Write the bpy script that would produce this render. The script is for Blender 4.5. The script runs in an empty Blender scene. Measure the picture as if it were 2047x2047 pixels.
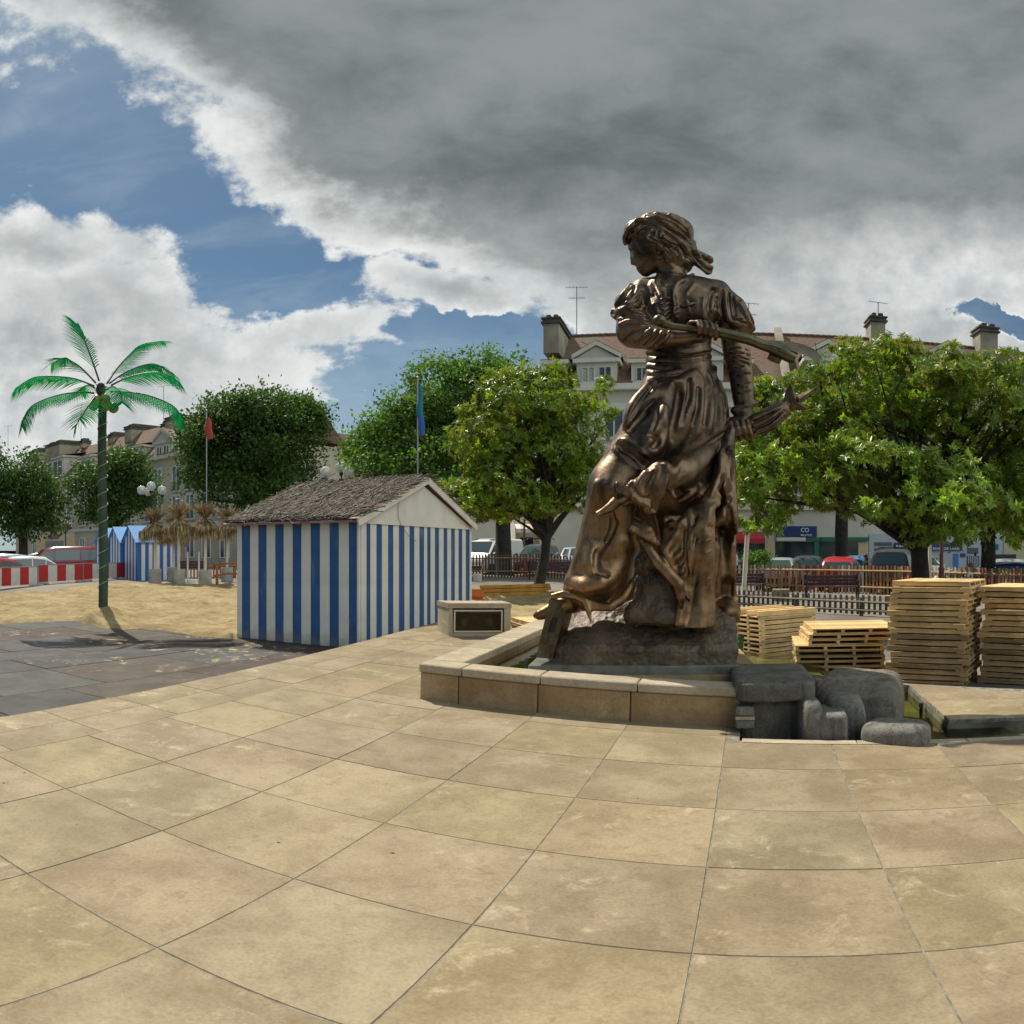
import bpy, bmesh, math, random
import numpy as np
from mathutils import Vector, Matrix, Quaternion
import openvdb

S = bpy.context.scene
COL = S.collection
PI = math.pi
random.seed(7)

# ------------------------------------------------------------------ camera
# the photograph is a crop of a stitched spherical panorama: K pixels per radian (of the 2047 px picture)
K = 1466.0
HY = 1100.0                 # image row of the horizon
EYE = 1.75
cam_data = bpy.data.cameras.new('camera')
cam_data.type = 'PANO'
cam_data.panorama_type = 'EQUIRECTANGULAR'
cam_data.longitude_min = -1023.5 / K
cam_data.longitude_max = 1023.5 / K
cam_data.latitude_max = HY / K
cam_data.latitude_min = -(2047.0 - HY) / K
cam_data.clip_start = 0.05
cam_data.clip_end = 5000.0
cam = bpy.data.objects.new('camera', cam_data)
cam.location = (0, 0, EYE)
cam.rotation_euler = (PI / 2, 0, 0)
COL.objects.link(cam)
S.camera = cam

# ------------------------------------------------------------------ light
SUN_AZ = -0.72              # azimuth of the sun, measured from +Y towards +X
SUN_EL = math.radians(54)
sd = Vector((math.sin(SUN_AZ) * math.cos(SUN_EL), math.cos(SUN_AZ) * math.cos(SUN_EL), math.sin(SUN_EL)))
sun_data = bpy.data.lights.new('sun', 'SUN')
sun_data.energy = 4.4
sun_data.angle = math.radians(0.6)
sun_data.color = (1.0, 0.93, 0.80)
sun = bpy.data.objects.new('sun', sun_data)
sun.rotation_euler = (-sd).to_track_quat('-Z', 'Y').to_euler()
sun.location = (0, 0, 60)
COL.objects.link(sun)

S.view_settings.view_transform = 'Standard'
S.view_settings.look = 'None'
S.view_settings.exposure = 0.36
S.view_settings.gamma = 1.0
S.view_settings.use_curve_mapping = False
S.render.engine = 'CYCLES'
S.cycles.max_bounces = 6
S.cycles.diffuse_bounces = 3
S.cycles.transparent_max_bounces = 8
S.cycles.use_denoising = True


class NT:
    """small helper that writes node trees as expressions"""
    def __init__(self, tree):
        self.t = tree
        self.n = tree.nodes
        self.l = tree.links

    def new(self, typ, **kw):
        n = self.n.new(typ)
        for k, v in kw.items():
            setattr(n, k, v)
        return n

    def put(self, sock, v):
        if hasattr(v, 'is_output'):
            self.l.new(v, sock)
        elif v is not None:
            if isinstance(v, (tuple, list)) and len(v) == 3 and sock.type == 'RGBA':
                v = tuple(v) + (1.0,)
            sock.default_value = v

    def m(self, op, a, b=None, c=None, clamp=False):
        n = self.new('ShaderNodeMath', operation=op, use_clamp=clamp)
        self.put(n.inputs[0], a)
        if b is not None: self.put(n.inputs[1], b)
        if c is not None: self.put(n.inputs[2], c)
        return n.outputs[0]

    def add(self, a, b): return self.m('ADD', a, b)
    def sub(self, a, b): return self.m('SUBTRACT', a, b)
    def mul(self, a, b): return self.m('MULTIPLY', a, b)

    def step(self, x, lo, hi):
        n = self.new('ShaderNodeMapRange', interpolation_type='SMOOTHSTEP')
        self.put(n.inputs['Value'], x)
        self.put(n.inputs['From Min'], lo); self.put(n.inputs['From Max'], hi)
        return n.outputs[0]

    def lin(self, x, a, b, c, d):
        n = self.new('ShaderNodeMapRange')
        self.put(n.inputs['Value'], x)
        for k, v in zip(('From Min', 'From Max', 'To Min', 'To Max'), (a, b, c, d)):
            self.put(n.inputs[k], v)
        return n.outputs[0]

    def mix(self, f, a, b, blend='MIX'):
        n = self.new('ShaderNodeMix', data_type='RGBA', blend_type=blend)
        self.put(n.inputs[0], f); self.put(n.inputs[6], a); self.put(n.inputs[7], b)
        return n.outputs[2]

    def noise(self, vec, scale, detail=4, rough=0.55, dist=0.0, out='Fac'):
        n = self.new('ShaderNodeTexNoise')
        self.put(n.inputs['Vector'], vec)
        n.inputs['Scale'].default_value = scale
        n.inputs['Detail'].default_value = detail
        n.inputs['Roughness'].default_value = rough
        n.inputs['Distortion'].default_value = dist
        return n.outputs[out]

    def vec(self, x, y, z):
        n = self.new('ShaderNodeCombineXYZ')
        for i, v in enumerate((x, y, z)): self.put(n.inputs[i], v)
        return n.outputs[0]

    def xyz(self, v):
        n = self.new('ShaderNodeSeparateXYZ'); self.l.new(v, n.inputs[0])
        return n.outputs[0], n.outputs[1], n.outputs[2]

    def mapping(self, v, scale=(1, 1, 1), rot=(0, 0, 0), loc=(0, 0, 0)):
        n = self.new('ShaderNodeMapping')
        self.l.new(v, n.inputs[0])
        n.inputs['Scale'].default_value = scale
        n.inputs['Rotation'].default_value = rot
        n.inputs['Location'].default_value = loc
        return n.outputs[0]

    def ramp(self, f, stops):
        n = self.new('ShaderNodeValToRGB')
        self.put(n.inputs[0], f)
        e = n.color_ramp.elements
        while len(e) < len(stops): e.new(0.5)
        for i, (p, c) in enumerate(stops):
            e[i].position = p
            e[i].color = tuple(c) + (1.0,)
        return n.outputs[0]


# ------------------------------------------------------------------ sky (world)
W = bpy.data.worlds.new('World')
S.world = W
W.use_nodes = True
W.node_tree.nodes.clear()
nt = NT(W.node_tree)
sky = nt.new('ShaderNodeTexSky', sky_type='NISHITA')
sky.sun_disc = False
sky.sun_elevation = SUN_EL
sky.sun_rotation = SUN_AZ
sky.air_density = 1.0
sky.dust_density = 0.6
sky.ozone_density = 1.5
dirv = nt.new('ShaderNodeTexCoord').outputs['Generated']
dx, dy, dz = nt.xyz(dirv)
az0 = nt.m('ARCTAN2', dx, dy)
el0 = nt.m('ARCSINE', dz)
wob1 = nt.noise(dirv, 2.3, 5, 0.6, out='Color'); wob2 = nt.noise(dirv, 7.0, 6, 0.65, out='Color')
wx, wy, wz = nt.xyz(wob1); vx, vy, vz = nt.xyz(wob2)
az = nt.add(az0, nt.add(nt.mul(nt.sub(wx, 0.5), 0.20), nt.mul(nt.sub(vx, 0.5), 0.10)))
el = nt.add(el0, nt.add(nt.mul(nt.sub(wy, 0.5), 0.16), nt.mul(nt.sub(vy, 0.5), 0.10)))


def sky_px(x, y):
    return (x - 1023.5) / K, (HY - y) / K


def blob(x, y, rx, ry, rot=0.0):
    """soft elliptical bank of cloud (or gap) centred on a direction; 1 in its middle, falling below 0 outside"""
    cx, cy = sky_px(x, y)
    a = nt.sub(az, cx); b = nt.sub(el, cy)
    c, s = math.cos(rot), math.sin(rot)
    p = nt.add(nt.mul(a, c), nt.mul(b, s)); q = nt.sub(nt.mul(b, c), nt.mul(a, s))
    p = nt.mul(p, K / rx); q = nt.mul(q, K / ry)
    return nt.sub(1.0, nt.m('SQRT', nt.add(nt.mul(p, p), nt.mul(q, q))))


def halfplane(x0, y0, x1, y1, width):
    """signed distance to the great bank's edge, in units of width px, positive above and to the right"""
    ax, ay = sky_px(x0, y0); bx, by = sky_px(x1, y1)
    L = math.hypot(bx - ax, by - ay)
    nx, ny = -(by - ay) / L, (bx - ax) / L
    d = nt.add(nt.mul(nt.sub(az, ax), nx), nt.mul(nt.sub(el, ay), ny))
    return nt.mul(d, K / width)


# cloud noise lives on a flat layer, so that it foreshortens towards the horizon
inv = nt.m('DIVIDE', 1.0, nt.m('MAXIMUM', nt.add(dz, 0.22), 0.05))
lay = nt.vec(nt.mul(dx, inv), nt.mul(dy, inv), nt.mul(dz, 0.6))
n_big = nt.sub(nt.noise(lay, 1.7, 3, 0.5), 0.5)
n_mid = nt.sub(nt.noise(lay, 4.6, 9, 0.62, 0.15), 0.5)
n_fine = nt.sub(nt.noise(dirv, 16.0, 8, 0.62), 0.5)
bank = halfplane(0, 40, 690, 470, 300)
bank = nt.m('MINIMUM', bank, 1.5)
low = nt.mul(blob(130, 720, 560, 245, 0.04), 1.05)
low2 = nt.mul(blob(60, 470, 330, 95, 0.0), 0.55)
mid = nt.mul(blob(900, 560, 250, 75, 0.0), 0.8)
low3 = nt.mul(blob(610, 650, 260, 75, 0.1), 0.55)
field = nt.m('MAXIMUM', nt.m('MAXIMUM', nt.m('MAXIMUM', bank, low3), low), nt.m('MAXIMUM', low2, mid))
field = nt.sub(field, nt.mul(nt.m('MAXIMUM', blob(960, 665, 190, 60), 0.0), 1.6))
field = nt.sub(field, nt.mul(nt.m('MAXIMUM', blob(2010, 650, 170, 52, -0.15), 0.0), 3.0))
field = nt.sub(field, nt.mul(nt.m('MAXIMUM', blob(560, 540, 260, 150, -0.4), 0.0), 0.5))
field = nt.add(field, nt.add(nt.mul(n_big, 0.35), nt.add(nt.mul(n_mid, 1.08), nt.mul(n_fine, 0.48))))
cover = nt.step(field, -0.04, 0.17)
wisps = nt.mul(nt.step(nt.noise(nt.mapping(lay, (1.0, 2.4, 1.0), (0, 0, 0.7)), 3.0, 7, 0.6, 0.4), 0.45, 0.8), 0.16)
cover = nt.m('MAXIMUM', cover, wisps)
# light through the cloud: thin edges are white, the deep middle of the bank is grey
thick = nt.add(field, nt.add(nt.mul(n_mid, 0.35), nt.mul(n_big, 0.5)))
core = nt.mul(nt.step(thick, 0.10, 0.62), nt.lin(nt.add(nt.step(bank, 0.0, 0.5), nt.mul(nt.step(el, 0.1, 0.3), 0.25)), 0.0, 1.0, 0.62, 1.0))
# the base of the bank is lit from the open sky beyond, so it pales towards the horizon
core = nt.mul(core, nt.sub(1.0, nt.mul(nt.m('MAXIMUM', blob(1900, 570, 520, 170), 0.0), 0.95)))
core = nt.mul(core, nt.lin(nt.add(el, nt.mul(n_big, 0.30)), 0.20, 0.50, 0.30, 1.0))
edge_col = nt.mix(nt.step(nt.add(n_fine, nt.mul(n_mid, 0.6)), -0.25, 0.25), (4.3, 4.6, 4.7), (7.2, 7.3, 7.1))
deep_col = nt.mix(nt.step(nt.add(n_mid, nt.mul(n_big, 1.0)), -0.3, 0.3), (1.00, 1.18, 1.22), (2.25, 2.48, 2.48))
# towards the sun the bank is seen from its shaded side; away from it the unseen clouds are brightened to fill the shade
sunward = nt.add(nt.mul(dx, math.sin(SUN_AZ)), nt.mul(dy, math.cos(SUN_AZ)))
lit = nt.lin(sunward, -0.8, 0.05, 6.0, 1.0)
deep_col = nt.mix(1.0, deep_col, nt.vec(lit, lit, lit), 'MULTIPLY')
cloud_col = nt.mix(core, edge_col, deep_col)
blue = nt.mix(1.0, sky.outputs[0], (0.33, 0.425, 0.45), 'MULTIPLY')
haze_f = nt.mul(nt.step(nt.add(el, nt.mul(n_mid, 0.25)), 0.42, 0.05), 0.62)
blue = nt.mix(haze_f, blue, (3.6, 4.5, 5.0))
bg = nt.new('ShaderNodeBackground')
nt.l.new(nt.mix(cover, blue, cloud_col), bg.inputs['Color'])
bg.inputs['Strength'].default_value = 0.10
wo = nt.new('ShaderNodeOutputWorld')
nt.l.new(bg.outputs[0], wo.inputs[0])

# ------------------------------------------------------------------ picture rays -> places
# (used once, to read where each thing stands; everything is then built at that place in metres)


def ray(px, py):
    a = (px - 1023.5) / K
    e = (HY - py) / K
    return Vector((math.sin(a) * math.cos(e), math.cos(a) * math.cos(e), math.sin(e)))


def at(px, py, d):
    """point seen at a pixel, d metres away measured along the ground"""
    a = (px - 1023.5) / K
    return Vector((math.sin(a) * d, math.cos(a) * d, EYE + d * math.tan((HY - py) / K)))


def on_z(px, py, z=0.0):
    r = ray(px, py)
    return Vector((0, 0, EYE)) + r * ((z - EYE) / r.z)


def polar(px, d, z=0.0):
    a = (px - 1023.5) / K
    return Vector((math.sin(a) * d, math.cos(a) * d, z))


def azr(px):
    return (px - 1023.5) / K


# ------------------------------------------------------------------ objects
def tag(o, label=None, cat=None, group=None, kind=None):
    if label: o['label'] = label
    if cat: o['category'] = cat
    if group: o['group'] = group
    if kind or cat: o['kind'] = kind or 'thing'
    return o


def empty(name, loc=(0, 0, 0), rz=0.0, label=None, cat=None, group=None, parent=None):
    o = bpy.data.objects.new(name, None)
    o.empty_display_size = 0.2
    o.location = loc
    o.rotation_euler = (0, 0, rz)
    COL.objects.link(o)
    if parent: o.parent = parent
    return tag(o, label, cat, group)


def link(name, mesh, parent=None, loc=(0, 0, 0), rot=(0, 0, 0), scale=None):
    o = bpy.data.objects.new(name, mesh)
    o.location = loc
    o.rotation_euler = rot
    if scale is not None: o.scale = scale
    COL.objects.link(o)
    if parent: o.parent = parent
    return o


def text_mesh(name, cu, parent):
    o = bpy.data.objects.new(name, cu); COL.objects.link(o)
    bpy.context.view_layer.update()
    me = bpy.data.meshes.new_from_object(o.evaluated_get(bpy.context.evaluated_depsgraph_get())); me.name = name
    bpy.data.objects.remove(o); bpy.data.curves.remove(cu)
    return link(name, me, parent)


def copy_tree(o, parent=None):
    c = o.copy()
    COL.objects.link(c)
    if parent is not None: c.parent = parent
    for ch in o.children:
        copy_tree(ch, c)
    return c


class MB:
    """collects vertices and faces, then becomes one mesh"""
    def __init__(self):
        self.v = []; self.f = []; self.mi = []; self.cur = 0

    def addv(self, pts):
        i = len(self.v)
        self.v.extend([tuple(p) for p in pts])
        return i

    def face(self, idx):
        self.f.append(tuple(idx)); self.mi.append(self.cur)

    def quad(self, a, b, c, d):
        i = self.addv((a, b, c, d)); self.face((i, i + 1, i + 2, i + 3))

    def poly(self, pts):
        i = self.addv(pts); self.face(range(i, i + len(pts)))

    def box(self, c, s, rz=0.0, bev=0.0, mat=None):
        """box of size s centred on c"""
        hx, hy, hz = s[0] / 2, s[1] / 2, s[2] / 2
        M = mat if mat is not None else Matrix.Rotation(rz, 3, 'Z')
        c = Vector(c)
        if bev <= 0:
            P = [c + M @ Vector((x * hx, y * hy, z * hz)) for z in (-1, 1) for x, y in ((-1, -1), (1, -1), (1, 1), (-1, 1))]
            i = self.addv(P)
            for q in ((3, 2, 1, 0), (4, 5, 6, 7), (0, 1, 5, 4), (1, 2, 6, 5), (2, 3, 7, 6), (3, 0, 4, 7)):
                self.face([i + k for k in q])
            return
        b = min(bev, hx * .9, hy * .9, hz * .9)
        rings = [(-hz, b), (-hz + b, 0), (hz - b, 0), (hz, b)]
        base = len(self.v)
        for z, ins in rings:
            x1, y1 = hx - ins, hy - ins
            k = b if ins == 0 else 0
            if ins == 0:
                ring = [(-x1 + b, -y1), (x1 - b, -y1), (x1, -y1 + b), (x1, y1 - b), (x1 - b, y1), (-x1 + b, y1), (-x1, y1 - b), (-x1, -y1 + b)]
            else:
                ring = [(-x1, -y1), (x1, -y1), (x1, -y1), (x1, y1), (x1, y1), (-x1, y1), (-x1, y1), (-x1, -y1)]
            self.addv([c + M @ Vector((x, y, z)) for x, y in ring])
        for r in range(3):
            for k in range(8):
                a0 = base + r * 8 + k; a1 = base + r * 8 + (k + 1) % 8
                self.face((a0, a1, a1 + 8, a0 + 8))
        self.face([base + k for k in (6, 4, 2, 0)])
        self.face([base + 24 + k for k in (0, 2, 4, 6)])

    def tube(self, pts, rad, n=8, cap=True, flat=None):
        """tube along pts; rad a number or one per point; flat=(vector, factor) squashes it"""
        pts = [Vector(p) for p in pts]
        if not hasattr(rad, '__len__'): rad = [rad] * len(pts)
        base = len(self.v)
        up = None
        for i, p in enumerate(pts):
            t = (pts[min(i + 1, len(pts) - 1)] - pts[max(i - 1, 0)])
            if t.length < 1e-9: t = Vector((0, 0, 1))
            t.normalize()
            if up is None:
                up = Vector((0, 0, 1)) if abs(t.z) < 0.9 else Vector((1, 0, 0))
            s = t.cross(up)
            if s.length < 1e-6: s = t.cross(Vector((1, 0.3, 0.2)))
            s.normalize()
            up = s.cross(t).normalized()
            for k in range(n):
                a = 2 * PI * k / n
                o = s * math.cos(a) * rad[i] + up * math.sin(a) * rad[i]
                if flat: o = o - flat[0] * o.dot(flat[0]) * (1 - flat[1])
                self.v.append(tuple(p + o))
        for i in range(len(pts) - 1):
            for k in range(n):
                a = base + i * n + k; b = base + i * n + (k + 1) % n
                self.face((a, b, b + n, a + n))
        if cap:
            self.face([base + k for k in range(n)][::-1])
            self.face([base + (len(pts) - 1) * n + k for k in range(n)])

    def lathe(self, prof, c=(0, 0, 0), n=16):
        """profile of (radius, z) turned about the vertical through c"""
        base = len(self.v)
        for r, z in prof:
            for k in range(n):
                a = 2 * PI * k / n
                self.v.append((c[0] + r * math.cos(a), c[1] + r * math.sin(a), c[2] + z))
        for i in range(len(prof) - 1):
            for k in range(n):
                a = base + i * n + k; b = base + i * n + (k + 1) % n
                self.face((a, b, b + n, a + n))
        if prof[0][0] > 1e-4: self.face([base + k for k in range(n)][::-1])
        if prof[-1][0] > 1e-4: self.face([base + (len(prof) - 1) * n + k for k in range(n)])

    def sphere(self, c, r, n=12, m=8):
        if not hasattr(r, '__len__'): r = (r, r, r)
        base = len(self.v)
        for i in range(m + 1):
            th = PI * i / m
            for k in range(n):
                a = 2 * PI * k / n
                self.v.append((c[0] + r[0] * math.sin(th) * math.cos(a), c[1] + r[1] * math.sin(th) * math.sin(a), c[2] - r[2] * math.cos(th)))
        for i in range(m):
            for k in range(n):
                a = base + i * n + k; b = base + i * n + (k + 1) % n
                self.face((a, b, b + n, a + n))

    def prism(self, poly, vec):
        """polygon pushed along vec (closed solid)"""
        n = len(poly)
        vec = Vector(vec)
        i = self.addv(poly)
        j = self.addv([Vector(p) + vec for p in poly])
        self.face([i + k for k in range(n)][::-1])
        self.face([j + k for k in range(n)])
        for k in range(n):
            self.face((i + k, i + (k + 1) % n, j + (k + 1) % n, j + k))

    def mesh(self, name, mat, smooth=False, angle=None):
        me = bpy.data.meshes.new(name)
        me.from_pydata(self.v, [], self.f)
        mats = mat if isinstance(mat, (list, tuple)) else [mat]
        for m in mats: me.materials.append(m)
        if len(mats) > 1: me.polygons.foreach_set('material_index', self.mi)
        bm = bmesh.new(); bm.from_mesh(me)
        bmesh.ops.remove_doubles(bm, verts=bm.verts, dist=1e-5)
        bmesh.ops.recalc_face_normals(bm, faces=bm.faces)
        bm.to_mesh(me); bm.free()
        if smooth:
            me.polygons.foreach_set('use_smooth', [True] * len(me.polygons))
            if angle: me.set_sharp_from_angle(angle=math.radians(angle))
        me.update()
        return me

    def build(self, name, mat, parent=None, smooth=False, angle=None, loc=(0, 0, 0), rot=(0, 0, 0)):
        return link(name, self.mesh(name, mat, smooth, angle), parent, loc, rot)


def fast_mesh(name, verts, faces_flat, nside, mat, smooth=False):
    """big meshes straight from numpy (all faces with nside corners)"""
    me = bpy.data.meshes.new(name)
    nv = len(verts); nf = len(faces_flat) // nside
    me.vertices.add(nv); me.loops.add(nf * nside); me.polygons.add(nf)
    me.vertices.foreach_set('co', np.asarray(verts, np.float32).ravel())
    me.loops.foreach_set('vertex_index', np.asarray(faces_flat, np.int32))
    me.polygons.foreach_set('loop_start', np.arange(nf, dtype=np.int32) * nside)
    if smooth: me.polygons.foreach_set('use_smooth', np.ones(nf, bool))
    me.update(calc_edges=True)
    for m in (mat if isinstance(mat, (list, tuple)) else [mat]): me.materials.append(m)
    return me


# value noise for meshes
_rng = np.random.default_rng(11)
_LAT = _rng.random((32, 32, 32)).astype(np.float32)


def vnoise(P, scale, seed=0):
    q = np.asarray(P, np.float64) * scale + seed * 7.31
    i = np.floor(q).astype(int); f = q - i
    f = f * f * (3 - 2 * f)
    r = 0
    for a in (0, 1):
        for b in (0, 1):
            for c in (0, 1):
                w = (f[:, 0] if a else 1 - f[:, 0]) * (f[:, 1] if b else 1 - f[:, 1]) * (f[:, 2] if c else 1 - f[:, 2])
                r = r + w * _LAT[(i[:, 0] + a) % 32, (i[:, 1] + b) % 32, (i[:, 2] + c) % 32]
    return r - 0.5


def fbm(P, scale, octs=4, seed=0):
    r = 0; a = 1.0
    for k in range(octs):
        r = r + a * vnoise(P, scale * 2 ** k, seed + k); a *= 0.5
    return r


# ------------------------------------------------------------------ materials
def mat(name, col, rough=0.6, metal=0.0, var=0.0, vscale=3.0, bump=0.0, bscale=30.0, spec=0.5, col2=None, coord='Object', island=0.0, coat=0.0):
    m = bpy.data.materials.new(name)
    m.use_nodes = True
    t = NT(m.node_tree)
    b = m.node_tree.nodes['Principled BSDF']
    b.inputs['Roughness'].default_value = rough
    b.inputs['Metallic'].default_value = metal
    b.inputs['Specular IOR Level'].default_value = spec
    if coat: b.inputs['Coat Weight'].default_value = coat
    c = tuple(col) + (1.0,)
    b.inputs['Base Color'].default_value = c
    co = t.new('ShaderNodeTexCoord').outputs[coord]
    out = None
    if col2 is not None or var:
        hi = col2 if col2 is not None else tuple(min(1, x * (1 + var)) for x in col)
        lo = col if col2 is not None else tuple(x * (1 - var) for x in col)
        f = t.noise(co, vscale, 6, 0.6)
        out = t.mix(t.step(f, 0.32, 0.68), lo, hi)
    if island:
        r = t.new('ShaderNodeObjectInfo').outputs['Random']
        r2 = t.new('ShaderNodeNewGeometry').outputs['Random Per Island']
        k = t.lin(t.m('FRACT', t.add(r, r2)), 0, 1, 1 - island, 1 + island)
        base = out if out is not None else c
        out = t.mix(1.0, base, t.vec(k, k, k), 'MULTIPLY')
    if out is not None: t.l.new(out, b.inputs['Base Color'])
    if bump:
        bn = t.new('ShaderNodeBump')
        bn.inputs['Strength'].default_value = bump
        bn.inputs['Distance'].default_value = 0.02
        t.l.new(t.noise(co, bscale, 5, 0.6), bn.inputs['Height'])
        t.l.new(bn.outputs[0], b.inputs['Normal'])
    return m


def leaf_mat(name, c_dark, c_light, c_under, gloss=0.4, trans=0.25, spec=0.4):
    m = bpy.data.materials.new(name); m.use_nodes = True
    t = NT(m.node_tree); b = t.n['Principled BSDF']
    g = t.new('ShaderNodeNewGeometry')
    r = g.outputs['Random Per Island']
    col = t.mix(r, c_dark, c_light)
    f = t.step(t.noise(g.outputs['Position'], .9, 3, .5), .35, .65)
    col = t.mix(1.0, col, t.mix(f, (0.75, 0.78, 0.72), (1.2, 1.18, 1.05)), 'MULTIPLY')
    if c_under is not None:
        col = t.mix(g.outputs['Backfacing'], col, c_under)
    t.l.new(col, b.inputs['Base Color'])
    b.inputs['Roughness'].default_value = gloss
    b.inputs['Specular IOR Level'].default_value = spec
    tl = t.new('ShaderNodeBsdfTranslucent'); t.l.new(t.mix(1.0, col, (1.3, 1.5, .6), 'MULTIPLY'), tl.inputs[0])
    mx = t.new('ShaderNodeMixShader'); mx.inputs[0].default_value = trans
    t.l.new(b.outputs[0], mx.inputs[1]); t.l.new(tl.outputs[0], mx.inputs[2]); t.l.new(mx.outputs[0], t.n['Material Output'].inputs[0])
    return m


# ------------------------------------------------------------------ the raised plaza: a gently falling plane paved with big slabs
P_H = 1.65
P_TH, P_U0, P_V0, P_SU, P_SV, P_PI, P_RO = -0.1393, -0.5924, 2.0322, 0.4993, 0.4932, 0.0275, -0.0328
P_AZ = (1300 - 1023.5) / K


def plz(i, j, h=0.0):
    """point of the plaza at slab coordinates (i, j), h metres above the paving"""
    gx = (i - 4) * P_SU + P_U0; gy = (j - 3) * P_SV + P_V0
    x = gx * math.cos(P_TH) - gy * math.sin(P_TH); y = gx * math.sin(P_TH) + gy * math.cos(P_TH); z = -1.0 + h / P_H
    y, z = y * math.cos(P_PI) - z * math.sin(P_PI), y * math.sin(P_PI) + z * math.cos(P_PI)
    x, z = x * math.cos(P_RO) - z * math.sin(P_RO), x * math.sin(P_RO) + z * math.cos(P_RO)
    c, s = math.cos(P_AZ), math.sin(P_AZ)
    return Vector(((x * c + y * s) * P_H, (y * c - x * s) * P_H, z * P_H + EYE))


_o = plz(0, 0); _ei = plz(1, 0) - _o; _ej = plz(0, 1) - _o; _en = _ei.cross(_ej).normalized()
if _en.z < 0: _en = -_en


def on_plaza(px, py, h=0.0):
    r = ray(px, py); o = _o + _en * h
    return Vector((0, 0, EYE)) + r * ((o - Vector((0, 0, EYE))).dot(_en) / r.dot(_en))


def ij(p):
    d = Vector(p) - _o
    a = Matrix((_ei, _ej, _en)).transposed().inverted() @ d
    return a.x, a.y


RP = Matrix((_ei.normalized(), _ej.normalized(), _en)).transposed()   # plaza axes
# ------------------------------------------------------------------ bronze statue, modelled as distance fields
ST_AZ = azr(1300); ST_D = 7.7
ST_F = Vector((math.sin(ST_AZ), math.cos(ST_AZ), 0)); ST_R = Vector((math.cos(ST_AZ), -math.sin(ST_AZ), 0))
ST_O = ST_F * ST_D                                        # ground point under the figure
VOX = 0.0072 if 'VOX_' not in globals() else VOX_


def sp(px, py, dep=0.0):
    """statue coordinates (right, away, up) of a pixel at a depth behind the statue's middle plane"""
    r = ray(px, py)
    t = (ST_D + dep) / r.dot(ST_F)
    p = Vector((0, 0, EYE)) + r * t
    return np.array((p.dot(ST_R), p.dot(ST_F) - ST_D, p.z))


class View:
    """reads measurements taken from an enlarged piece of the photograph"""
    def __init__(self, x0, y0, s): self.x0, self.y0, self.s = x0, y0, s
    def __call__(self, x, y, d=0.0): return sp(self.x0 + self.s * x, self.y0 + self.s * y, d)
    def r(self, n): return n * self.s / K * ST_D * 1.06


vH = View(1220, 410, 0.15528); vA = View(1080, 400, 0.3209); vM = View(1220, 690, 0.15528)
vL = View(1100, 960, 0.20704); vB = View(1040, 840, 0.3209)


def fast_mixed(name, P, tris, quads, material):
    me = bpy.data.meshes.new(name); nt_, nq = len(tris), len(quads)
    me.vertices.add(len(P)); me.loops.add(nt_ * 3 + nq * 4); me.polygons.add(nt_ + nq)
    me.vertices.foreach_set('co', np.asarray(P, np.float32).ravel())
    me.loops.foreach_set('vertex_index', np.concatenate([tris.ravel(), quads.ravel()]).astype(np.int32))
    me.polygons.foreach_set('loop_start', np.concatenate([np.arange(nt_) * 3, nt_ * 3 + np.arange(nq) * 4]).astype(np.int32))
    me.polygons.foreach_set('use_smooth', np.ones(nt_ + nq, bool))
    me.update(calc_edges=True); me.materials.append(material)
    return me


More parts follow.
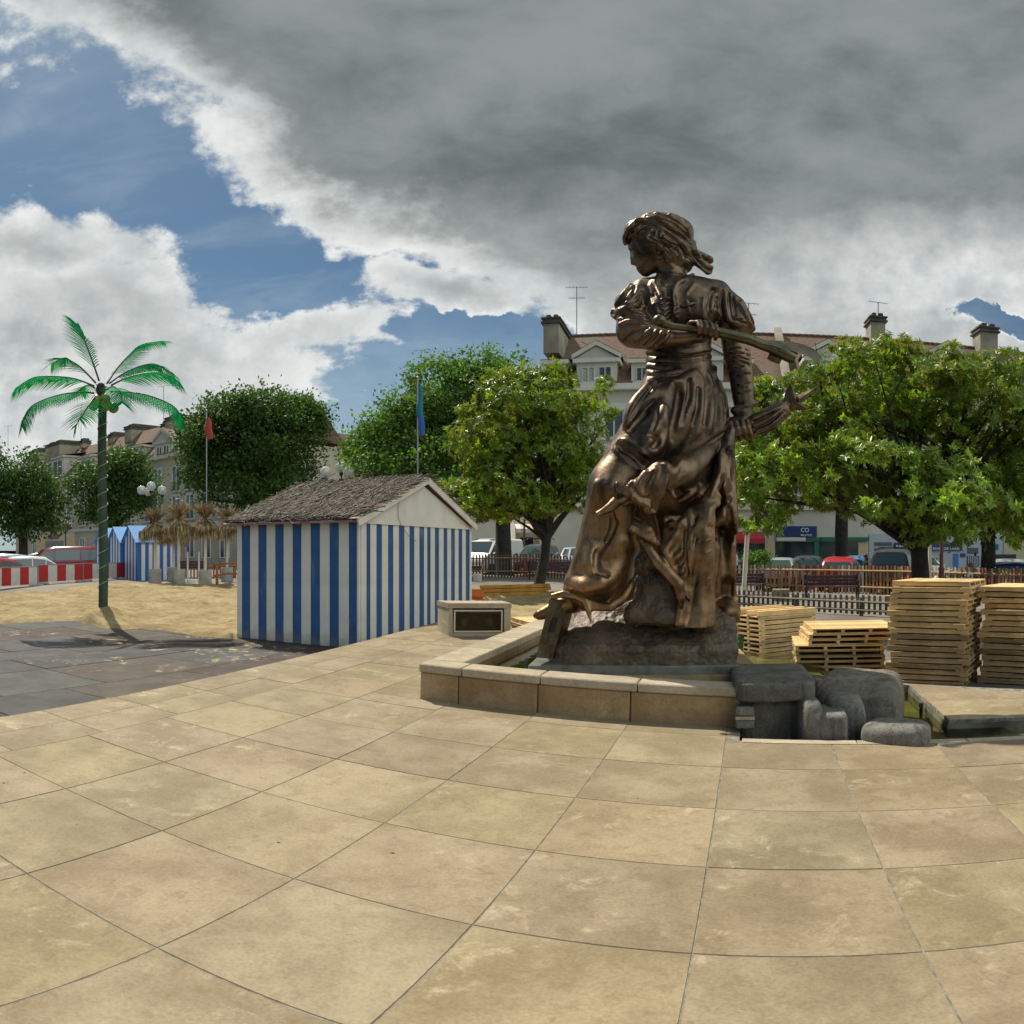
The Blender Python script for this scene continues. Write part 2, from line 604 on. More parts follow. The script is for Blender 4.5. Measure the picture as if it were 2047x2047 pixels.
class Field:
    def __init__(self, lo, hi):
        self.lo = np.array(lo, float)
        self.n = np.ceil((np.array(hi) - self.lo) / VOX).astype(int)
        self.d = np.full(self.n, 9.0, np.float32)

    def box(self, lo, hi):
        a = np.clip(np.floor((np.array(lo) - self.lo) / VOX).astype(int), 0, self.n)
        b = np.clip(np.ceil((np.array(hi) - self.lo) / VOX).astype(int) + 1, 0, self.n)
        sl = tuple(slice(x, y) for x, y in zip(a, b))
        ax = [(np.arange(x, y) * VOX + o).astype(np.float32) for x, y, o in zip(a, b, self.lo)]
        return sl, ax[0][:, None, None], ax[1][None, :, None], ax[2][None, None, :]

    def merge(self, sl, e, k, op):
        d = self.d[sl]
        if op == 'add':
            if k > 0:
                h = np.maximum(k - np.abs(d - e), 0) / k
                self.d[sl] = np.minimum(d, e) - h * h * k * 0.25
            else:
                self.d[sl] = np.minimum(d, e)
        else:                                            # cut
            e = -e
            if k > 0:
                h = np.maximum(k - np.abs(d - e), 0) / k
                self.d[sl] = np.maximum(d, e) + h * h * k * 0.25
            else:
                self.d[sl] = np.maximum(d, e)

    def chain(self, pts, rad, k=0.03, op='add', sv=1.0):
        """round cones along pts; sv squashes (<1) or stretches (>1) the section in depth"""
        pts = [np.asarray(p, float) for p in pts]
        if not hasattr(rad, '__len__'): rad = [rad] * len(pts)
        P = np.array(pts); R = max(rad)
        m = np.array((R + k + .03, (R) * max(sv, 1) + k + .03, R + k + .03))
        sl, U, V, Z = self.box(P.min(0) - m, P.max(0) + m)
        if 0 in self.d[sl].shape: return
        best = None
        for i in range(len(pts) - 1):
            a = pts[i]; ab = pts[i + 1] - a
            q = 1.0 / sv
            den = ab[0] ** 2 + (ab[1] * q) ** 2 + ab[2] ** 2 + 1e-9
            t = ((U - a[0]) * ab[0] + (V - a[1]) * (ab[1] * q * q) + (Z - a[2]) * ab[2]) / den
            np.clip(t, 0, 1, out=t)
            e = np.sqrt((U - a[0] - t * ab[0]) ** 2 + ((V - a[1] - t * ab[1]) * q) ** 2 + (Z - a[2] - t * ab[2]) ** 2) - (rad[i] + t * (rad[i + 1] - rad[i]))
            best = e if best is None else np.minimum(best, e)
        self.merge(sl, best * min(1.0, sv) if sv < 1 else best, k, op)

    def ball(self, c, r, k=0.03, op='add', rot=0.0):
        """ellipsoid, radii (right, depth, up), turned by rot in the picture plane"""
        r = np.array(r if hasattr(r, '__len__') else (r, r, r), float)
        m = max(r[0], r[2]) + k + .03
        sl, U, V, Z = self.box(np.array(c) - (m, r[1] + k + .03, m), np.array(c) + (m, r[1] + k + .03, m))
        if 0 in self.d[sl].shape: return
        x = U - c[0]; z = Z - c[2]; y = V - c[1]
        if rot:
            cs, sn = math.cos(rot), math.sin(rot)
            x, z = x * cs + z * sn, z * cs - x * sn
        q = np.sqrt((x / r[0]) ** 2 + (y / r[1]) ** 2 + (z / r[2]) ** 2)
        g = np.sqrt((x / r[0] ** 2) ** 2 + (y / r[1] ** 2) ** 2 + (z / r[2] ** 2) ** 2) + 1e-6
        self.merge(sl, q * (q - 1) / g, k, op)

    def loft(self, rows, k=0.03, op='add', p=2.4, waves=()):
        """stack of super-elliptical sections: rows of (z, left, right, front, back); waves = (count, height, phase, twist)"""
        rows = sorted(rows)
        R = np.array(rows)
        z0, z1 = R[0, 0], R[-1, 0]
        m = k + .06
        sl, U, V, Z = self.box((R[:, 1].min() - m, R[:, 3].min() - m, z0 - m), (R[:, 2].max() + m, R[:, 4].max() + m, z1 + m))
        if 0 in self.d[sl].shape: return
        zz = Z[0, 0]
        g = [np.interp(zz, R[:, 0], R[:, c]).astype(np.float32) for c in (1, 2, 3, 4)]
        cu = (g[0] + g[1]) / 2; hu = (g[1] - g[0]) / 2; cv = (g[2] + g[3]) / 2; hv = (g[3] - g[2]) / 2
        x = (U - cu) / hu; y = (V - cv) / hv
        q = (np.abs(x) ** p + np.abs(y) ** p) ** (1 / p)
        if waves:
            th = np.arctan2(x, -y)
            for cnt, amp, ph, tw in waves:
                fade = np.interp(zz, (z0, z0 + .05, z1 - .25, z1), (1, 1, .8, 0.0)).astype(np.float32)
                q = q - amp * fade * np.sin(cnt * th + ph + tw * zz)
        e = (q - 1) * np.minimum(hu, hv) * 0.85
        e = np.maximum(e, np.maximum(z0 - Z, Z - z1))
        self.merge(sl, e, k, op)

    def front(self, px, py, v0=-1.5):
        """depth of the first surface met along the ray of a pixel"""
        N = 420
        dep = np.linspace(v0, 0.9, N)
        r = ray(px, py); t = (ST_D + dep) / r.dot(ST_F)
        u = t * r.dot(ST_R); z = EYE + t * r.z
        I = np.stack([(u - self.lo[0]) / VOX, (dep - self.lo[1]) / VOX, (z - self.lo[2]) / VOX], 1).round().astype(int)
        ok = np.all((I >= 0) & (I < self.n), 1)
        s = np.full(N, 9.0); s[ok] = self.d[I[ok, 0], I[ok, 1], I[ok, 2]]
        h = np.nonzero(s < 0)[0]
        return dep[h[0]] if len(h) else None

    def fold(self, view, pts, rad, k=None, off=0.0, op='add'):
        """a broad soft fold or valley of cloth"""
        if not hasattr(rad, '__len__'): rad = [rad] * len(pts)
        rad = [min(1.0, 0.35 + 0.65 * 4 * (i + .6) * (len(rad) - i - .4) / len(rad) ** 2) * v for i, v in enumerate(rad)]
        if op == 'add': rad = [v * 1.40 for v in rad]; off += 0.18
        else: rad = [v * 1.55 for v in rad]; off += 0.05
        self.ridge(view, pts, rad, max(view.r(max(rad)) * 0.95, 0.010), off, op)

    def ridge(self, view, pts, rad, k=None, off=0.0, op='add', sv=1.0):
        """a fold lying on the surface: picture points find their own depth; off > 0 sinks it (in radii)"""
        if not hasattr(rad, '__len__'): rad = [rad] * len(pts)
        if op == 'cut': off -= 0.25
        P = []; last = None
        for (x, y), r in zip(pts, rad):
            px, py = view.x0 + view.s * x, view.y0 + view.s * y
            d = self.front(px, py)
            if d is None: d = last if last is not None else 0.0
            last = d
            P.append(sp(px, py, d + off * view.r(r)))
        rr = [view.r(r) for r in rad]
        # smooth the path
        Q, rq = [P[0]], [rr[0]]
        for i in range(len(P) - 1):
            p0 = P[max(i - 1, 0)]; p1 = P[i]; p2 = P[i + 1]; p3 = P[min(i + 2, len(P) - 1)]
            for t in (.25, .5, .75, 1.0):
                Q.append(0.5 * (2 * p1 + (p2 - p0) * t + (2 * p0 - 5 * p1 + 4 * p2 - p3) * t * t + (3 * p1 - p0 - 3 * p2 + p3) * t ** 3))
                rq.append(rr[i] * (1 - t) + rr[i + 1] * t)
        self.chain(Q, rq, k if k is not None else max(rr) * 1.3, op, sv)

    def crop(self, fn):
        U = (np.arange(self.n[0]) * VOX + self.lo[0])[:, None, None]; V = (np.arange(self.n[1]) * VOX + self.lo[1])[None, :, None]; Z = (np.arange(self.n[2]) * VOX + self.lo[2])[None, None, :]
        fn(self.d, U, V, Z)

    def mesh(self, name, material, noise=(), adapt=0.05):
        g = openvdb.FloatGrid(VOX * 4)
        g.copyFromArray(np.clip(self.d, -VOX * 4, VOX * 4), tolerance=VOX * 0.01)
        pts, tris, quads = g.convertToPolygons(isovalue=0.0, adaptivity=adapt)
        P = pts * VOX + self.lo
        me = fast_mixed(name, P, tris[:, ::-1], quads[:, ::-1], material)
        if noise:
            n = np.empty(len(P) * 3, np.float32); me.vertices.foreach_get('normal', n); n = n.reshape(-1, 3)
            for amp, sc, octs, seed in noise:
                P = P + n * (amp * fbm(P, sc, octs, seed))[:, None]
            me.vertices.foreach_set('co', P.astype(np.float32).ravel()); me.update()
        return me


def statue_mesh_link(name, me, parent):
    o = link(name, me, parent)
    return o


def bronze(name, dark=(0.036, 0.028, 0.023), light=(0.225, 0.152, 0.094), rough=0.36, bump=0.25, warm=False):
    m = bpy.data.materials.new(name); m.use_nodes = True
    t = NT(m.node_tree); b = m.node_tree.nodes['Principled BSDF']
    co = t.new('ShaderNodeTexCoord').outputs['Object']
    f1 = t.noise(co, 2.6, 6, 0.65); f2 = t.noise(co, 11.0, 5, 0.6)
    streak = t.noise(t.mapping(co, (7, 7, 0.9)), 1.0, 4, 0.6)
    k = t.add(t.mul(f1, 0.5), t.add(t.mul(f2, 0.2), t.mul(streak, 0.3)))
    k2 = t.step(k, 0.36, 0.64)
    col = t.mix(t.m('MINIMUM', k2, 1.0), dark, light)
    green = t.mul(t.step(t.noise(co, 5.0, 7, 0.7), 0.58, 0.78), 0.45)
    col = t.mix(green, col, (0.075, 0.075, 0.045))
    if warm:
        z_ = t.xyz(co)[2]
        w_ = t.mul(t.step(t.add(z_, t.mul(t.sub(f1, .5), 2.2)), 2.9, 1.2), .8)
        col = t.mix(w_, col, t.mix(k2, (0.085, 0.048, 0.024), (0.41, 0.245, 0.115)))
    t.l.new(col, b.inputs['Base Color'])
    b.inputs['Metallic'].default_value = 0.88
    t.l.new(t.lin(f2, 0.3, 0.7, rough - 0.07, rough + 0.14), b.inputs['Roughness'])
    bn = t.new('ShaderNodeBump'); bn.inputs['Strength'].default_value = bump; bn.inputs['Distance'].default_value = 0.012
    t.l.new(t.add(t.noise(co, 24.0, 5, 0.6), t.mul(t.noise(co, 90.0, 2, 0.5), 0.3)), bn.inputs['Height'])
    t.l.new(bn.outputs[0], b.inputs['Normal'])
    return m


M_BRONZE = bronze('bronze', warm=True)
M_BRONZE_ROUGH = bronze('bronze_rock', (0.050, 0.037, 0.024), (0.145, 0.104, 0.063), 0.44, 0.6)
M_BRONZE_ROUGH.node_tree.nodes['Principled BSDF'].inputs['Metallic'].default_value = 0.15; M_BRONZE_ROUGH.node_tree.nodes['Principled BSDF'].inputs['Specular IOR Level'].default_value = 0.35
M_AXE = bronze('bronze_axe', (0.060, 0.050, 0.030), (0.165, 0.140, 0.085), 0.34, 0.2)


def build_figure():
    F = Field((-1.45, -1.12, -0.30 + 0.85), (1.15, 0.75, 5.75))
    r = vA.r; rh = vH.r; rm = vM.r; rb = vB.r
    # ---- skirt: a bell that opens from the waist and sweeps to the left over the raised leg
    def row(y, xl, xr, f, b, v=vA):
        mid = v((xl + xr) / 2, y, 0)
        return (mid[2], v(xl, y, 0)[0], v(xr, y, 0)[0], f, b)
    F.loft([row(1030, 672, 1062, -.28, .28), row(1090, 650, 1095, -.33, .32), row(1200, 610, 1140, -.40, .38), row(1320, 560, 1168, -.46, .42),
            row(1450, 540, 1190, -.48, .44), row(1600, 500, 1205, -.46, .46), row(1800, 470, 1215, -.40, .48)], 0.04, p=2.2)
    # lower back of the dress, behind the banner
    F.loft([row(430, 640, 1338, -.40, .48, vB), row(600, 560, 1345, -.30, .48, vB), row(800, 620, 1330, -.26, .48, vB), row(1000, 560, 1325, -.24, .48, vB), row(1200, 480, 1345, -.22, .46, vB)], 0.05, p=2.4,
           waves=((11, 0.035, 0.4, 0.5), (19, 0.016, 1.2, -0.4)))
    # raised leg under the cloth: hip, knee, shin
    hip = vA(800, 1230, -.20); kn = vB(590, 410, -.66); kn0 = vA(640, 1500, -.50)
    F.chain([hip, kn0, kn], [r(150), r(150), r(132)], 0.10)
    F.chain([kn, vB(545, 600, -.62), vB(500, 800, -.58), vB(470, 960, -.56)], [r(132), r(128), r(132), r(140)], 0.10)
    F.chain([vB(470, 960, -.56), vB(425, 1060, -.56)], [r(140), r(118)], 0.08)
    F.chain([vB(560, 420, -.60), vB(440, 880, -.42), vB(370, 1020, -.40)], [r(90), r(80), r(70)], 0.10)
    # hem spreading to the foot, and the torn strip along it
    F.chain([vB(330, 1000, -.50), vB(300, 1080, -.58)], [r(40), r(30)], 0.08)
    # hollow between the legs
    F.chain([vB(690, 640, -.55), vB(650, 820, -.55), vB(560, 990, -.62)], [r(34), r(52), r(46)], 0.05, 'cut')
    # ---- torso
    F.loft([row(1050, 668, 1062, -.28, .28), row(980, 668, 1058, -.28, .27), row(900, 668, 1066, -.30, .27), row(800, 650, 1074, -.34, .27), row(720, 628, 1080, -.36, .28),
            row(640, 606, 1098, -.34, .28), row(575, 600, 1120, -.27, .27), row(530, 640, 1080, -.20, .24), row(500, 690, 1020, -.14, .20)], 0.05, p=2.3)
    F.ball(vA(770, 700, -.24), (r(105), .16, r(105)), 0.10); F.ball(vA(970, 700, -.24), (r(100), .15, r(105)), 0.10)
    F.chain([vA(660, 575, -.02), vA(1100, 575, .0)], [r(72), r(76)], 0.10, sv=1.4)
    # ---- neck and head (in profile, turned to her right)
    F.chain([vH(790, 760, .02), vH(800, 1010, .02)], [rh(165), rh(205)], 0.05)
    F.ball(vH(620, 460, 0), (rh(345), .235, rh(320)), 0.03)
    F.ball(vH(500, 630, -.01), (rh(200), .155, rh(235)), 0.03, rot=-0.28)
    F.chain([vH(318, 520, -.01), vH(345, 600, -.01), vH(400, 740, -.01), vH(430, 810, -.01)], [rh(88), rh(76), rh(80), rh(70)], 0.04, sv=1.25)
    F.chain([vH(462, 838, -.015), vH(640, 720, -.05)], [rh(62), rh(105)], 0.05)
    F.chain([vH(462, 838, -.015), vH(640, 720, .05)], [rh(62), rh(105)], 0.05)
    F.ball(vH(452, 858, -.015), rh(52), 0.03)
    F.chain([vH(276, 575, -.015), vH(280, 680, -.02), vH(294, 744, -.02)], [rh(18), rh(26), rh(32)], 0.016)      # nose
    F.ball(vH(330, 748, -.045), rh(27), 0.012); F.chain([vH(352, 812, -.015), vH(372, 838, -.015)], [rh(20), rh(22)], 0.02, sv=2.0)
    F.chain([vH(250, 556, -.02), vH(300, 546, -.085), vH(410, 556, -.135)], [rh(18), rh(24), rh(18)], 0.025)    # brow
    d = F.front(1220 + .15528 * 335, 410 + .15528 * 610)
    F.ball(vH(338, 612, d - .002), (rh(40), .03, rh(27)), 0.015, 'cut')
    F.ball(vH(335, 615, d + .016), (rh(32), .026, rh(24)), 0.004)
    F.ridge(vH, [(285, 612), (330, 592), (385, 612)], 7, 0.006)
    F.ridge(vH, [(290, 628), (335, 640), (380, 622)], 6, 0.006)
    F.ridge(vH, [(352, 796), (385, 790), (432, 788)], [13, 15, 7], 0.012)                                        # lips
    F.ridge(vH, [(372, 832), (400, 826), (432, 808)], [15, 14, 7], 0.012)
    F.ridge(vH, [(362, 814), (400, 808), (436, 798)], 5, 0.006, op='cut')
    F.ridge(vH, [(395, 862), (430, 852)], 8, 0.012, op='cut')
    d = F.front(1220 + .15528 * 628, 410 + .15528 * 590)
    F.ball(vH(628, 590, d), (rh(36), .035, rh(62)), 0.01); F.ball(vH(632, 585, d - .035), (rh(18), .02, rh(36)), 0.008, 'cut')
    # hair: a mass of waved locks from brow to nape
    F.ball(vH(440, 330, 0), (rh(250), .20, rh(170)), 0.03)
    F.ball(vH(800, 620, .0), (rh(190), .20, rh(220)), 0.05)
    random.seed(3)
    locks = [[(360, 190), (270, 270), (215, 380), (200, 480)], [(420, 200), (330, 280), (270, 360), (240, 430)], [(470, 230), (390, 300), (330, 350), (300, 420)],
             [(540, 270), (450, 300), (370, 330), (300, 400), (420, 440), (560, 470), (700, 500)], [(560, 290), (520, 340), (480, 390), (560, 440), (680, 470), (790, 530)],
             [(590, 320), (600, 400), (690, 430), (760, 470), (850, 500)], [(640, 350), (680, 420), (750, 480), (800, 560)],
             [(480, 430), (590, 500), (690, 560), (760, 640)], [(420, 415), (520, 480), (600, 530), (640, 600)], [(300, 290), (240, 350), (205, 420)], [(330, 210), (250, 300), (195, 410), (192, 500)],
             [(700, 560), (760, 660), (800, 760)], [(780, 560), (840, 660), (860, 760)], [(720, 640), (740, 720), (800, 800)], [(860, 560), (900, 660), (900, 780)], [(400, 260), (340, 330), (390, 380), (470, 420)]]
    for L in locks:
        F.ridge(vH, L, [30] + [40] * (len(L) - 2) + [22], 0.014, off=0.15)
    for L in locks[:11]:
        F.ridge(vH, [(x + 18, y + 26) for x, y in L], 11, 0.010, op='cut')
    # head scarf
    F.ball(vH(700, 325, .01), (rh(345), .265, rh(205)), 0.012, rot=-0.42)
    F.ball(vH(800, 360, .03), (rh(262), .25, rh(222)), 0.05)
    F.chain([vH(860, 430, .0), vH(1010, 560, .0), vH(1080, 700, .02)], [rh(170), rh(100), rh(72)], 0.05, sv=1.3)
    F.chain([vH(1080, 690, .0), vH(1180, 770, -.02), vH(1265, 850, -.03)], [rh(72), rh(62), rh(50)], 0.03)
    F.chain([vH(1080, 640, .06), vH(1190, 680, .06), vH(1285, 720, .05)], [rh(50), rh(46), rh(40)], 0.02)
    for L in ([(350, 185), (520, 200), (680, 310), (860, 430), (1040, 520)], [(480, 130), (640, 180), (800, 290), (960, 400), (1080, 480)], [(600, 110), (760, 170), (900, 260), (1030, 380)],
              [(780, 130), (900, 190), (1000, 280)], [(960, 520), (1030, 640), (1150, 760), (1250, 870)], [(1060, 560), (1120, 660), (1230, 770), (1300, 800)], [(900, 480), (980, 600), (1040, 720)], [(1120, 610), (1200, 650), (1290, 690)]):
        F.fold(vH, L, 28, 0.02, off=-0.1)
        F.ridge(vH, [(x - 14, y + 44) for x, y in L], 13, 0.016, off=.2, op='cut')
    F.ball(vH(960, 780, .02), (rh(95), .18, rh(80)), 0.03)
    # ---- collar, lacing, cross
    F.ridge(vH, [(620, 910), (590, 980), (600, 1060), (650, 1180), (660, 1260)], [30, 36, 38, 34, 20], 0.016, off=-.25)
    F.ridge(vH, [(1060, 900), (960, 960), (870, 1010), (830, 1080), (800, 1180)], [30, 34, 36, 34, 22], 0.016, off=-.25)
    F.ridge(vH, [(640, 960), (740, 1070), (800, 1090)], 14, 0.015)
    F.ridge(vH, [(730, 1060), (735, 1180), (750, 1300), (770, 1480)], [50, 58, 44, 26], 0.02, off=.1, op='cut')
    for y in (1190, 1250, 1310, 1370, 1430):
        F.ridge(vH, [(660, y + 20), (760, y), (860, y + 14)], 11, 0.006, off=-0.6)
        F.ridge(vH, [(690, y + 50), (760, y + 10), (840, y - 26)], 11, 0.006, off=-0.6)
    F.ridge(vH, [(800, 1190), (820, 1260), (815, 1400)], 13, 0.006, off=-0.5)
    F.ridge(vH, [(985, 1235), (1005, 1320), (1015, 1395)], 24, 0.004, off=-0.85, sv=.7)
    F.ridge(vH, [(925, 1305), (1000, 1285), (1078, 1262)], 21, 0.004, off=-0.85, sv=.7)
    for L in ([(380, 1000), (400, 1150), (420, 1300)], [(980, 1150), (1030, 1080), (1080, 1010)], [(560, 1280), (600, 1360), (640, 1420)], [(1200, 1200), (1190, 1320), (1200, 1450)], [(560, 950), (520, 1040), (540, 1150)]):
        F.fold(vH, L, 17, 0.03)
    F.ridge(vH, [(1330, 1090), (1290, 1200), (1270, 1330), (1290, 1480)], 22, 0.03, op='cut')
    # ---- her right arm, bent across the waist
    F.chain([vA(650, 575, -.03), vA(560, 650, -.16)], [r(88), r(92)], 0.05)
    F.chain([vA(560, 680, -.18), vA(592, 805, -.30)], [r(86), r(104)], 0.03)
    F.chain([vA(592, 812, -.30), vA(690, 855, -.46), vA(770, 862, -.54)], [r(106), r(76), r(56)], 0.05)
    F.chain([vA(760, 862, -.53), vA(900, 858, -.56), vA(1000, 842, -.58)], [r(50), r(44), r(42)], 0.02)
    F.ridge(vA, [(462, 706), (500, 690), (560, 672), (640, 668)], [20, 24, 24, 18], 0.02, off=-.2)
    F.ridge(vA, [(456, 690), (452, 712), (470, 730)], 15, 0.02)
    for L in ([(575, 540), (545, 600), (480, 655)], [(610, 540), (600, 590), (540, 640)], [(560, 530), (520, 580), (470, 650)], [(620, 560), (625, 620), (600, 660)]):
        F.fold(vA, L, 10, 0.03, off=.2); F.fold(vA, [(x + 14, y + 10) for x, y in L], 5, 0.02, op='cut')
    for L in ([(490, 745), (560, 720), (640, 740)], [(492, 775), (560, 752), (650, 770)], [(505, 870), (590, 800), (660, 790)], [(585, 885), (640, 840), (690, 805)], [(640, 900), (690, 850), (725, 812)], [(700, 900), (735, 865), (762, 822)], [(500, 715), (570, 696), (640, 710)]):
        F.fold(vA, L, 8, 0.02, off=.35); F.fold(vA, [(x + 10, y + 9) for x, y in L], 5, 0.016, op='cut')
    F.ridge(vA, [(808, 820), (775, 868), (728, 905)], [9, 12, 9], 0.012, off=-.3)
    # hand on the axe: palm, four fingers over the shaft, thumb along it
    F.chain([vA(1000, 845, -.59), vH(1250, 1640, -.63)], [r(40), rh(62)], 0.02)
    for i, (x, y) in enumerate(((1150, 1508), (1222, 1520), (1296, 1534), (1364, 1556))):
        F.chain([vH(x - 40, y + 22, -.60), vH(x - 8, y, -.69), vH(x + 8, y + 60, -.725), vH(x + 4, y + 128, -.70), vH(x - 12, y + 165, -.66)],
                [rh(v * (1, 1.03, .98, .85)[i]) for v in (32, 37, 36, 33, 27)], 0.006)
    F.chain([vH(1010, 1545, -.60), vH(1040, 1512, -.64), vH(1110, 1506, -.68)], [rh(30), rh(30), rh(24)], 0.008)
    # ---- her left arm: puffed sleeve, long arm, fist round the standard
    F.chain([vA(1120, 590, .0), vA(1180, 680, -.04), vA(1225, 765, -.05)], [r(72), r(100), r(98)], 0.03)
    F.chain([vA(1130, 800, -.10), vA(1220, 830, -.10), vA(1318, 800, -.06)], [r(26), r(34), r(24)], 0.03)
    for L in ([(1080, 600), (1075, 680), (1110, 760), (1150, 810)], [(1120, 560), (1110, 660), (1150, 760), (1210, 800)], [(1180, 590), (1190, 680), (1200, 740), (1270, 770)], [(1215, 610), (1270, 690), (1310, 770)], [(1150, 560), (1160, 660), (1180, 740), (1240, 740)], [(1250, 640), (1290, 720), (1320, 790)]):
        F.fold(vA, L, [10, 15, 17, 12][:len(L)], 0.03, off=.15); F.fold(vA, [(x + 20, y + 4) for x, y in L], 7, 0.022, op='cut')
    F.chain([vA(1200, 830, -.02), vA(1225, 960, -.05), vA(1254, 1130, -.10), vA(1268, 1270, -.14)], [r(76), r(82), r(70), r(60)], 0.02)
    for y in (905, 935, 965, 990):
        F.ridge(vA, [(1145, y + 25), (1215, y), (1300, y + 22)], 7, 0.016, off=.3); F.ridge(vA, [(1145, y + 39), (1215, y + 14), (1300, y + 36)], 4, 0.012, op='cut')
    for y in (1040, 1090, 1150, 1200): F.ridge(vA, [(1170, y + 12), (1240, y), (1310, y - 8)], 4, 0.014, op='cut')
    F.chain([vA(1208, 1310, -.20), vA(1268, 1285, -.22), vA(1338, 1268, -.12)], [r(22), r(24), r(18)], 0.015, sv=1.6)
    F.chain([vA(1268, 1300, -.16), vA(1262, 1380, -.20)], [r(52), r(60)], 0.02)
    F.chain([vM(1590, 1010, -.22), vM(1780, 1000, -.18)], [rm(86), rm(80)], 0.02)
    for i, (x, y) in enumerate(((1545, 1010), (1612, 1000), (1684, 990), (1758, 985))):
        F.chain([vM(x, y, -.33), vM(x + 18, y + 70, -.375), vM(x + 46, y + 150, -.365), vM(x + 60, y + 205, -.31)],
                [rm(v * (.95, 1.03, 1.0, .86)[i]) for v in (40, 41, 38, 31)], 0.006)
    F.chain([vM(1550, 1000, -.26), vM(1520, 1040, -.34), vM(1560, 1130, -.38)], [rm(40), rm(38), rm(30)], 0.008)
    # ---- belt and knotted sash
    for a, b, c in ((945, 952, 930), (985, 1000, 975), (1020, 1040, 1010), (1050, 1080, 1035)):
        F.ridge(vA, [(672, b - 6), (760, b), (900, (a + c) / 2 + 22), (1000, c + 10), (1052, c)], 15, 0.03, off=.5)
        F.ridge(vA, [(675, b + 12), (760, b + 18), (900, (a + c) / 2 + 40), (1000, c + 28), (1050, c + 18)], 6, 0.015, op='cut')
    F.ridge(vA, [(1080, 1050), (960, 1085), (840, 1150), (720, 1215), (620, 1290), (560, 1380)], [22, 30, 40, 46, 42, 30], 0.03, off=.1)
    F.ridge(vA, [(700, 1130), (650, 1200), (580, 1290), (545, 1400)], [24, 34, 38, 28], 0.03, off=.2)
    F.ridge(vA, [(1000, 1085), (860, 1160), (730, 1240), (640, 1320)], 9, 0.015, op='cut'); F.ridge(vA, [(690, 1170), (620, 1260), (560, 1360)], 9, 0.015, op='cut')
    F.ridge(vA, [(655, 1330), (600, 1380), (560, 1430)], 20, 0.03, op='cut')
    # ---- skirt folds
    for L, w in (([(790, 520), (720, 700), (640, 900), (560, 1080), (500, 1240)], 62), ([(1090, 400), (1085, 560), (1045, 760), (990, 950), (900, 1180), (830, 1330)], 50), ([(1160, 420), (1190, 640), (1170, 900), (1120, 1120)], 36),
                 ([(1250, 400), (1310, 620), (1300, 860), (1260, 1080)], 36), ([(1330, 400), (1400, 600), (1430, 860), (1440, 1100)], 40), ([(1400, 480), (1470, 700), (1500, 960)], 26), ([(930, 480), (950, 640), (920, 860), (860, 1060)], 40),
                 ([(500, 1240), (440, 1320), (520, 1370), (620, 1330), (700, 1160)], 40), ([(700, 800), (690, 950), (700, 1100), (640, 1300)], 34)):
        F.fold(vM, L, w, w * .00045 * 2.6, off=0.0)
    for L, w in (([(870, 490), (880, 640), (850, 860), (800, 1060), (790, 1200)], 30), ([(1010, 480), (1010, 640), (960, 840), (920, 1000)], 18), ([(1130, 560), (1120, 800), (1060, 1000)], 18), ([(1235, 540), (1240, 760), (1215, 1000)], 20), ([(1350, 560), (1370, 800), (1350, 1050)], 20),
                 ([(1450, 620), (1475, 800), (1480, 1000)], 14), ([(600, 820), (600, 940), (560, 1060), (500, 1160)], 14), ([(560, 1150), (600, 1240), (560, 1300)], 24)):
        F.fold(vM, L, w, 0.03, op='cut')
    # turned-up edge of the apron round the knee
    F.ridge(vM, [(80, 1260), (180, 1240), (330, 1310), (470, 1420), (640, 1530)], [20, 26, 26, 24, 18], 0.025, off=-.1)
    F.ridge(vM, [(60, 1330), (180, 1480), (340, 1600)], [20, 22, 16], 0.025)
    F.ridge(vM, [(160, 1330), (300, 1420), (420, 1540)], 34, 0.03, op='cut')
    F.ridge(vM, [(120, 1230), (90, 1300), (70, 1360)], [30, 34, 20], 0.02, off=-.2)
    # drapery of the lower leg
    for L, w in (([(480, 400), (430, 640), (390, 830), (310, 1010)], 21), ([(650, 620), (590, 740), (510, 830), (440, 900)], 35), ([(440, 780), (450, 900), (520, 980), (610, 900)], 27), ([(640, 760), (600, 900), (520, 1000), (420, 1030)], 40), ([(320, 1010), (400, 1040), (500, 1010)], 29), ([(560, 420), (620, 520), (650, 640)], 35)):
        F.fold(vB, L, w, 0.04, off=.15)
    for L, w in (([(590, 640), (530, 760), (470, 850)], 12), ([(480, 830), (480, 930), (540, 960)], 12), ([(560, 560), (580, 660), (540, 760)], 10)):
        F.fold(vB, L, w, 0.03, op='cut')
    # right-hand hanging cloth behind the banner
    for L, w in (([(1250, 360), (1290, 600), (1300, 760), (1290, 960), (1300, 1180)], 26), ([(1225, 800), (1235, 960), (1250, 1100), (1290, 1170)], 24), ([(1200, 760), (1200, 950), (1195, 1150)], 18), ([(1325, 640), (1320, 900), (1335, 1150)], 16)):
        F.fold(vB, L, w, 0.03)
    for L, w in (([(1330, 650), (1310, 690), (1320, 720)], 24), ([(1265, 700), (1265, 900), (1240, 1060)], 16), ([(1300, 1040), (1290, 1100), (1250, 1130)], 30)):
        F.fold(vB, L, w, 0.02, op='cut')
    F.ball(vB(1270, 1190, .02), (rb(95), .34, rb(85)), 0.05)
    # shoes: one on the beam, one under the far hem
    F.chain([vB(330, 1130, -.52), vB(240, 1165, -.58), vB(120, 1212, -.62), vB(100, 1218, -.62)], [rb(66), rb(52), rb(28), rb(18)], 0.03)
    F.chain([vB(1320, 1200, -.05), vB(1345, 1235, -.10)], [rb(40), rb(24)], 0.03)
    return F


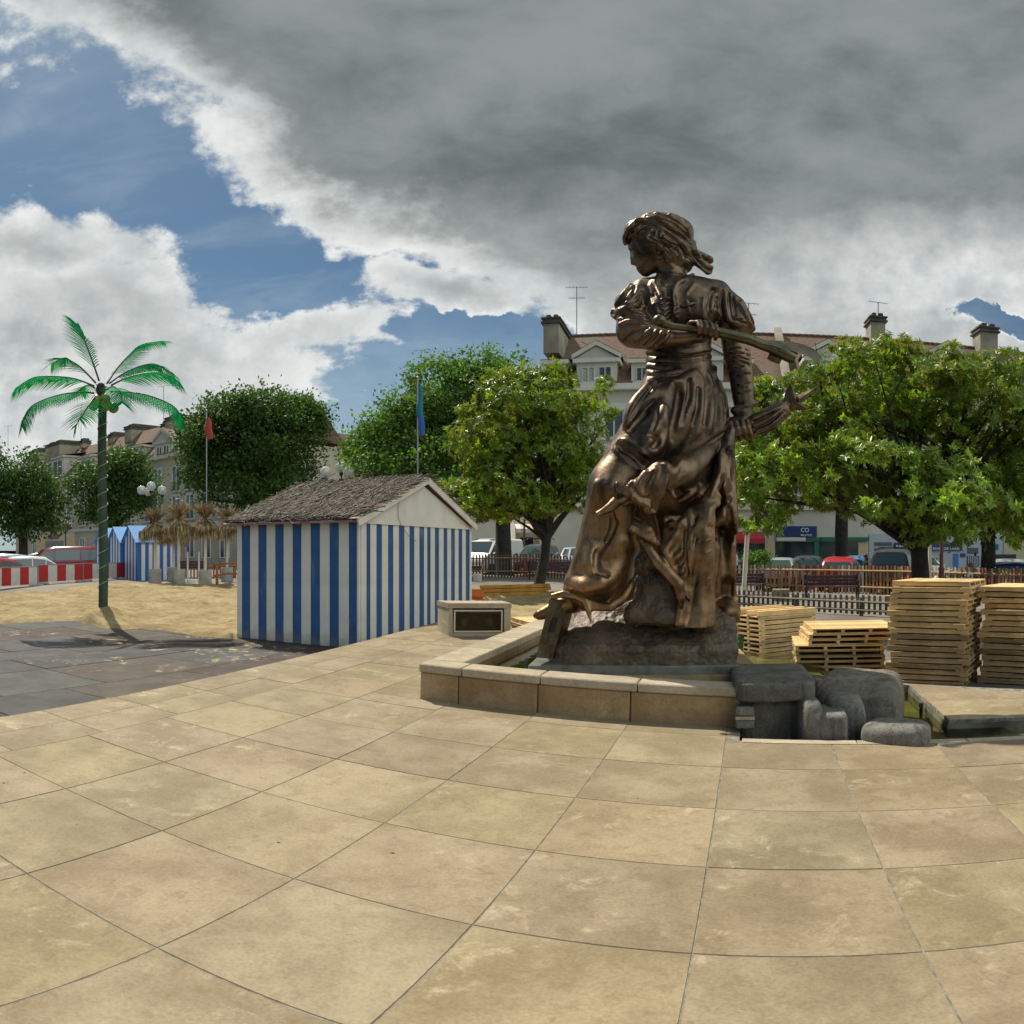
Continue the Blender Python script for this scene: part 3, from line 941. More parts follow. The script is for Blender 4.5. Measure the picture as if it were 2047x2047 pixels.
def build_banner(F):
    """the captured standard's cloth, in bights from her fist to the rock"""
    B = Field((-0.95, -1.15, 0.45), (1.65, 0.35, 3.3))
    rb = vB.r
    full = lambda v, x, y, d: v(x, y, d)
    # big billow along the pole
    B.chain([vM(1440, 1180, -.34), vM(1300, 1330, -.46), vM(1120, 1480, -.62), vM(930, 1620, -.78), vM(790, 1730, -.86)], [vM.r(40), vM.r(85), vM.r(132), vM.r(150), vM.r(112)], 0.04, sv=0.75)
    B.chain([vB(1010, 330, -.68), vB(1060, 420, -.58), vB(1170, 420, -.44)], [rb(80), rb(50), rb(30)], 0.05)
    # gathered neck and fringed end
    B.chain([vB(880, 330, -.90), vB(800, 400, -.94), vB(720, 450, -.92), vB(660, 480, -.90)], [rb(70), rb(68), rb(58), rb(50)], 0.03, sv=.7)
    B.chain([vB(850, 330, -.94), vB(845, 450, -.94), vB(800, 560, -.90)], [rb(40), rb(44), rb(34)], 0.03)
    for L, w in (([(910, 290), (880, 400), (830, 560)], 18), ([(850, 310), (800, 380), (790, 450)], 16), ([(780, 330), (740, 400), (760, 450)], 14), ([(1000, 260), (960, 330), (930, 420), (960, 480)], 12), ([(1150, 330), (1080, 440), (990, 500)], 16), ([(1180, 350), (1140, 440), (1060, 500)], 12), ([(700, 390), (680, 420), (690, 460)], 12)):
        B.fold(vB, L, w, 0.022, off=.1)
    for L, w in (([(880, 300), (850, 400), (810, 540)], 14), ([(820, 330), (775, 390), (775, 450)], 10), ([(905, 330), (880, 430), (850, 560)], 12)):
        B.fold(vB, L, w, 0.016, op='cut')
    random.seed(5)
    for i in range(26):                                   # fringe of the end
        t = i / 25.0
        x = 605 + 195 * t; y = 400 + 110 * t ** 1.1
        d = -.985 + .05 * abs(t - .5)
        B.chain([vB(x, y, d), vB(x + random.uniform(-4, 10), y + 34, d - .02), vB(x + random.uniform(-10, 14), y + 62 + random.uniform(-10, 14), d + .01)], [rb(14), rb(12), rb(6)], 0.004)
    # long hanging fall from the fist
    B.chain([vA(1190, 1440, -.36), vB(1290, 160, -.40), vB(1262, 300, -.46), vB(1225, 440, -.54), vB(1150, 545, -.62)], [rb(30), rb(44), rb(46), rb(46), rb(52)], 0.03)
    def rw2(y, xl, xr, f, b): return (vB((xl + xr) / 2, y, -.2)[2], vB(xl, y, -.2)[0], vB(xr, y, -.2)[0], f, b)
    B.loft([rw2(130, 1285, 1325, -.30, -.16), rw2(220, 1262, 1336, -.34, -.06), rw2(320, 1235, 1342, -.38, 0), rw2(460, 1215, 1348, -.42, .05), rw2(560, 1190, 1352, -.46, .08), rw2(630, 1200, 1356, -.46, .1), rw2(680, 1262, 1358, -.40, .1), rw2(715, 1296, 1356, -.34, .1)], 0.03, p=2.6)
    for L, w in (([(1310, 180), (1318, 340), (1330, 500), (1345, 640)], 14), ([(1275, 330), (1290, 480), (1260, 600), (1205, 650)], 22), ([(1300, 480), (1320, 600), (1330, 690)], 16)):
        B.fold(vB, L, w)
    for L, w in (([(1295, 220), (1300, 360), (1305, 500)], 10), ([(1250, 420), (1240, 520), (1205, 590)], 14), ([(1300, 560), (1310, 640), (1300, 690)], 12), ([(1340, 690), (1325, 705), (1310, 712)], 18)):
        B.fold(vB, L, w, op='cut')
    B.chain([vB(1080, 580, -.64), vB(1150, 560, -.66)], [rb(40), rb(44)], 0.03)
    def row(y, xl, xr, f, b): return (vB((xl + xr) / 2, y, -.55)[2], vB(xl, y, -.55)[0], vB(xr, y, -.55)[0], f, b)
    B.loft([row(560, 1040, 1180, -.68, -.45), row(640, 985, 1190, -.73, -.42), row(740, 940, 1190, -.75, -.42), row(810, 898, 1190, -.76, -.42), row(870, 920, 1190, -.75, -.42), row(930, 965, 1190, -.74, -.42), row(1000, 1000, 1190, -.73, -.40),
            row(1060, 1015, 1192, -.73, -.38), row(1150, 995, 1202, -.76, -.36), row(1275, 975, 1210, -.82, -.34)], 0.03, p=2.8)
    B.loft([row(590, 830, 1050, -.52, -.30), row(660, 850, 1010, -.54, -.30), row(760, 860, 980, -.54, -.30), row(830, 880, 960, -.52, -.30)], 0.03, p=3)
    B.chain([vB(1140, 580, -.70), vB(1152, 720, -.73), vB(1148, 880, -.72), vB(1138, 1000, -.70), vB(1120, 1130, -.70), vB(1130, 1270, -.72)], [rb(34), rb(36), rb(37), rb(38), rb(44), rb(48)], 0.05)
    EL = [(560, 1060), (640, 1012), (720, 965), (800, 908), (835, 902), (900, 928), (980, 985), (1060, 1022), (1150, 1002), (1275, 985)]
    for y in range(565, 1276, 12):
        xl = float(np.interp(y, [e[0] for e in EL], [e[1] for e in EL])); dl = float(np.interp(y, (565, 820, 1000, 1275), (-.66, -.74, -.72, -.80)))
        n_ = 5; P = []
        for q in range(n_ + 1):
            u = q / n_; x = xl + (1188 - xl) * u
            P.append(vB(x, y, dl + (-.70 - dl) * u + .035 * math.sin(PI * u) - .012 * math.sin(u * 11 + y * .012)))
        B.chain(P, rb(17), 0.03)
    B.fold(vB, [(1110, 640), (1060, 760), (980, 850)], 16); B.fold(vB, [(1105, 760), (1070, 880), (1010, 940)], 14); B.fold(vB, [(1070, 640), (1010, 760), (950, 820)], 12, op='cut'); B.fold(vB, [(1090, 720), (1050, 830), (980, 900)], 10, op='cut')
    for L, w in (([(1060, 600), (1060, 760), (1050, 900), (1060, 1010)], 14), ([(1020, 660), (1010, 780), (990, 880)], 10), ([(900, 620), (930, 650), (1000, 640)], 16), ([(1250, 200), (1240, 330), (1190, 470)], 12), ([(1230, 520), (1180, 560), (1175, 640)], 14)):
        B.fold(vB, L, w, 0.022, off=.1)
    for L, w in (([(1030, 700), (1030, 860), (1040, 960)], 8), ([(1275, 180), (1275, 320), (1235, 440)], 8)):
        B.fold(vB, L, w, 0.016, op='cut')
    for y in (690, 760, 830, 1000):                       # bands round the roll
        B.ridge(vB, [(1112, y + 12), (1150, y), (1182, y - 16)], 4, 0.006, off=-.5)
    # cloth twisted round the upper end of the shaft
    B.chain([vA(1310, 1410, -.24), vA(1420, 1370, -.24), vA(1500, 1310, -.22), vA(1530, 1282, -.2)], [vA.r(60), vA.r(70), vA.r(56), vA.r(32)], 0.02)
    for L in ([(1330, 1362), (1400, 1330), (1500, 1285)], [(1335, 1405), (1420, 1365), (1512, 1300)], [(1350, 1440), (1440, 1405), (1515, 1330)]):
        B.ridge(vA, L, 13, 0.012); B.ridge(vA, [(x + 6, y + 21) for x, y in L], 9, 0.012, off=.3, op='cut')
    # fringed strap hanging over the rock, ending by the hem
    B.chain([vB(650, 590, -.74), vB(720, 640, -.74), vB(790, 690, -.76), vB(850, 770, -.76)], [rb(20), rb(34), rb(36), rb(20)], 0.02)
    for i in range(20):
        t = i / 19.0; x = 670 + 170 * t; y = 640 + 95 * t
        B.chain([vB(x, y, -.80), vB(x - 4 + random.uniform(-5, 5), y + 30, -.815), vB(x + random.uniform(-8, 8), y + 56 + random.uniform(-8, 8), -.79)], [rb(10), rb(8), rb(4)], 0.004)
    B.chain([vB(750, 730, -.74), vB(790, 790, -.76), vB(850, 880, -.80), vB(930, 960, -.84), vB(985, 1020, -.86), vB(1000, 1100, -.86), vB(1005, 1160, -.84)], [rb(24), rb(26), rb(29), rb(32), rb(32), rb(26), rb(12)], 0.02, sv=.7)
    for i in range(26):
        t = i / 25.0; x = 885 + 150 * t; y = 850 + 245 * t
        B.chain([vB(x - 12, y, -.80), vB(x + 10, y + 14, -.83), vB(x + 12 + random.uniform(-4, 8), y + 34, -.81)], [rb(10), rb(9), rb(5)], 0.004)
    # torn strip round the hem
    B.chain([vB(196, 1100, -.72), vB(270, 1082, -.74), vB(350, 1098, -.76), vB(405, 1125, -.78), vB(425, 1185, -.80), vB(440, 1250, -.82)], [rb(17), rb(19), rb(20), rb(21), rb(16), rb(7)], 0.015, sv=.8)
    B.chain([vB(300, 1060, -.66), vB(390, 1110, -.74), vB(470, 1160, -.78), vB(560, 1165, -.78), vB(640, 1110, -.74), vB(690, 1030, -.70), vB(725, 975, -.66)], [rb(26), rb(28), rb(24), rb(25), rb(25), rb(21), rb(16)], 0.02, sv=.7)
    return B


def build_rock():
    R = Field((-1.45, -1.15, 0.25), (0.85, 1.0, 2.0))
    def row(y, xl, xr, f, b, d): return (vB((xl + xr) / 2, y, d)[2], vB(xl, y, -.1)[0], vB(xr, y, -.1)[0], f, b)
    R.loft([row(1565, 178, 1392, -.86, .80, -.86), row(1440, 184, 1392, -.85, .80, -.85), row(1400, 200, 1386, -.81, .78, -.81), row(1365, 228, 1376, -.73, .76, -.74), row(1310, 280, 1362, -.58, .72, -.60), row(1250, 335, 1345, -.44, .68, -.46), row(1195, 385, 1325, -.32, .62, -.34), row(1150, 450, 1280, -.2, .56, -.22)], 0.04, p=4.2)
    def blk(y, xl, xr, f, b, d=-.62): return (vB((xl + xr) / 2, y, d)[2], vB(xl, y, d)[0], vB(xr, y, d)[0], f, b)
    R.loft([blk(1235, 712, 1010, -.72, -.2), blk(1100, 715, 1005, -.70, -.2), blk(1000, 722, 985, -.66, -.2), blk(960, 740, 950, -.60, -.2)], 0.12, p=4)
    R.chain([vB(700, 1215, -.66), vB(1000, 1225, -.66)], [.10, .10], 0.14)
    R.ball(vB(790, 890, -.55), (vB.r(72), .13, vB.r(80)), 0.02)
    R.ridge(vB, [(745, 870), (760, 900), (750, 930)], 9, 0.02, op='cut'); R.ridge(vB, [(800, 930), (820, 945), (840, 938)], 12, 0.02, op='cut')
    R.ridge(vB, [(770, 850), (775, 862)], 10, 0.02, op='cut')
    return R


statue = empty('statue', ST_O, -ST_AZ, 'bronze statue of a woman in a long dress gripping an axe and a captured standard', 'statue')


def to_statue_local(P):
    return P


F_ = build_figure()
statue_mesh_link('figure', F_.mesh('figure', M_BRONZE, ((0.006, 9, 3, 1),)), statue)
B_ = build_banner(F_)
statue_mesh_link('banner_cloth', B_.mesh('banner_cloth', M_BRONZE, ((0.006, 12, 3, 5),)), statue)
R_ = build_rock()
statue_mesh_link('rock_base', R_.mesh('rock_base', M_BRONZE_ROUGH, ((0.075, 2.2, 3, 2), (0.030, 7, 3, 4), (0.010, 26, 3, 6)), 0.0), statue)
del F_, B_, R_

# axe: knobbed shaft, crescent blade seen almost edge on
axe = MB()
T = lambda a: Vector(a)
pts = [vH(690, 1520, -.66), vH(820, 1562, -.66), vH(1100, 1598, -.66), vH(1400, 1642, -.66), vA(1300, 868, -.66), vA(1400, 908, -.66), vA(1505, 950, -.66)]
axe.tube([T(p) for p in pts], [vH.r(x) for x in (46, 40, 40, 62, 64, 62, 58)], 14)
axe.sphere(T(vH(632, 1488, -.66)), (vH.r(78), vH.r(74), vH.r(72)), 18, 12)
axe.build('axe_shaft', M_AXE, statue, True, 50)
hd = MB()
hd.tube([T(vA(1480, 940, -.66)), T(vA(1500, 948, -.66)), T(vA(1560, 975, -.66)), T(vA(1588, 988, -.66))], [vA.r(30), vA.r(36), vA.r(38), vA.r(34)], 16)
hd.tube([T(vA(1420, 968, -.60)), T(vA(1462, 985, -.60)), T(vA(1500, 1000, -.60))], [vA.r(22), vA.r(26), vA.r(24)], 4)
hd.build('axe_socket', M_AXE, statue, True, 40)
top = [(1375, 886), (1460, 884), (1550, 890), (1640, 908), (1710, 940), (1755, 985), (1764, 1000)]
bot = [(1375, 892), (1440, 905), (1500, 925), (1570, 940), (1640, 962), (1690, 990), (1742, 1022)]
bl = MB()
for k in range(len(top) - 1):
    # the blade is a thin wedge that leans away from the viewer: upper edge far, lower edge near
    q = [T(vA(*top[k], -.50)), T(vA(*top[k + 1], -.50)), T(vA(*bot[k + 1], -.72)), T(vA(*bot[k], -.72))]
    bl.prism(q, (0.0, 0.012, 0.022))
bl.build('axe_blade', M_AXE, statue, False)
# standard: shaft and the pointed iron at its head
pole = MB()
pole.tube([T(vB(478, 588, -1.02)), T(vB(600, 520, -.97)), T(vB(780, 410, -.92)), T(vM(1000, 1460, -.70)), T(vM(1500, 1120, -.30)), T(vA(1400, 1350, -.24)), T(vA(1545, 1270, -.20))], [.028, .036, .036, .034, .034, .034, .034], 12)
pole.tube([T(vB(600, 505, -.98)), T(vB(560, 545, -1.0)), T(vB(486, 585, -1.02))], [.055, .05, .02], 10)
pole.build('standard_shaft', M_BRONZE, statue, True, 50)
fin = MB()
c = vA(1585, 1262, -.20)
def spike(tip, base_pts, w):
    a, b = [T(p) for p in base_pts]; t = T(tip)
    off = Vector((0, w, 0))
    i = fin.addv([a, b, (a + b) / 2 - off, (a + b) / 2 + off, t])
    for f in ((0, 2, 4), (2, 1, 4), (1, 3, 4), (3, 0, 4), (0, 3, 1, 2)): fin.face([i + k for k in f])
spike(vA(1755, 1143, -.16), (vA(1585, 1225, -.20), vA(1612, 1278, -.20)), .06)
prof = [(1560, 1140), (1568, 1172), (1590, 1212), (1616, 1240), (1640, 1275), (1668, 1304), (1628, 1312), (1580, 1310), (1540, 1298), (1514, 1252), (1524, 1205), (1540, 1168)]
cen = T(c) + Vector((0, -.055, 0)); cen2 = T(c) + Vector((0, .055, 0)); P_ = [T(vA(x, y, -.20)) for x, y in prof]
i_ = fin.addv(P_ + [cen, cen2])
for k in range(len(P_)):
    q_ = (k + 1) % len(P_); fin.face((i_ + k, i_ + q_, i_ + 12)); fin.face((i_ + q_, i_ + k, i_ + 13))
fin.build('standard_head', M_BRONZE, statue, True, 30)
# timber beam under her foot, the shade in its mortise painted as a dark plate
M_BEAM = bronze('bronze_beam', (0.06, 0.045, 0.025), (0.17, 0.13, 0.07), 0.45, 0.6)
bm_ = MB()
a0, a1, b0, b1 = vB(182, 1115, -.74), vB(302, 1120, -.62), vB(98, 1478, -.86), vB(200, 1485, -.74)
away = Vector((0.05, .26, 0.0))
bm_.prism([T(b0), T(b1), T(a1), T(a0)], away)
bm_.build('timber_beam', M_BEAM, statue)
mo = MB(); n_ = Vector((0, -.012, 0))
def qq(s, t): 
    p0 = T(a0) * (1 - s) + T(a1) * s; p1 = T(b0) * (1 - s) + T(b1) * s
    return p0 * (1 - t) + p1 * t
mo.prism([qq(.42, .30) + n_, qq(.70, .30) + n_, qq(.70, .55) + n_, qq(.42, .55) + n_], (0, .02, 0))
mo.build('mortise', mat('mortise_shade', (0.012, 0.010, 0.008), 0.8), statue)
# signature cut into the block
cu = bpy.data.curves.new('signature', 'FONT'); cu.body = 'DUBRAY'; cu.size = 0.115; cu.extrude = 0.006; cu.align_x = 'CENTER'
cu.materials.append(mat('signature_dark', (0.02, 0.014, 0.01), 0.6))
sg = text_mesh('signature', cu, statue)
sg.location = T(vB(845, 1022, -.74)); sg.rotation_euler = (PI / 2, math.radians(-4), 0)
# plinth slab of greenish bronze
M_PLINTH = bronze('plinth_bronze', (0.095, 0.098, 0.078), (0.22, 0.222, 0.18), 0.5, 0.3)
M_PLINTH.node_tree.nodes['Principled BSDF'].inputs['Metallic'].default_value = 0.35
pl = MB()
q0, q1 = vB(50, 1500, -.86), vB(1378, 1588, -.92)
z1 = vB(700, 1555, -.88)[2] + .035
pl.box(((q0[0] + q1[0]) / 2, 0.0, z1 - .06), (q1[0] - q0[0], 1.75, .12), bev=.012)
pl.build('plinth', M_PLINTH, statue)
# ------------------------------------------------------------------ setting materials
def stone_mat(name, c1, c2, rough=0.75, spots=True, bump=0.25, tint=0.10):
    """limestone slab: cloudy colour, pale scaling, dark specks, slight tone change from piece to piece"""
    m = bpy.data.materials.new(name); m.use_nodes = True
    t = NT(m.node_tree); b = m.node_tree.nodes['Principled BSDF']
    g = t.new('ShaderNodeNewGeometry').outputs['Position']
    rnd = t.new('ShaderNodeObjectInfo').outputs['Random']
    co = t.new('ShaderNodeVectorMath', operation='ADD')
    t.l.new(g, co.inputs[0]); t.l.new(t.vec(t.mul(rnd, 37.0), t.mul(rnd, 19.0), 0.0), co.inputs[1]); co = co.outputs[0]
    f = t.noise(co, 1.6, 7, 0.62)
    col = t.mix(t.step(f, 0.36, 0.66), c1, c2)
    f2 = t.noise(co, 4.2, 9, 0.74, 0.6)
    pale = t.mul(t.step(f2, 0.52, 0.66), t.mul(t.step(t.noise(co, 0.9, 4, 0.6), 0.46, 0.62), 0.85))
    col = t.mix(pale, col, tuple(min(1, x * 1.28 + .035) for x in c2))
    mott = t.noise(co, 10.0, 6, 0.7, 0.3)
    col = t.mix(t.mul(t.step(mott, .48, .66), .40), col, tuple(x * f_ for x, f_ in zip(c1, (.80, .74, .72))))
    dirt = t.mul(t.step(t.noise(co, 3.2, 8, 0.7), 0.58, 0.8), 0.30)
    col = t.mix(dirt, col, tuple(x * 0.55 for x in c1))
    grain = t.noise(co, 60.0, 4, 0.7)
    col = t.mix(0.30, col, t.mix(t.step(grain, 0.3, 0.7), (0.55, 0.55, 0.55), (1.35, 1.35, 1.35)), 'MULTIPLY')
    k = t.lin(rnd, 0, 1, 1 - tint, 1 + tint)
    col = t.mix(1.0, col, t.vec(k, t.mul(k, t.lin(t.m('FRACT', t.mul(rnd, 7.3)), 0, 1, 0.975, 1.02)), t.mul(k, t.lin(t.m('FRACT', t.mul(rnd, 13.7)), 0, 1, 0.95, 1.05))), 'MULTIPLY')
    if spots:
        vo = t.new('ShaderNodeTexVoronoi'); vo.inputs['Scale'].default_value = 5.5
        t.l.new(co, vo.inputs['Vector'])
        cx, cy, cz = t.xyz(vo.outputs['Color'])
        sp_ = t.mul(t.m('LESS_THAN', vo.outputs['Distance'], t.mul(cx, 0.065)), t.m('GREATER_THAN', cy, 0.5))
        col = t.mix(t.mul(sp_, 0.85), col, (0.03, 0.025, 0.02))
    t.l.new(col, b.inputs['Base Color'])
    b.inputs['Roughness'].default_value = rough
    b.inputs['Specular IOR Level'].default_value = 0.22
    bn = t.new('ShaderNodeBump'); bn.inputs['Strength'].default_value = bump; bn.inputs['Distance'].default_value = 0.006
    t.l.new(t.add(t.mul(f2, 0.7), t.mul(grain, 0.5)), bn.inputs['Height']); t.l.new(bn.outputs[0], b.inputs['Normal'])
    return m


M_SLAB = stone_mat('limestone_slab', (0.215, 0.166, 0.098), (0.315, 0.252, 0.158), tint=0.06)
M_COPING = stone_mat('limestone_coping', (0.34, 0.28, 0.19), (0.46, 0.39, 0.28), spots=False)
M_WALLSTONE = stone_mat('limestone_face', (0.255, 0.165, 0.082), (0.37, 0.26, 0.145), spots=False)
M_JOINT = mat('joint_mortar', (0.20, 0.185, 0.15), 0.95, var=0.4, vscale=14, bump=0.4, bscale=80)
M_ASPHALT = mat('asphalt', (0.065, 0.065, 0.067), 0.9, var=0.25, vscale=1.2, bump=0.3, bscale=60)
M_TERRACE = mat('terrace_paving', (0.125, 0.105, 0.085), 0.9, col2=(0.22, 0.195, 0.16), vscale=0.5, bump=0.3, bscale=20)

# ------------------------------------------------------------------ ground
def terrace_h(a, d):
    """the square rises about half a metre towards its far side, and more so to the left"""
    s = min(1.0, max(0.0, (0.24 - a) / 0.22)); s = s * s * (3 - 2 * s)
    s = 0.08 + 0.92 * s
    r = min(1.0, max(0.0, (d - 17.0) / 12.0)); r = r * r * (3 - 2 * r)
    f = 1.0
    if a < -0.33:
        k = min(1.0, max(0.0, (d - 34.0) / 3.5)); f = 1 - k * k * (3 - 2 * k)
        w = min(1.0, (-0.33 - a) / 0.05); f = 1 - w * (1 - f)
    return 0.45 * s * r * f


def ter(px, d):
    """point on the terrace below a picture column"""
    return polar(px, d, terrace_h(azr(px), d))


gm = MB()
gm.lathe([(0.01, 0), (60, 0), (400, 0), (2500, 0)], (0, 0, -0.02), 48)
g_ = gm.build('ground', M_ASPHALT); tag(g_, kind='structure')

AZ = np.linspace(-1.25, 1.25, 161); DD = np.concatenate([np.linspace(6.0, 40, 69), np.linspace(42, 140, 12)])
V = []; Fc = []
for d in DD:
    for a in AZ: V.append((math.sin(a) * d, math.cos(a) * d, terrace_h(a, d)))
nA = len(AZ)
for i in range(len(DD) - 1):
    for k in range(nA - 1): Fc += [i * nA + k, i * nA + k + 1, (i + 1) * nA + k + 1, (i + 1) * nA + k]
te = link('terrace', fast_mesh('terrace', V, Fc, 4, M_TERRACE, True)); tag(te, kind='structure')

# ------------------------------------------------------------------ the plaza
plaza = MB()
EDGE_I = -1.0


def plate(poly, h0, h1, mb):
    """flat plate on the plaza plane; poly in slab coordinates"""
    P = [plz(i, j, h1) for i, j in poly]
    mb.prism(P, plz(0, 0, h0) - plz(0, 0, h1))


J_T = -0.0035
far_edge = [ij(on_plaza(x, y)) for x, y in ((1608, 1345), (1802, 1365), (2047, 1377), (2300, 1404))]
main_poly = [(EDGE_I, -4), (12, -4), (12, 5.88), (5.13, 5.88), (5.13, 6.38), (1.61, 6.38), (1.61, 12.6), (EDGE_I, 12.6)]
plate(main_poly, -0.75, J_T, plaza)
right_poly = [(7.40, 6.75), (12, 6.75), (12, far_edge[3][1]), far_edge[2], far_edge[1], far_edge[0], (6.35, 9.35), (7.38, 8.75)]
plate(right_poly, -0.75, J_T, plaza)
pz = plaza.build('plaza', M_JOINT); tag(pz, kind='structure')


def clip_poly(poly, a, b, c):
    """part of a convex polygon where a*i + b*j <= c"""
    out = []
    for k in range(len(poly)):
        p, q = poly[k], poly[(k + 1) % len(poly)]
        dp, dq = a * p[0] + b * p[1] - c, a * q[0] + b * q[1] - c
        if dp <= 0: out.append(p)
        if dp * dq < 0:
            t = dp / (dp - dq); out.append((p[0] + t * (q[0] - p[0]), p[1] + t * (q[1] - p[1])))
    return out


def slab(poly, name, material, parent, h=0.0, th=0.045, bev=0.004, wob=0.0012, tl=0.003):
    """one paving slab with chamfered rim; poly in slab coordinates, convex"""
    n = len(poly)
    ci = sum(p[0] for p in poly) / n; cj = sum(p[1] for p in poly) / n
    o = plz(ci, cj, h)
    X, Y, Zn = _ei.normalized(), _ej.normalized(), _en
    dz = random.uniform(-wob, wob); ax = random.uniform(-tl, tl); ay = random.uniform(-tl, tl)
    loc = []
    for i, j in poly:
        d = plz(i, j, h) - o
        loc.append((d.dot(X), d.dot(Y)))
    b = MB()
    def ring(sh, z):
        r = []
        for x, y in loc:
            L = math.hypot(x, y); k = max(0.0, (L - sh) / L)
            r.append(Vector((x * k, y * k, z + dz + x * ax * .3 + y * ay * .3)))
        return r
    i0 = b.addv(ring(0.004, -th)); i1 = b.addv(ring(0.004, -bev)); i2 = b.addv(ring(0.004 + bev * 0.8, 0.0))
    for k in range(n):
        q = (k + 1) % n
        b.face((i0 + k, i0 + q, i1 + q, i1 + k)); b.face((i1 + k, i1 + q, i2 + q, i2 + k))
    b.face([i2 + k for k in range(n)])
    me = b.mesh(name, material)
    ob = link(name, me, parent, o, RP.to_euler())
    return ob


random.seed(21)
half = 0.012
n_sl = 0
rows_i = [EDGE_I, -0.52] + list(range(0, 11))
for a, bnd in zip(rows_i[:-1], rows_i[1:]):
    for j in range(-3, 13):
        jo = 0.0 if a >= 0 else (0.18 if a == -0.52 else 0.18)
        poly = [(a, j + jo), (bnd, j + jo), (bnd, j + 1 + jo), (a, j + 1 + jo)]
        # keep clear of the basin and wall
        pieces = []
        if bnd <= 1.61: pieces = [clip_poly(poly, 0, 1, 12.6)]
        elif a < 1.61: pieces = [clip_poly(clip_poly(clip_poly(poly, 1, 0, 1.61), 0, -1, -6.38), 0, 1, 12.6), clip_poly(poly, 0, 1, 6.38)]
        elif bnd <= 5.13: pieces = [clip_poly(poly, 0, 1, 6.38)]
        elif a < 5.13: pieces = [clip_poly(clip_poly(clip_poly(poly, 1, 0, 5.13), 0, -1, -5.80), 0, 1, 6.38), clip_poly(poly, 0, 1, 5.80)]
        else: pieces = [clip_poly(poly, 0, 1, 5.80)]
        for pc in pieces:
            if len(pc) < 3: continue
            A = abs(sum(pc[k][0] * pc[(k + 1) % len(pc)][1] - pc[(k + 1) % len(pc)][0] * pc[k][1] for k in range(len(pc)))) / 2
            if A < 0.03: continue
            cc = plz(sum(p[0] for p in pc) / len(pc), sum(p[1] for p in pc) / len(pc))
            if cc.y < -0.6 or abs(math.atan2(cc.x, cc.y)) > 1.15: continue
            slab(pc, 'paving_slab', M_SLAB, pz); n_sl += 1
# rim stones of the basin in front of the boulders
for k in range(6):
    slab([(5.15 + k * 1.1, 5.80), (6.25 + k * 1.1, 5.80), (6.25 + k * 1.1, 5.93), (5.15 + k * 1.1, 5.93)], 'rim_stone', M_COPING, pz, 0.004, 0.06)
# slabs of the far bank
for a in np.arange(6.4, 12, 1.0):
    for j in (6.75, 7.75, 8.75, 9.75):
        pc = [(a, j), (a + 1, j), (a + 1, j + 1), (a, j + 1)]
        pc = clip_poly(pc, -1, -0.46, -(7.40 + 0.46 * 6.75) + 0.0) if False else pc
        # right of the basin's slanted side, and this side of the far edge
        x0, y0 = 7.40, 6.75; x1, y1 = 7.38, 8.75
        pc = clip_poly(pc, -1, 0, -7.39) if j < 8.7 else clip_poly(pc, -(9.35 - 8.75), -(7.38 - 6.35), -((9.35 - 8.75) * 6.35 + (7.38 - 6.35) * 9.35))
        for (p, q) in zip(far_edge[:-1], far_edge[1:]):
            nx, ny = -(q[1] - p[1]), q[0] - p[0]
            if len(pc) >= 3: pc = clip_poly(pc, nx, ny, nx * p[0] + ny * p[1])
        if len(pc) >= 3:
            A = abs(sum(pc[k][0] * pc[(k + 1) % len(pc)][1] - pc[(k + 1) % len(pc)][0] * pc[k][1] for k in range(len(pc)))) / 2
            if A > .03: slab(pc, 'paving_slab', M_SLAB, pz)

# ------------------------------------------------------------------ basin: algae-green floor and shallow water
M_ALGAE = mat('algae_floor', (0.10, 0.11, 0.035), 0.8, col2=(0.26, 0.24, 0.10), vscale=2.5, bump=0.3, bscale=14)
M_WATER = bpy.data.materials.new('basin_water'); M_WATER.use_nodes = True
t = NT(M_WATER.node_tree); t.n.remove(t.n['Principled BSDF'])
tr = t.new('ShaderNodeBsdfTransparent'); tr.inputs[0].default_value = (0.66, 0.70, 0.45, 1)
gl = t.new('ShaderNodeBsdfGlossy'); gl.inputs['Roughness'].default_value = 0.05
bn = t.new('ShaderNodeBump'); bn.inputs['Strength'].default_value = 0.12; bn.inputs['Distance'].default_value = 0.02
t.l.new(t.noise(t.new('ShaderNodeTexCoord').outputs['Object'], 6.0, 3, 0.5), bn.inputs['Height']); t.l.new(bn.outputs[0], gl.inputs['Normal'])
fr = t.new('ShaderNodeFresnel'); fr.inputs[0].default_value = 1.33
mx = t.new('ShaderNodeMixShader'); t.l.new(fr.outputs[0], mx.inputs[0]); t.l.new(tr.outputs[0], mx.inputs[1]); t.l.new(gl.outputs[0], mx.inputs[2])
t.l.new(mx.outputs[0], t.n['Material Output'].inputs[0])
basin_poly = [(1.62, 5.9), (8.2, 5.9), (7.6, 8.9), (6.5, 9.6), (6.2, 12.0), (1.62, 12.0)]
b_ = MB(); plate(basin_poly, -0.50, -0.19, b_); o = b_.build('basin_floor', M_ALGAE); tag(o, kind='structure')
b_ = MB(); b_.poly([plz(i, j, -0.09) for i, j in basin_poly]); o = b_.build('water', M_WATER); tag(o, kind='structure')
pool_poly = [(1.99, 6.67), (5.10, 6.67), (5.10, 11.6), (1.99, 11.6)]
b_ = MB(); plate(pool_poly, .0, .12, b_); o = b_.build('pool_floor', M_ALGAE); tag(o, kind='structure')
b_ = MB(); b_.poly([plz(i, j, .20) for i, j in pool_poly]); o = b_.build('water', M_WATER); tag(o, kind='structure')
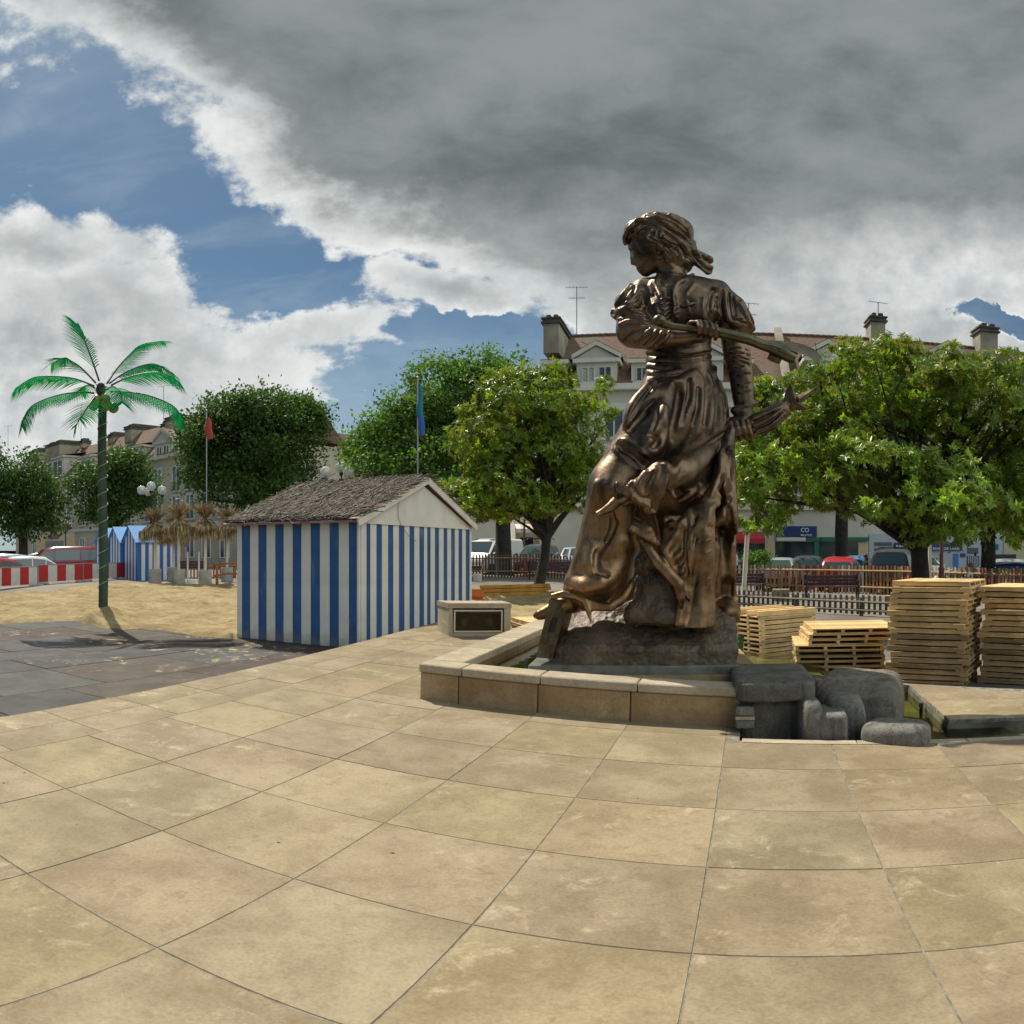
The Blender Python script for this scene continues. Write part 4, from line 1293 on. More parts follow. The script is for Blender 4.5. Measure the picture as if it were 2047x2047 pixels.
# side walls of the basin along the far bank, dark and mottled all over
b_ = MB()
for (i0, j0), (i1, j1) in (((7.385, 6.735), (12, 6.735)), ((7.385, 6.735), (7.365, 8.75)), ((7.365, 8.75), (6.34, 9.34))):
    b_.quad(plz(i0, j0, -.45), plz(i1, j1, -.45), plz(i1, j1, -.035), plz(i0, j0, -.035))
o = b_.build('basin_wall', mat('basin_side', (0.07, 0.065, 0.045), 0.8, col2=(0.20, 0.19, 0.12), vscale=3)); tag(o, kind='structure')
pipe = MB(); p0 = on_plaza(1841, 1436, -.19)
pipe.tube([p0, p0 + Vector((0, 0, .16))], .018, 8); pipe.tube([p0 + Vector((0, 0, .12)), p0 + Vector((0, 0, .165))], .026, 8)
o = pipe.build('fountain_nozzle', mat('nozzle_dark', (0.03, 0.03, 0.03), 0.5)); tag(o, 'short dark water nozzle standing in the green basin', 'nozzle')

# ------------------------------------------------------------------ low fountain wall: face stones and coping
wall = empty('fountain_wall', plz(1.61, 6.38), 0, 'low limestone wall with pale coping that carries the statue', 'wall')
WI = wall.matrix_basis.inverted() if False else None


def wblock(i0, i1, j0, j1, h0, h1, name, material, bev=0.010, ov=0.0):
    P = plz((i0 + i1) / 2, (j0 + j1) / 2, (h0 + h1) / 2)
    b = MB(); b.box((0, 0, 0), ((i1 - i0) * _ei.length - .008 + ov, (j1 - j0) * _ej.length - .004 + ov, h1 - h0 - .004), bev=bev)
    return link(name, b.mesh(name, material), wall, P - plz(1.61, 6.38), RP.to_euler())


WH = 0.345; CH = 0.085
fx = [1.61, 2.08] + [ij(on_plaza(x, y))[0] for x, y in ((1079, 1420), (1261, 1437))] + [5.13]
random.seed(2)
for a, b2 in zip(fx[:-1], fx[1:]): wblock(a, b2, 6.38, 6.66, -0.03, WH - CH, 'wall_stone', M_WALLSTONE)
cx_ = [1.595, 2.12, 3.02, 4.06, 5.13]
for a, b2 in zip(cx_[:-1], cx_[1:]): wblock(a, b2, 6.365, 6.69, WH - CH, WH, 'coping_stone', M_COPING)
for k in range(5):
    j0 = 6.69 + k * 1.06
    wblock(1.61, 1.98, j0, j0 + 1.06, -0.30, WH - CH, 'wall_stone', M_WALLSTONE)
    wblock(1.595, 2.02, j0, j0 + 1.06, WH - CH, WH, 'coping_stone', M_COPING)
# pedestal block inside the basin under the statue's plinth
ped = MB()
pm = plz(3.55, 7.95, 0.0)
ped.box((0, 0, 0), (2.15, 1.80, 0.80))
o = ped.build('pedestal', M_WALLSTONE, None, False, None, ST_O + Vector((-.02, 0, plz(3.55, 7.95, 0).z - .14 - .0)), (0, 0, -ST_AZ)); tag(o, 'stone pedestal block under the statue plinth', 'pedestal')
# ------------------------------------------------------------------ boulders of the fountain
def boulder_mesh(name, size, p, material, seed, rough=0.05, flat_bottom=True):
    n, m = 64, 40
    V = []
    for i in range(m + 1):
        th = -PI / 2 + PI * i / m
        for k in range(n):
            a = 2 * PI * k / n
            def sg(x): return math.copysign(abs(x) ** (2.0 / p), x)
            V.append((size[0] / 2 * sg(math.cos(th)) * sg(math.cos(a)), size[1] / 2 * sg(math.cos(th)) * sg(math.sin(a)), size[2] / 2 * sg(math.sin(th))))
    V = np.array(V)
    f = 1 + rough * fbm(V, 2.2, 4, seed)
    V = V * f[:, None]
    F2 = []
    for i in range(m):
        for k in range(n): F2 += [i * n + k, i * n + (k + 1) % n, (i + 1) * n + (k + 1) % n, (i + 1) * n + k]
    return fast_mesh(name, V, F2, 4, material, True)


def boulder_mat(name, c1, c2, moss):
    """water-worn stone: grain, dark run marks down the flanks, dull green growth and pale lime crust"""
    m = bpy.data.materials.new(name); m.use_nodes = True
    t = NT(m.node_tree); b = t.n['Principled BSDF']
    g = t.new('ShaderNodeNewGeometry').outputs['Position']
    f = t.noise(g, 4.0, 8, 0.68)
    col = t.mix(t.step(f, .34, .66), c1, c2)
    run = t.step(t.noise(t.mapping(g, (9, 9, .9)), 1.6, 5, .65), .47, .62)
    col = t.mix(t.mul(run, .55), col, tuple(v * .32 for v in c1))
    col = t.mix(t.mul(t.step(t.noise(g, 2.4, 6, .6), .5, .68), moss), col, (0.050, 0.062, 0.022))
    crust = t.mul(t.step(t.noise(g, 7.0, 7, .7), .60, .70), .5)
    col = t.mix(crust, col, (0.32, 0.30, 0.25))
    gr = t.noise(g, 70.0, 3, .7)
    k = t.lin(gr, .3, .7, .7, 1.3)
    col = t.mix(1.0, col, t.vec(k, k, k), 'MULTIPLY')
    t.l.new(col, b.inputs['Base Color'])
    t.l.new(t.lin(run, 0, 1, .72, .40), b.inputs['Roughness']); b.inputs['Specular IOR Level'].default_value = .35
    bn = t.new('ShaderNodeBump'); bn.inputs['Strength'].default_value = .9; bn.inputs['Distance'].default_value = .02
    t.l.new(t.add(f, t.mul(gr, .35)), bn.inputs['Height']); t.l.new(bn.outputs[0], b.inputs['Normal'])
    return m


M_BOULDER = boulder_mat('boulder_stone', (0.12, 0.112, 0.098), (0.21, 0.196, 0.168), .12)
M_BOULDER_WET = boulder_mat('boulder_mossy', (0.088, 0.083, 0.069), (0.165, 0.156, 0.127), .28)
M_BOULDER_WARM = boulder_mat('boulder_warm', (0.13, 0.114, 0.093), (0.24, 0.196, 0.145), .12)
BST = [  # px range, py range, distance, depth, exponent, label, material, yaw
    (1484, 1644, 1352, 1392, 6.30, 1.10, 9.0, 'flat dark capstone slab lying right beside the statue plinth', M_BOULDER_WET, .10),
    (1484, 1640, 1384, 1520, 6.36, .95, 6.0, 'broad dark streaked boulder under the flat capstone', M_BOULDER_WET, .05),
    (1604, 1652, 1398, 1530, 5.98, .50, 4.0, 'narrow mossy boulder leaning on the broad streaked one', M_BOULDER_WET, .2),
    (1640, 1704, 1420, 1520, 5.98, .45, 7.0, 'square topped boulder between the mossy and the upright ones', M_BOULDER, .1),
    (1655, 1739, 1391, 1540, 6.22, .40, 4.5, 'upright round shouldered boulder in front of the largest one', M_BOULDER, .1),
    (1664, 1838, 1356, 1560, 6.75, 1.20, 5.5, 'largest smooth grey boulder with a warm brown crown', M_BOULDER_WARM, -.1),
    (1736, 1872, 1446, 1505, 5.86, .40, 3.6, 'low dark boulder lying on the basin rim at the end', M_BOULDER, -.15),
    (1628, 1668, 1360, 1440, 6.75, .50, 2.8, 'small brown boulder tucked behind the flat capstone', M_BOULDER_WARM, .3)]
for x0, x1, y0, y1, d, dep, p, lab, mt, yaw in BST:
    c = at((x0 + x1) / 2, (y0 + y1) / 2, d)
    w = (x1 - x0) / K * d; h = (y1 - y0) / K * d * 1.05
    o = link('boulder', boulder_mesh('boulder', (w, dep, h), p, mt, int(x0), .10), None, c + Vector((0, dep * .25, 0)), (0, 0, -azr((x0 + x1) / 2) + yaw))
    tag(o, lab, 'boulder', 'boulders of the fountain')
pu = MB(); c = at(1545, 1358, 6.45)
pu.box((0, 0, 0), (.30, .30, .05), bev=.02)
o = pu.build('puddle_tray', M_ALGAE, loc=c + Vector((0, .1, .01)), rot=(0, 0, -.3)); tag(o, 'shallow mossy green tray sunk on the flat capstone', 'tray')
st = MB(); c = at(1489, 1432, 6.02)
for k, (hh, dx) in enumerate(((.075, 0), (.02, -.01), (.075, 0))):
    st.box((dx, 0, (1 - k) * .055), (.15, .16, hh), bev=.012)
o = st.build('stone_block', M_BOULDER, loc=c, rot=(0, 0, -.3)); b_ = MB(); b_.box((.0, -.004, .0), (.155, .165, .028), bev=.004); b_.build('pale_band', M_COPING, o); tag(o, 'small stone block with a pale band at the wall end', 'stone block')

# ------------------------------------------------------------------ floodlight housing on the plaza
A_ = on_plaza(897, 1272); B2 = on_plaza(1021, 1271); C_ = on_plaza(875, 1262)
bx = (B2 - A_); bw = bx.length; bx.normalize()
by = Vector((-bx.y, bx.x, 0)).normalized()
if by.y < 0: by = -by
side = (C_ - A_); sd_ = max(.35, side.length)
hgt = 67 / K * A_.xy.length
RB = Matrix((bx, by, Vector((0, 0, 1)))).transposed()
lb = empty('light_housing', A_, 0, 'pale stone light housing with a dark glazed front on the plaza', 'light housing')
def lbox(x0, x1, y0, y1, z0, z1, name, material, bev=.008, parent=lb):
    b = MB(); b.box((0, 0, 0), (x1 - x0, y1 - y0, z1 - z0), bev=bev)
    return link(name, b.mesh(name, material), parent, RB @ Vector(((x0 + x1) / 2, (y0 + y1) / 2, (z0 + z1) / 2)), RB.to_euler())
M_BOXSTONE = stone_mat('housing_stone', (0.36, 0.30, 0.21), (0.48, 0.42, 0.31), spots=False)
sv_ = RB.inverted() @ side
# body: side slabs, top, bottom, back (the left side runs back obliquely)
hb = MB()
sx = sv_.x * .9; dp = .55
def pr(poly, z0, z1): hb.prism([RB @ Vector((x, y, z0)) for x, y in poly], RB @ Vector((0, 0, z1 - z0)))
pr([(0, 0), (.06, 0), (.06 + sx, dp), (sx, dp)], 0, hgt - .075)
pr([(bw - .10, 0), (bw, 0), (bw, dp), (bw - .10, dp)], 0, hgt - .075)
pr([(.062, 0), (bw - .102, 0), (bw - .102, dp), (.062, dp)], 0, .05)
pr([(sx + .06, dp - .05), (bw - .102, dp - .05), (bw - .102, dp - .002), (sx + .06, dp - .002)], .052, hgt - .078)
hb.build('housing_body', M_BOXSTONE, lb)
tp = MB(); tp.prism([RB @ Vector((x, y, hgt - .073)) for x, y in ((-.012, -.012), (bw + .012, -.012), (bw + .012, dp + .01), (sx - .012, dp + .01))], (0, 0, .073)); tp.build('housing_lid', M_BOXSTONE, lb)
M_ALU = mat('aluminium', (0.62, 0.62, 0.60), 0.35, 0.8)
fx0, fx1, fz0, fz1 = .075, bw - .125, .055, hgt - .10
for (x0, x1, z0, z1) in ((fx0, fx1, fz1 - .025, fz1), (fx0, fx1, fz0, fz0 + .025), (fx0, fx0 + .025, fz0 + .026, fz1 - .026), (fx1 - .025, fx1, fz0 + .026, fz1 - .026)):
    lbox(x0, x1, -.008, .02, z0, z1, 'frame_bar', M_ALU, .003)
M_GLASS_DK = bpy.data.materials.new('dark_glass'); M_GLASS_DK.use_nodes = True
t = NT(M_GLASS_DK.node_tree); t.n.remove(t.n['Principled BSDF'])
tr = t.new('ShaderNodeBsdfTransparent'); tr.inputs[0].default_value = (0.62, 0.60, 0.54, 1)
gl = t.new('ShaderNodeBsdfGlossy'); gl.inputs['Roughness'].default_value = 0.03; gl.inputs[0].default_value = (.7, .7, .7, 1)
fr = t.new('ShaderNodeFresnel'); fr.inputs[0].default_value = 1.5
mx = t.new('ShaderNodeMixShader'); t.l.new(fr.outputs[0], mx.inputs[0]); t.l.new(tr.outputs[0], mx.inputs[1]); t.l.new(gl.outputs[0], mx.inputs[2]); t.l.new(mx.outputs[0], t.n['Material Output'].inputs[0])
lbox(fx0 + .02, fx1 - .02, .004, .010, fz0 + .02, fz1 - .02, 'glass_pane', M_GLASS_DK, 0)
M_LAMPGL = mat('lamp_glass', (0.55, 0.55, 0.52), 0.15)
for xx, col in ((.27, M_LAMPGL), (.68, M_LAMPGL)):
    b = MB(); b.sphere((0, 0, 0), (.065, .05, .065), 14, 10); b.tube([(0, .04, 0), (0, .16, 0)], .05, 10)
    lamp = link('lamp', b.mesh('lamp', col, True, 50), lb, RB @ Vector((xx * bw, .14, hgt * .40)), RB.to_euler())
# ------------------------------------------------------------------ old slate slabs at the foot of the plaza
M_SLATES = [stone_mat('slate_' + n, c1, c2, 0.8, False, 0.2, 0.12) for n, c1, c2 in (('purple', (0.055, 0.040, 0.036), (0.085, 0.064, 0.058)), ('blue', (0.055, 0.053, 0.051), (0.085, 0.082, 0.078)), ('brown', (0.065, 0.052, 0.042), (0.095, 0.079, 0.064)))]
def sanded(m, amount, seed):
    """drifts of blown sand lying on a slab"""
    t = NT(m.node_tree); b = m.node_tree.nodes['Principled BSDF']
    old = b.inputs['Base Color'].links[0].from_socket
    g = t.new('ShaderNodeNewGeometry').outputs['Position']
    f = t.mul(t.step(t.noise(g, .55, 3, 0.5), 0.52, 0.60), t.step(t.noise(t.mapping(g, (1, 1.0, 1), (0, 0, .5)), 5.0, 8, 0.72, 0.3), 0.545, 0.60))
    b.inputs['Base Color'].links and None
    t.l.new(t.mix(t.mul(f, .9), old, (0.46, 0.36, 0.20)), b.inputs['Base Color'])
for m in M_SLATES: sanded(m, 1, 1)
M_SANDJOINT = mat('sand_joint', (0.30, 0.26, 0.19), 0.95, var=0.3, vscale=8)
u_ = Vector((_ej.x, _ej.y, 0)).normalized(); v_ = Vector((-u_.y, u_.x, 0))   # u along the plaza edge, v away to the left
o_ = plz(EDGE_I, 0); o_.z = 0
b_ = MB()
LEN = 26
b_.poly([o_ - u_ * 8 + v_ * -.6 + Vector((0, 0, .004)), o_ + u_ * 12.5 + v_ * -.6 + Vector((0, 0, .004)), o_ + u_ * 12.5 + v_ * 14 + Vector((0, 0, .004)), o_ - u_ * 8 + v_ * 14 + Vector((0, 0, .004))])
slp = b_.build('slate_paving', M_SANDJOINT); tag(slp, kind='structure')
random.seed(12)
vv = -.5
while vv < 13.5:
    wv = random.choice((.8, 1.0, 1.25, 1.4)); uu = -8 + random.uniform(0, 1)
    while uu < 11.8:
        lu = random.uniform(1.2, 2.8)
        c = o_ + u_ * (uu + lu / 2) + v_ * (vv + wv / 2)
        a = math.atan2(c.x, c.y)
        if -1.15 < a < -.12 and c.y > 1.0:
            sb = MB(); sb.box((0, 0, 0), (lu - .02, wv - .02, .03), bev=.004)
            link('slate_slab', sb.mesh('slate_slab', random.choice(M_SLATES)), slp, (c.x, c.y, .008 + random.uniform(-.002, .003)), (0, 0, math.atan2(u_.y, u_.x)))
        uu += lu
    vv += wv

# ------------------------------------------------------------------ sand
M_SAND = bpy.data.materials.new('sand'); M_SAND.use_nodes = True
t = NT(M_SAND.node_tree); b = t.n['Principled BSDF']
g = t.new('ShaderNodeNewGeometry').outputs['Position']
c = t.mix(t.step(t.noise(g, 1.3, 6, 0.65), .33, .68), (0.33, 0.245, 0.125), (0.49, 0.385, 0.215))
c = t.mix(t.mul(t.step(t.noise(g, 9.0, 6, 0.7), .5, .75), .45), c, (0.22, 0.155, 0.072))
t.l.new(c, b.inputs['Base Color']); b.inputs['Roughness'].default_value = .95; b.inputs['Specular IOR Level'].default_value = .1
bn = t.new('ShaderNodeBump'); bn.inputs['Strength'].default_value = 1.0; bn.inputs['Distance'].default_value = .10
t.l.new(t.add(t.noise(g, 5.0, 6, 0.65), t.mul(t.noise(g, 40.0, 3, 0.6), .25)), bn.inputs['Height']); t.l.new(bn.outputs[0], b.inputs['Normal'])
fb = [(-400, 1262), (-100, 1250), (0, 1246), (110, 1241), (150, 1242), (175, 1250), (205, 1257), (250, 1260), (290, 1259), (320, 1261), (345, 1264), (400, 1272), (474, 1279), (482, 1268), (560, 1262), (760, 1256), (1000, 1262), (1150, 1262)]
AZs = np.linspace(azr(-380), azr(1120), 420)
fd = np.interp(AZs, [azr(x) for x, y in fb], [on_z(x, y, 0.02).xy.length for x, y in fb])
_pz = np.stack([AZs * 40, AZs * 0, AZs * 0], 1)
fd = fd + (fbm(_pz, .5, 4, 9) * .55 + fbm(_pz, 3.0, 2, 4) * .18) * np.clip((azr(430) - AZs) / .03, 0, 1)
bk = np.interp(AZs, [azr(x) for x in (-400, 0, 100, 250, 440, 700, 900, 1120)], [21.5, 23.6, 25.0, 27.2, 26.8, 27, 26, 24])
NR = 190
T_ = np.linspace(0, 1, NR) ** 1.15
A2, T2 = np.meshgrid(AZs, T_, indexing='ij')
D2 = fd[:, None] + (bk - fd)[:, None] * T2
X = np.sin(A2) * D2; Y = np.cos(A2) * D2
TH = np.vectorize(terrace_h)(A2, D2)
P = np.stack([X.ravel(), Y.ravel(), np.zeros(X.size)], 1)
bum = (fbm(P, .55, 3, 3) * .10 + .075 * fbm(P, 2.6, 3, 5) + .06 * fbm(P, 5.5, 2, 8)).reshape(X.shape)
rise = np.minimum((D2 - fd[:, None]) * .35, .085) + np.minimum(np.maximum(D2 - fd[:, None], 0) * .012, .06)
end = np.clip((bk[:, None] - D2) / .7, 0, 1)
prng = PALM_BASE = polar(206, 17.7, 0)
mound = .26 * np.exp(-(((X - prng.x - .06) ** 2 + (Y - prng.y + .05) ** 2) / .26)) + .13 * np.exp(-(((X - prng.x - .55) ** 2 + (Y - prng.y + .35) ** 2) / .20)) + .05 * np.exp(-(((X - prng.x - .3) ** 2 + (Y - prng.y + .6) ** 2) / .15))
Z2 = TH + .006 + (np.maximum(rise + bum * np.clip((D2 - fd[:, None]) / .6, 0, 1), .0) + mound * np.clip((D2 - fd[:, None]) / .40, 0, 1)) * np.minimum(end, 1)
V = np.stack([X.ravel(), Y.ravel(), Z2.ravel()], 1)
na, nr = X.shape
ii = (np.arange(na - 1)[:, None] * nr + np.arange(nr - 1)[None, :]).ravel()
Fq = np.stack([ii, ii + nr, ii + nr + 1, ii + 1], 1)
sand = link('sand', fast_mesh('sand', V, Fq.ravel(), 4, M_SAND, True)); tag(sand, kind='structure')
PALM_Z = float(Z2[np.abs(AZs - azr(206)).argmin()][np.abs(D2[np.abs(AZs - azr(206)).argmin()] - 17.7).argmin()])
# ------------------------------------------------------------------ striped hut with thatched roof
M_WHITE = mat('white_paint', (0.70, 0.665, 0.58), 0.6, var=0.07, vscale=2.0, bump=0.08, bscale=40)
M_BLUE = mat('blue_paint', (0.020, 0.088, 0.245), 0.55, var=0.12, vscale=2.5, bump=0.08, bscale=40)
for m_ in (M_WHITE, M_BLUE):
    t = NT(m_.node_tree); b = t.n['Principled BSDF']; old = b.inputs['Base Color'].links[0].from_socket
    gp = t.new('ShaderNodeNewGeometry').outputs['Position']; zz_ = t.xyz(gp)[2]
    spl = t.mul(t.step(t.add(zz_, t.mul(t.noise(gp, 5.0, 5, .7), .55)), .62, .20), .55)
    fade = t.mul(t.step(t.noise(t.mapping(gp, (6, 6, .8)), 1.4, 5, .65), .56, .72), .22)
    c_ = t.mix(fade, old, (.50, .48, .44)); t.l.new(t.mix(spl, c_, (.20, .165, .115)), b.inputs['Base Color'])
M_PINK = mat('faded_red_felt', (0.30, 0.17, 0.15), 0.8, var=0.2, vscale=3)
hp0 = on_z(718, 1301, 0)
hl = (on_z(474.5, 1277, 0) - hp0); HUT_L = hl.length; hl.normalize()
hr = Vector((-hl.y, hl.x, 0))
if hr.y < 0: hr = -hr
HUT_R = 4.73; HUT_H = 2.24; HUT_RIDGE = 3.10
hut = empty('beach_hut', hp0, 0, 'beach hut with blue and white stripes and a thatched roof', 'hut')


def wall_s(px, d):
    """distance along a wall (through the near corner, direction d) where a picture column meets it"""
    a = azr(px); tx, ty = math.sin(a), math.cos(a)
    return (tx * hp0.y - ty * hp0.x) / (ty * d.x - tx * d.y)


def hbox(d, out, s0, s1, z0, z1, name, material, thick=.03, proud=0.0, bev=.004, parent=hut):
    b = MB(); b.box((0, 0, 0), (s1 - s0 - .003, thick, z1 - z0), bev=bev)
    ang = math.atan2(d.y, d.x)
    p = d * ((s0 + s1) / 2) + out * (proud - thick / 2) + Vector((0, 0, (z0 + z1) / 2))
    return link(name, b.mesh(name, material), parent, p, (0, 0, ang))


out_l = -hr; out_r = -hl
Z0 = .03
# left wall
zl = lambda x: 474.5 + (x - 257) * .2899
bl = [(288, 344), (401, 457), (517, 575), (637, 697), (762, 825), (892, 955), (1025, 1082)]
edges = []
for k, (a, b) in enumerate(bl):
    edges.append((zl(a), zl(b), M_BLUE))
    if k < 6: edges.append((zl(b), zl(bl[k + 1][0]), M_WHITE))
for a, b, m in edges:
    hbox(hl, out_l, wall_s(b, hl), wall_s(a, hl), Z0, HUT_H, 'board', m)
hbox(hl, out_l, wall_s(zl(288), hl), HUT_L, Z0, HUT_H, 'corner_post', M_WHITE, .06, .012)
hbox(hl, out_l, 0, wall_s(zl(1082), hl), Z0, HUT_H, 'corner_post', M_WHITE, .06, .012)
# right wall
zr = lambda x: 400 + x * .2899
br = [(1145, 1175), (1217, 1255), (1297, 1333), (1372, 1410), (1445, 1478), (1513, 1545), (1567, 1590), (1620, 1648), (1680, 1705), (1732, 1757), (1783, 1808), (1833, 1858)]
for k, (a, b) in enumerate(br):
    hbox(hr, out_r, wall_s(zr(a), hr), wall_s(zr(b), hr), Z0, HUT_H, 'board', M_BLUE)
    if k < 11: hbox(hr, out_r, wall_s(zr(b), hr), wall_s(zr(br[k + 1][0]), hr), Z0, HUT_H, 'board', M_WHITE)
hbox(hr, out_r, .055, wall_s(zr(1145), hr), Z0, HUT_H, 'corner_post', M_WHITE, .05, .010)
hbox(hr, out_r, wall_s(zr(1858), hr), HUT_R, Z0, HUT_H, 'corner_post', M_WHITE, .05, .010)
# unseen walls and gables
hbox(hl, hr, 0, HUT_L, Z0, HUT_H, 'rear_wall', M_WHITE, .03, HUT_R)
hbox(hr, hl, 0, HUT_R, Z0, HUT_H, 'side_wall', M_WHITE, .03, HUT_L)
for off, outv in ((0.0, -hl), (HUT_L, hl)):
    g = MB()
    c0 = hl * off
    g.prism([c0 + Vector((0, 0, HUT_H + .003)), c0 + hr * HUT_R + Vector((0, 0, HUT_H + .003)), c0 + hr * (HUT_R / 2) + Vector((0, 0, HUT_RIDGE - .06))], outv * .02)
    g.build('gable', M_WHITE, hut)
    bt = MB(); bt.prism([c0 + hr * .0 + outv * .005 + Vector((0, 0, HUT_H - .02)), c0 + hr * HUT_R + outv * .005 + Vector((0, 0, HUT_H - .02)), c0 + hr * HUT_R + outv * .005 + Vector((0, 0, HUT_H + .03)), c0 + outv * .005 + Vector((0, 0, HUT_H + .03))], outv * .022); bt.build('gable_batten', M_WHITE, hut)
# roof slabs
OV_E, OV_G = .17, .11
def roof_pt(s, q, h=0.0, back=False):
    """s along the ridge (from the near gable), q 0 at the eave .. 1 at the ridge"""
    half = HUT_R / 2
    ov = OV_E if not back else .05
    y = -ov + (half + ov) * q
    slope = (HUT_RIDGE - HUT_H) / half
    z = HUT_H + .05 + (y) * slope
    nrm = Vector((-slope, 1)).normalized()
    p = hl * s + hr * (y if not back else HUT_R - y) + Vector((0, 0, z))
    n = (hr * (-slope if not back else slope) + Vector((0, 0, 1))).normalized()
    return p + n * h
for back in (False, True):
    r = MB()
    q = [roof_pt(-OV_G + .02, 0, 0, back), roof_pt(HUT_L + .24, 0, 0, back), roof_pt(HUT_L + .24, 1, 0, back), roof_pt(-OV_G + .02, 1, 0, back)]
    r.prism(q, (0, 0, .035)); r.build('roof_deck', M_PINK, hut)
    vb = MB()
    q = [roof_pt(-OV_G - .012, -.01, -.06, back), roof_pt(-OV_G - .012, 1.0, -.06, back), roof_pt(-OV_G - .012, 1.0, .07, back), roof_pt(-OV_G - .012, -.01, .07, back)]
    vb.prism(q, hl * .03); vb.build('verge_board', M_WHITE, hut)
    rc = MB(); rc.prism([roof_pt(-OV_G - .02, -.015, .072, back), roof_pt(-OV_G - .02, 1.0, .072, back), roof_pt(-OV_G + .16, 1.0, .072, back), roof_pt(-OV_G + .16, -.015, .072, back)], (0, 0, .012)); rc.build('verge_cap', M_PINK, hut)
# thatch of dry twigs
M_TWIG = mat('dry_twigs', (0.060, 0.050, 0.037), 0.9, island=0.6, col2=(0.175, 0.15, 0.115), vscale=6)
random.seed(31)
def twigs(n, back, lmin, lmax, h0, h1, rad, spread, name):
    V = []; Fq = []
    for k in range(n):
        s = random.uniform(-OV_G + .06, HUT_L + .16); q = random.uniform(.03, 1.0) if random.random() < .93 else random.uniform(0.0, .06)
        L = random.uniform(lmin, lmax); a = random.gauss(0, spread)
        dq = L * math.cos(a) / (HUT_R / 2 + OV_E) * .94; ds = L * math.sin(a)
        p0 = roof_pt(s, q, random.uniform(h0, h1), back); p1 = roof_pt(s + ds, min(q + dq, 1.04), random.uniform(h0, h1) + random.uniform(0, .02), back)
        r = random.uniform(.6, 1.3) * rad
        d = (p1 - p0).normalized(); u = d.cross(Vector((0, 0, 1))).normalized() * r; w = u.cross(d).normalized() * r
        i = len(V)
        m = (p0 + p1) / 2 + Vector((0, 0, random.uniform(-.01, .02)))
        for p in (p0, m, p1): V += [p + u, p - u * .5 + w, p - u * .5 - w]
        for st in (0, 3):
            for e in range(3): Fq += [i + st + e, i + st + (e + 1) % 3, i + st + 3 + (e + 1) % 3, i + st + 3 + e]
    return fast_mesh(name, [tuple(v) for v in V], Fq, 4, M_TWIG)
tw = link('thatch', twigs(9000, False, .10, .36, .045, .115, .0075, .9, 'thatch'), hut); tw['kind'] = 'stuff'
tw = link('thatch', twigs(2500, True, .12, .40, .045, .11, .009, .8, 'thatch'), hut); tw['kind'] = 'stuff'
tw = link('branch', twigs(60, False, .5, 1.1, .08, .15, .010, .35, 'branch'), hut); tw['kind'] = 'stuff'
tb = MB()
for back in (False, True):
    q = [roof_pt(-OV_G + .05, .015, .036, back), roof_pt(HUT_L + .22, .03, .036, back), roof_pt(HUT_L + .22, 1, .036, back), roof_pt(-OV_G + .05, 1, .036, back)]
    tb.prism(q, (0, 0, .035))
tb.build('thatch_bed', mat('thatch_bed', (0.05, 0.042, 0.032), 0.95, col2=(0.12, 0.10, 0.078), vscale=9, bump=1.0, bscale=25), hut)
# loose wire on the gable
w = MB(); gx = out_r * .04
pts = [gx + hr * (HUT_R * t) + Vector((0, 0, z)) for t, z in ((.29, 2.78), (.27, 2.55), (.275, 2.35), (.30, 2.20), (.36, 2.02), (.42, 1.92))]
w.tube(pts, .005, 5); w.build('cable', mat('grey_cable', (0.12, 0.12, 0.12), 0.6), hut)
for s, q in ((.5, .95), (1.2, .97), (2.3, .96)):
    rod = MB(); rod.tube([roof_pt(s + .25, q - .12, .10), roof_pt(s - .12, q + .1, .24)], .008, 5); rod.build('thatch_stick', M_TWIG, hut)

# ------------------------------------------------------------------ artificial palm
M_PALMTRUNK = mat('green_trunk', (0.026, 0.055, 0.030), 0.75, var=0.3, vscale=5, bump=0.2, bscale=20)
M_FROND = leaf_mat('green_plastic', (0.004, 0.19, 0.06), (0.010, 0.30, 0.10), None, 0.9, 0.25, 0.0)
M_RACHIS = mat('dark_rachis', (0.012, 0.020, 0.014), 0.5)
M_NUT = mat('green_coconut', (0.16, 0.20, 0.035), 0.45, var=0.2, vscale=6)
M_ROPE = mat('rope_light', (0.36, 0.35, 0.25), 0.5)
PD = 17.7
pb = Vector((PALM_BASE.x, PALM_BASE.y, PALM_Z - .08))
palm = empty('artificial_palm', pb, 0, 'artificial palm with green plastic fronds and a rope light round its trunk', 'palm')
ptop = at(205, 812, PD)
def pl_at(x, y, dd=0.0):
    """palm measurement from the enlarged photograph"""
    return at(x * .2484, 620 + y * .2484, PD + dd) - pb
tb = MB()
n = 16
axis = [Vector((0, 0, 0)).lerp(ptop - pb, k / n) + Vector((.02 * math.sin(k * .4), 0, 0)) for k in range(n + 1)]
tb.tube(axis, [.115 - .012 * k / n for k in range(n + 1)], 18); tb.build('trunk', M_PALMTRUNK, palm, True, 60)
hx = MB(); pts = []
turns = 13
for k in range(turns * 14 + 1):
    u = k / (turns * 14); u2 = u ** .92
    p = Vector((0, 0, 0)).lerp(ptop - pb, .06 + .92 * u2); a = 2 * PI * turns * u
    pts.append(p + Vector((.125 * math.cos(a), .125 * math.sin(a), 0)))
hx.tube(pts, .008, 6); hx.build('rope_light', M_ROPE, palm, True)
cb = MB(); random.seed(4)
cc = pl_at(812, 640)
for k in range(70):
    a = random.uniform(0, 2 * PI); e = random.uniform(-.3, 1.2)
    d = Vector((math.cos(a) * math.cos(e), math.sin(a) * math.cos(e), math.sin(e)))
    cb.tube([cc + d * .03, cc + d * random.uniform(.12, .20)], [.024, .005], 4)
cb.sphere(cc, (.12, .12, .18), 12, 8); cb.tube([ptop - pb, cc], .09, 12)
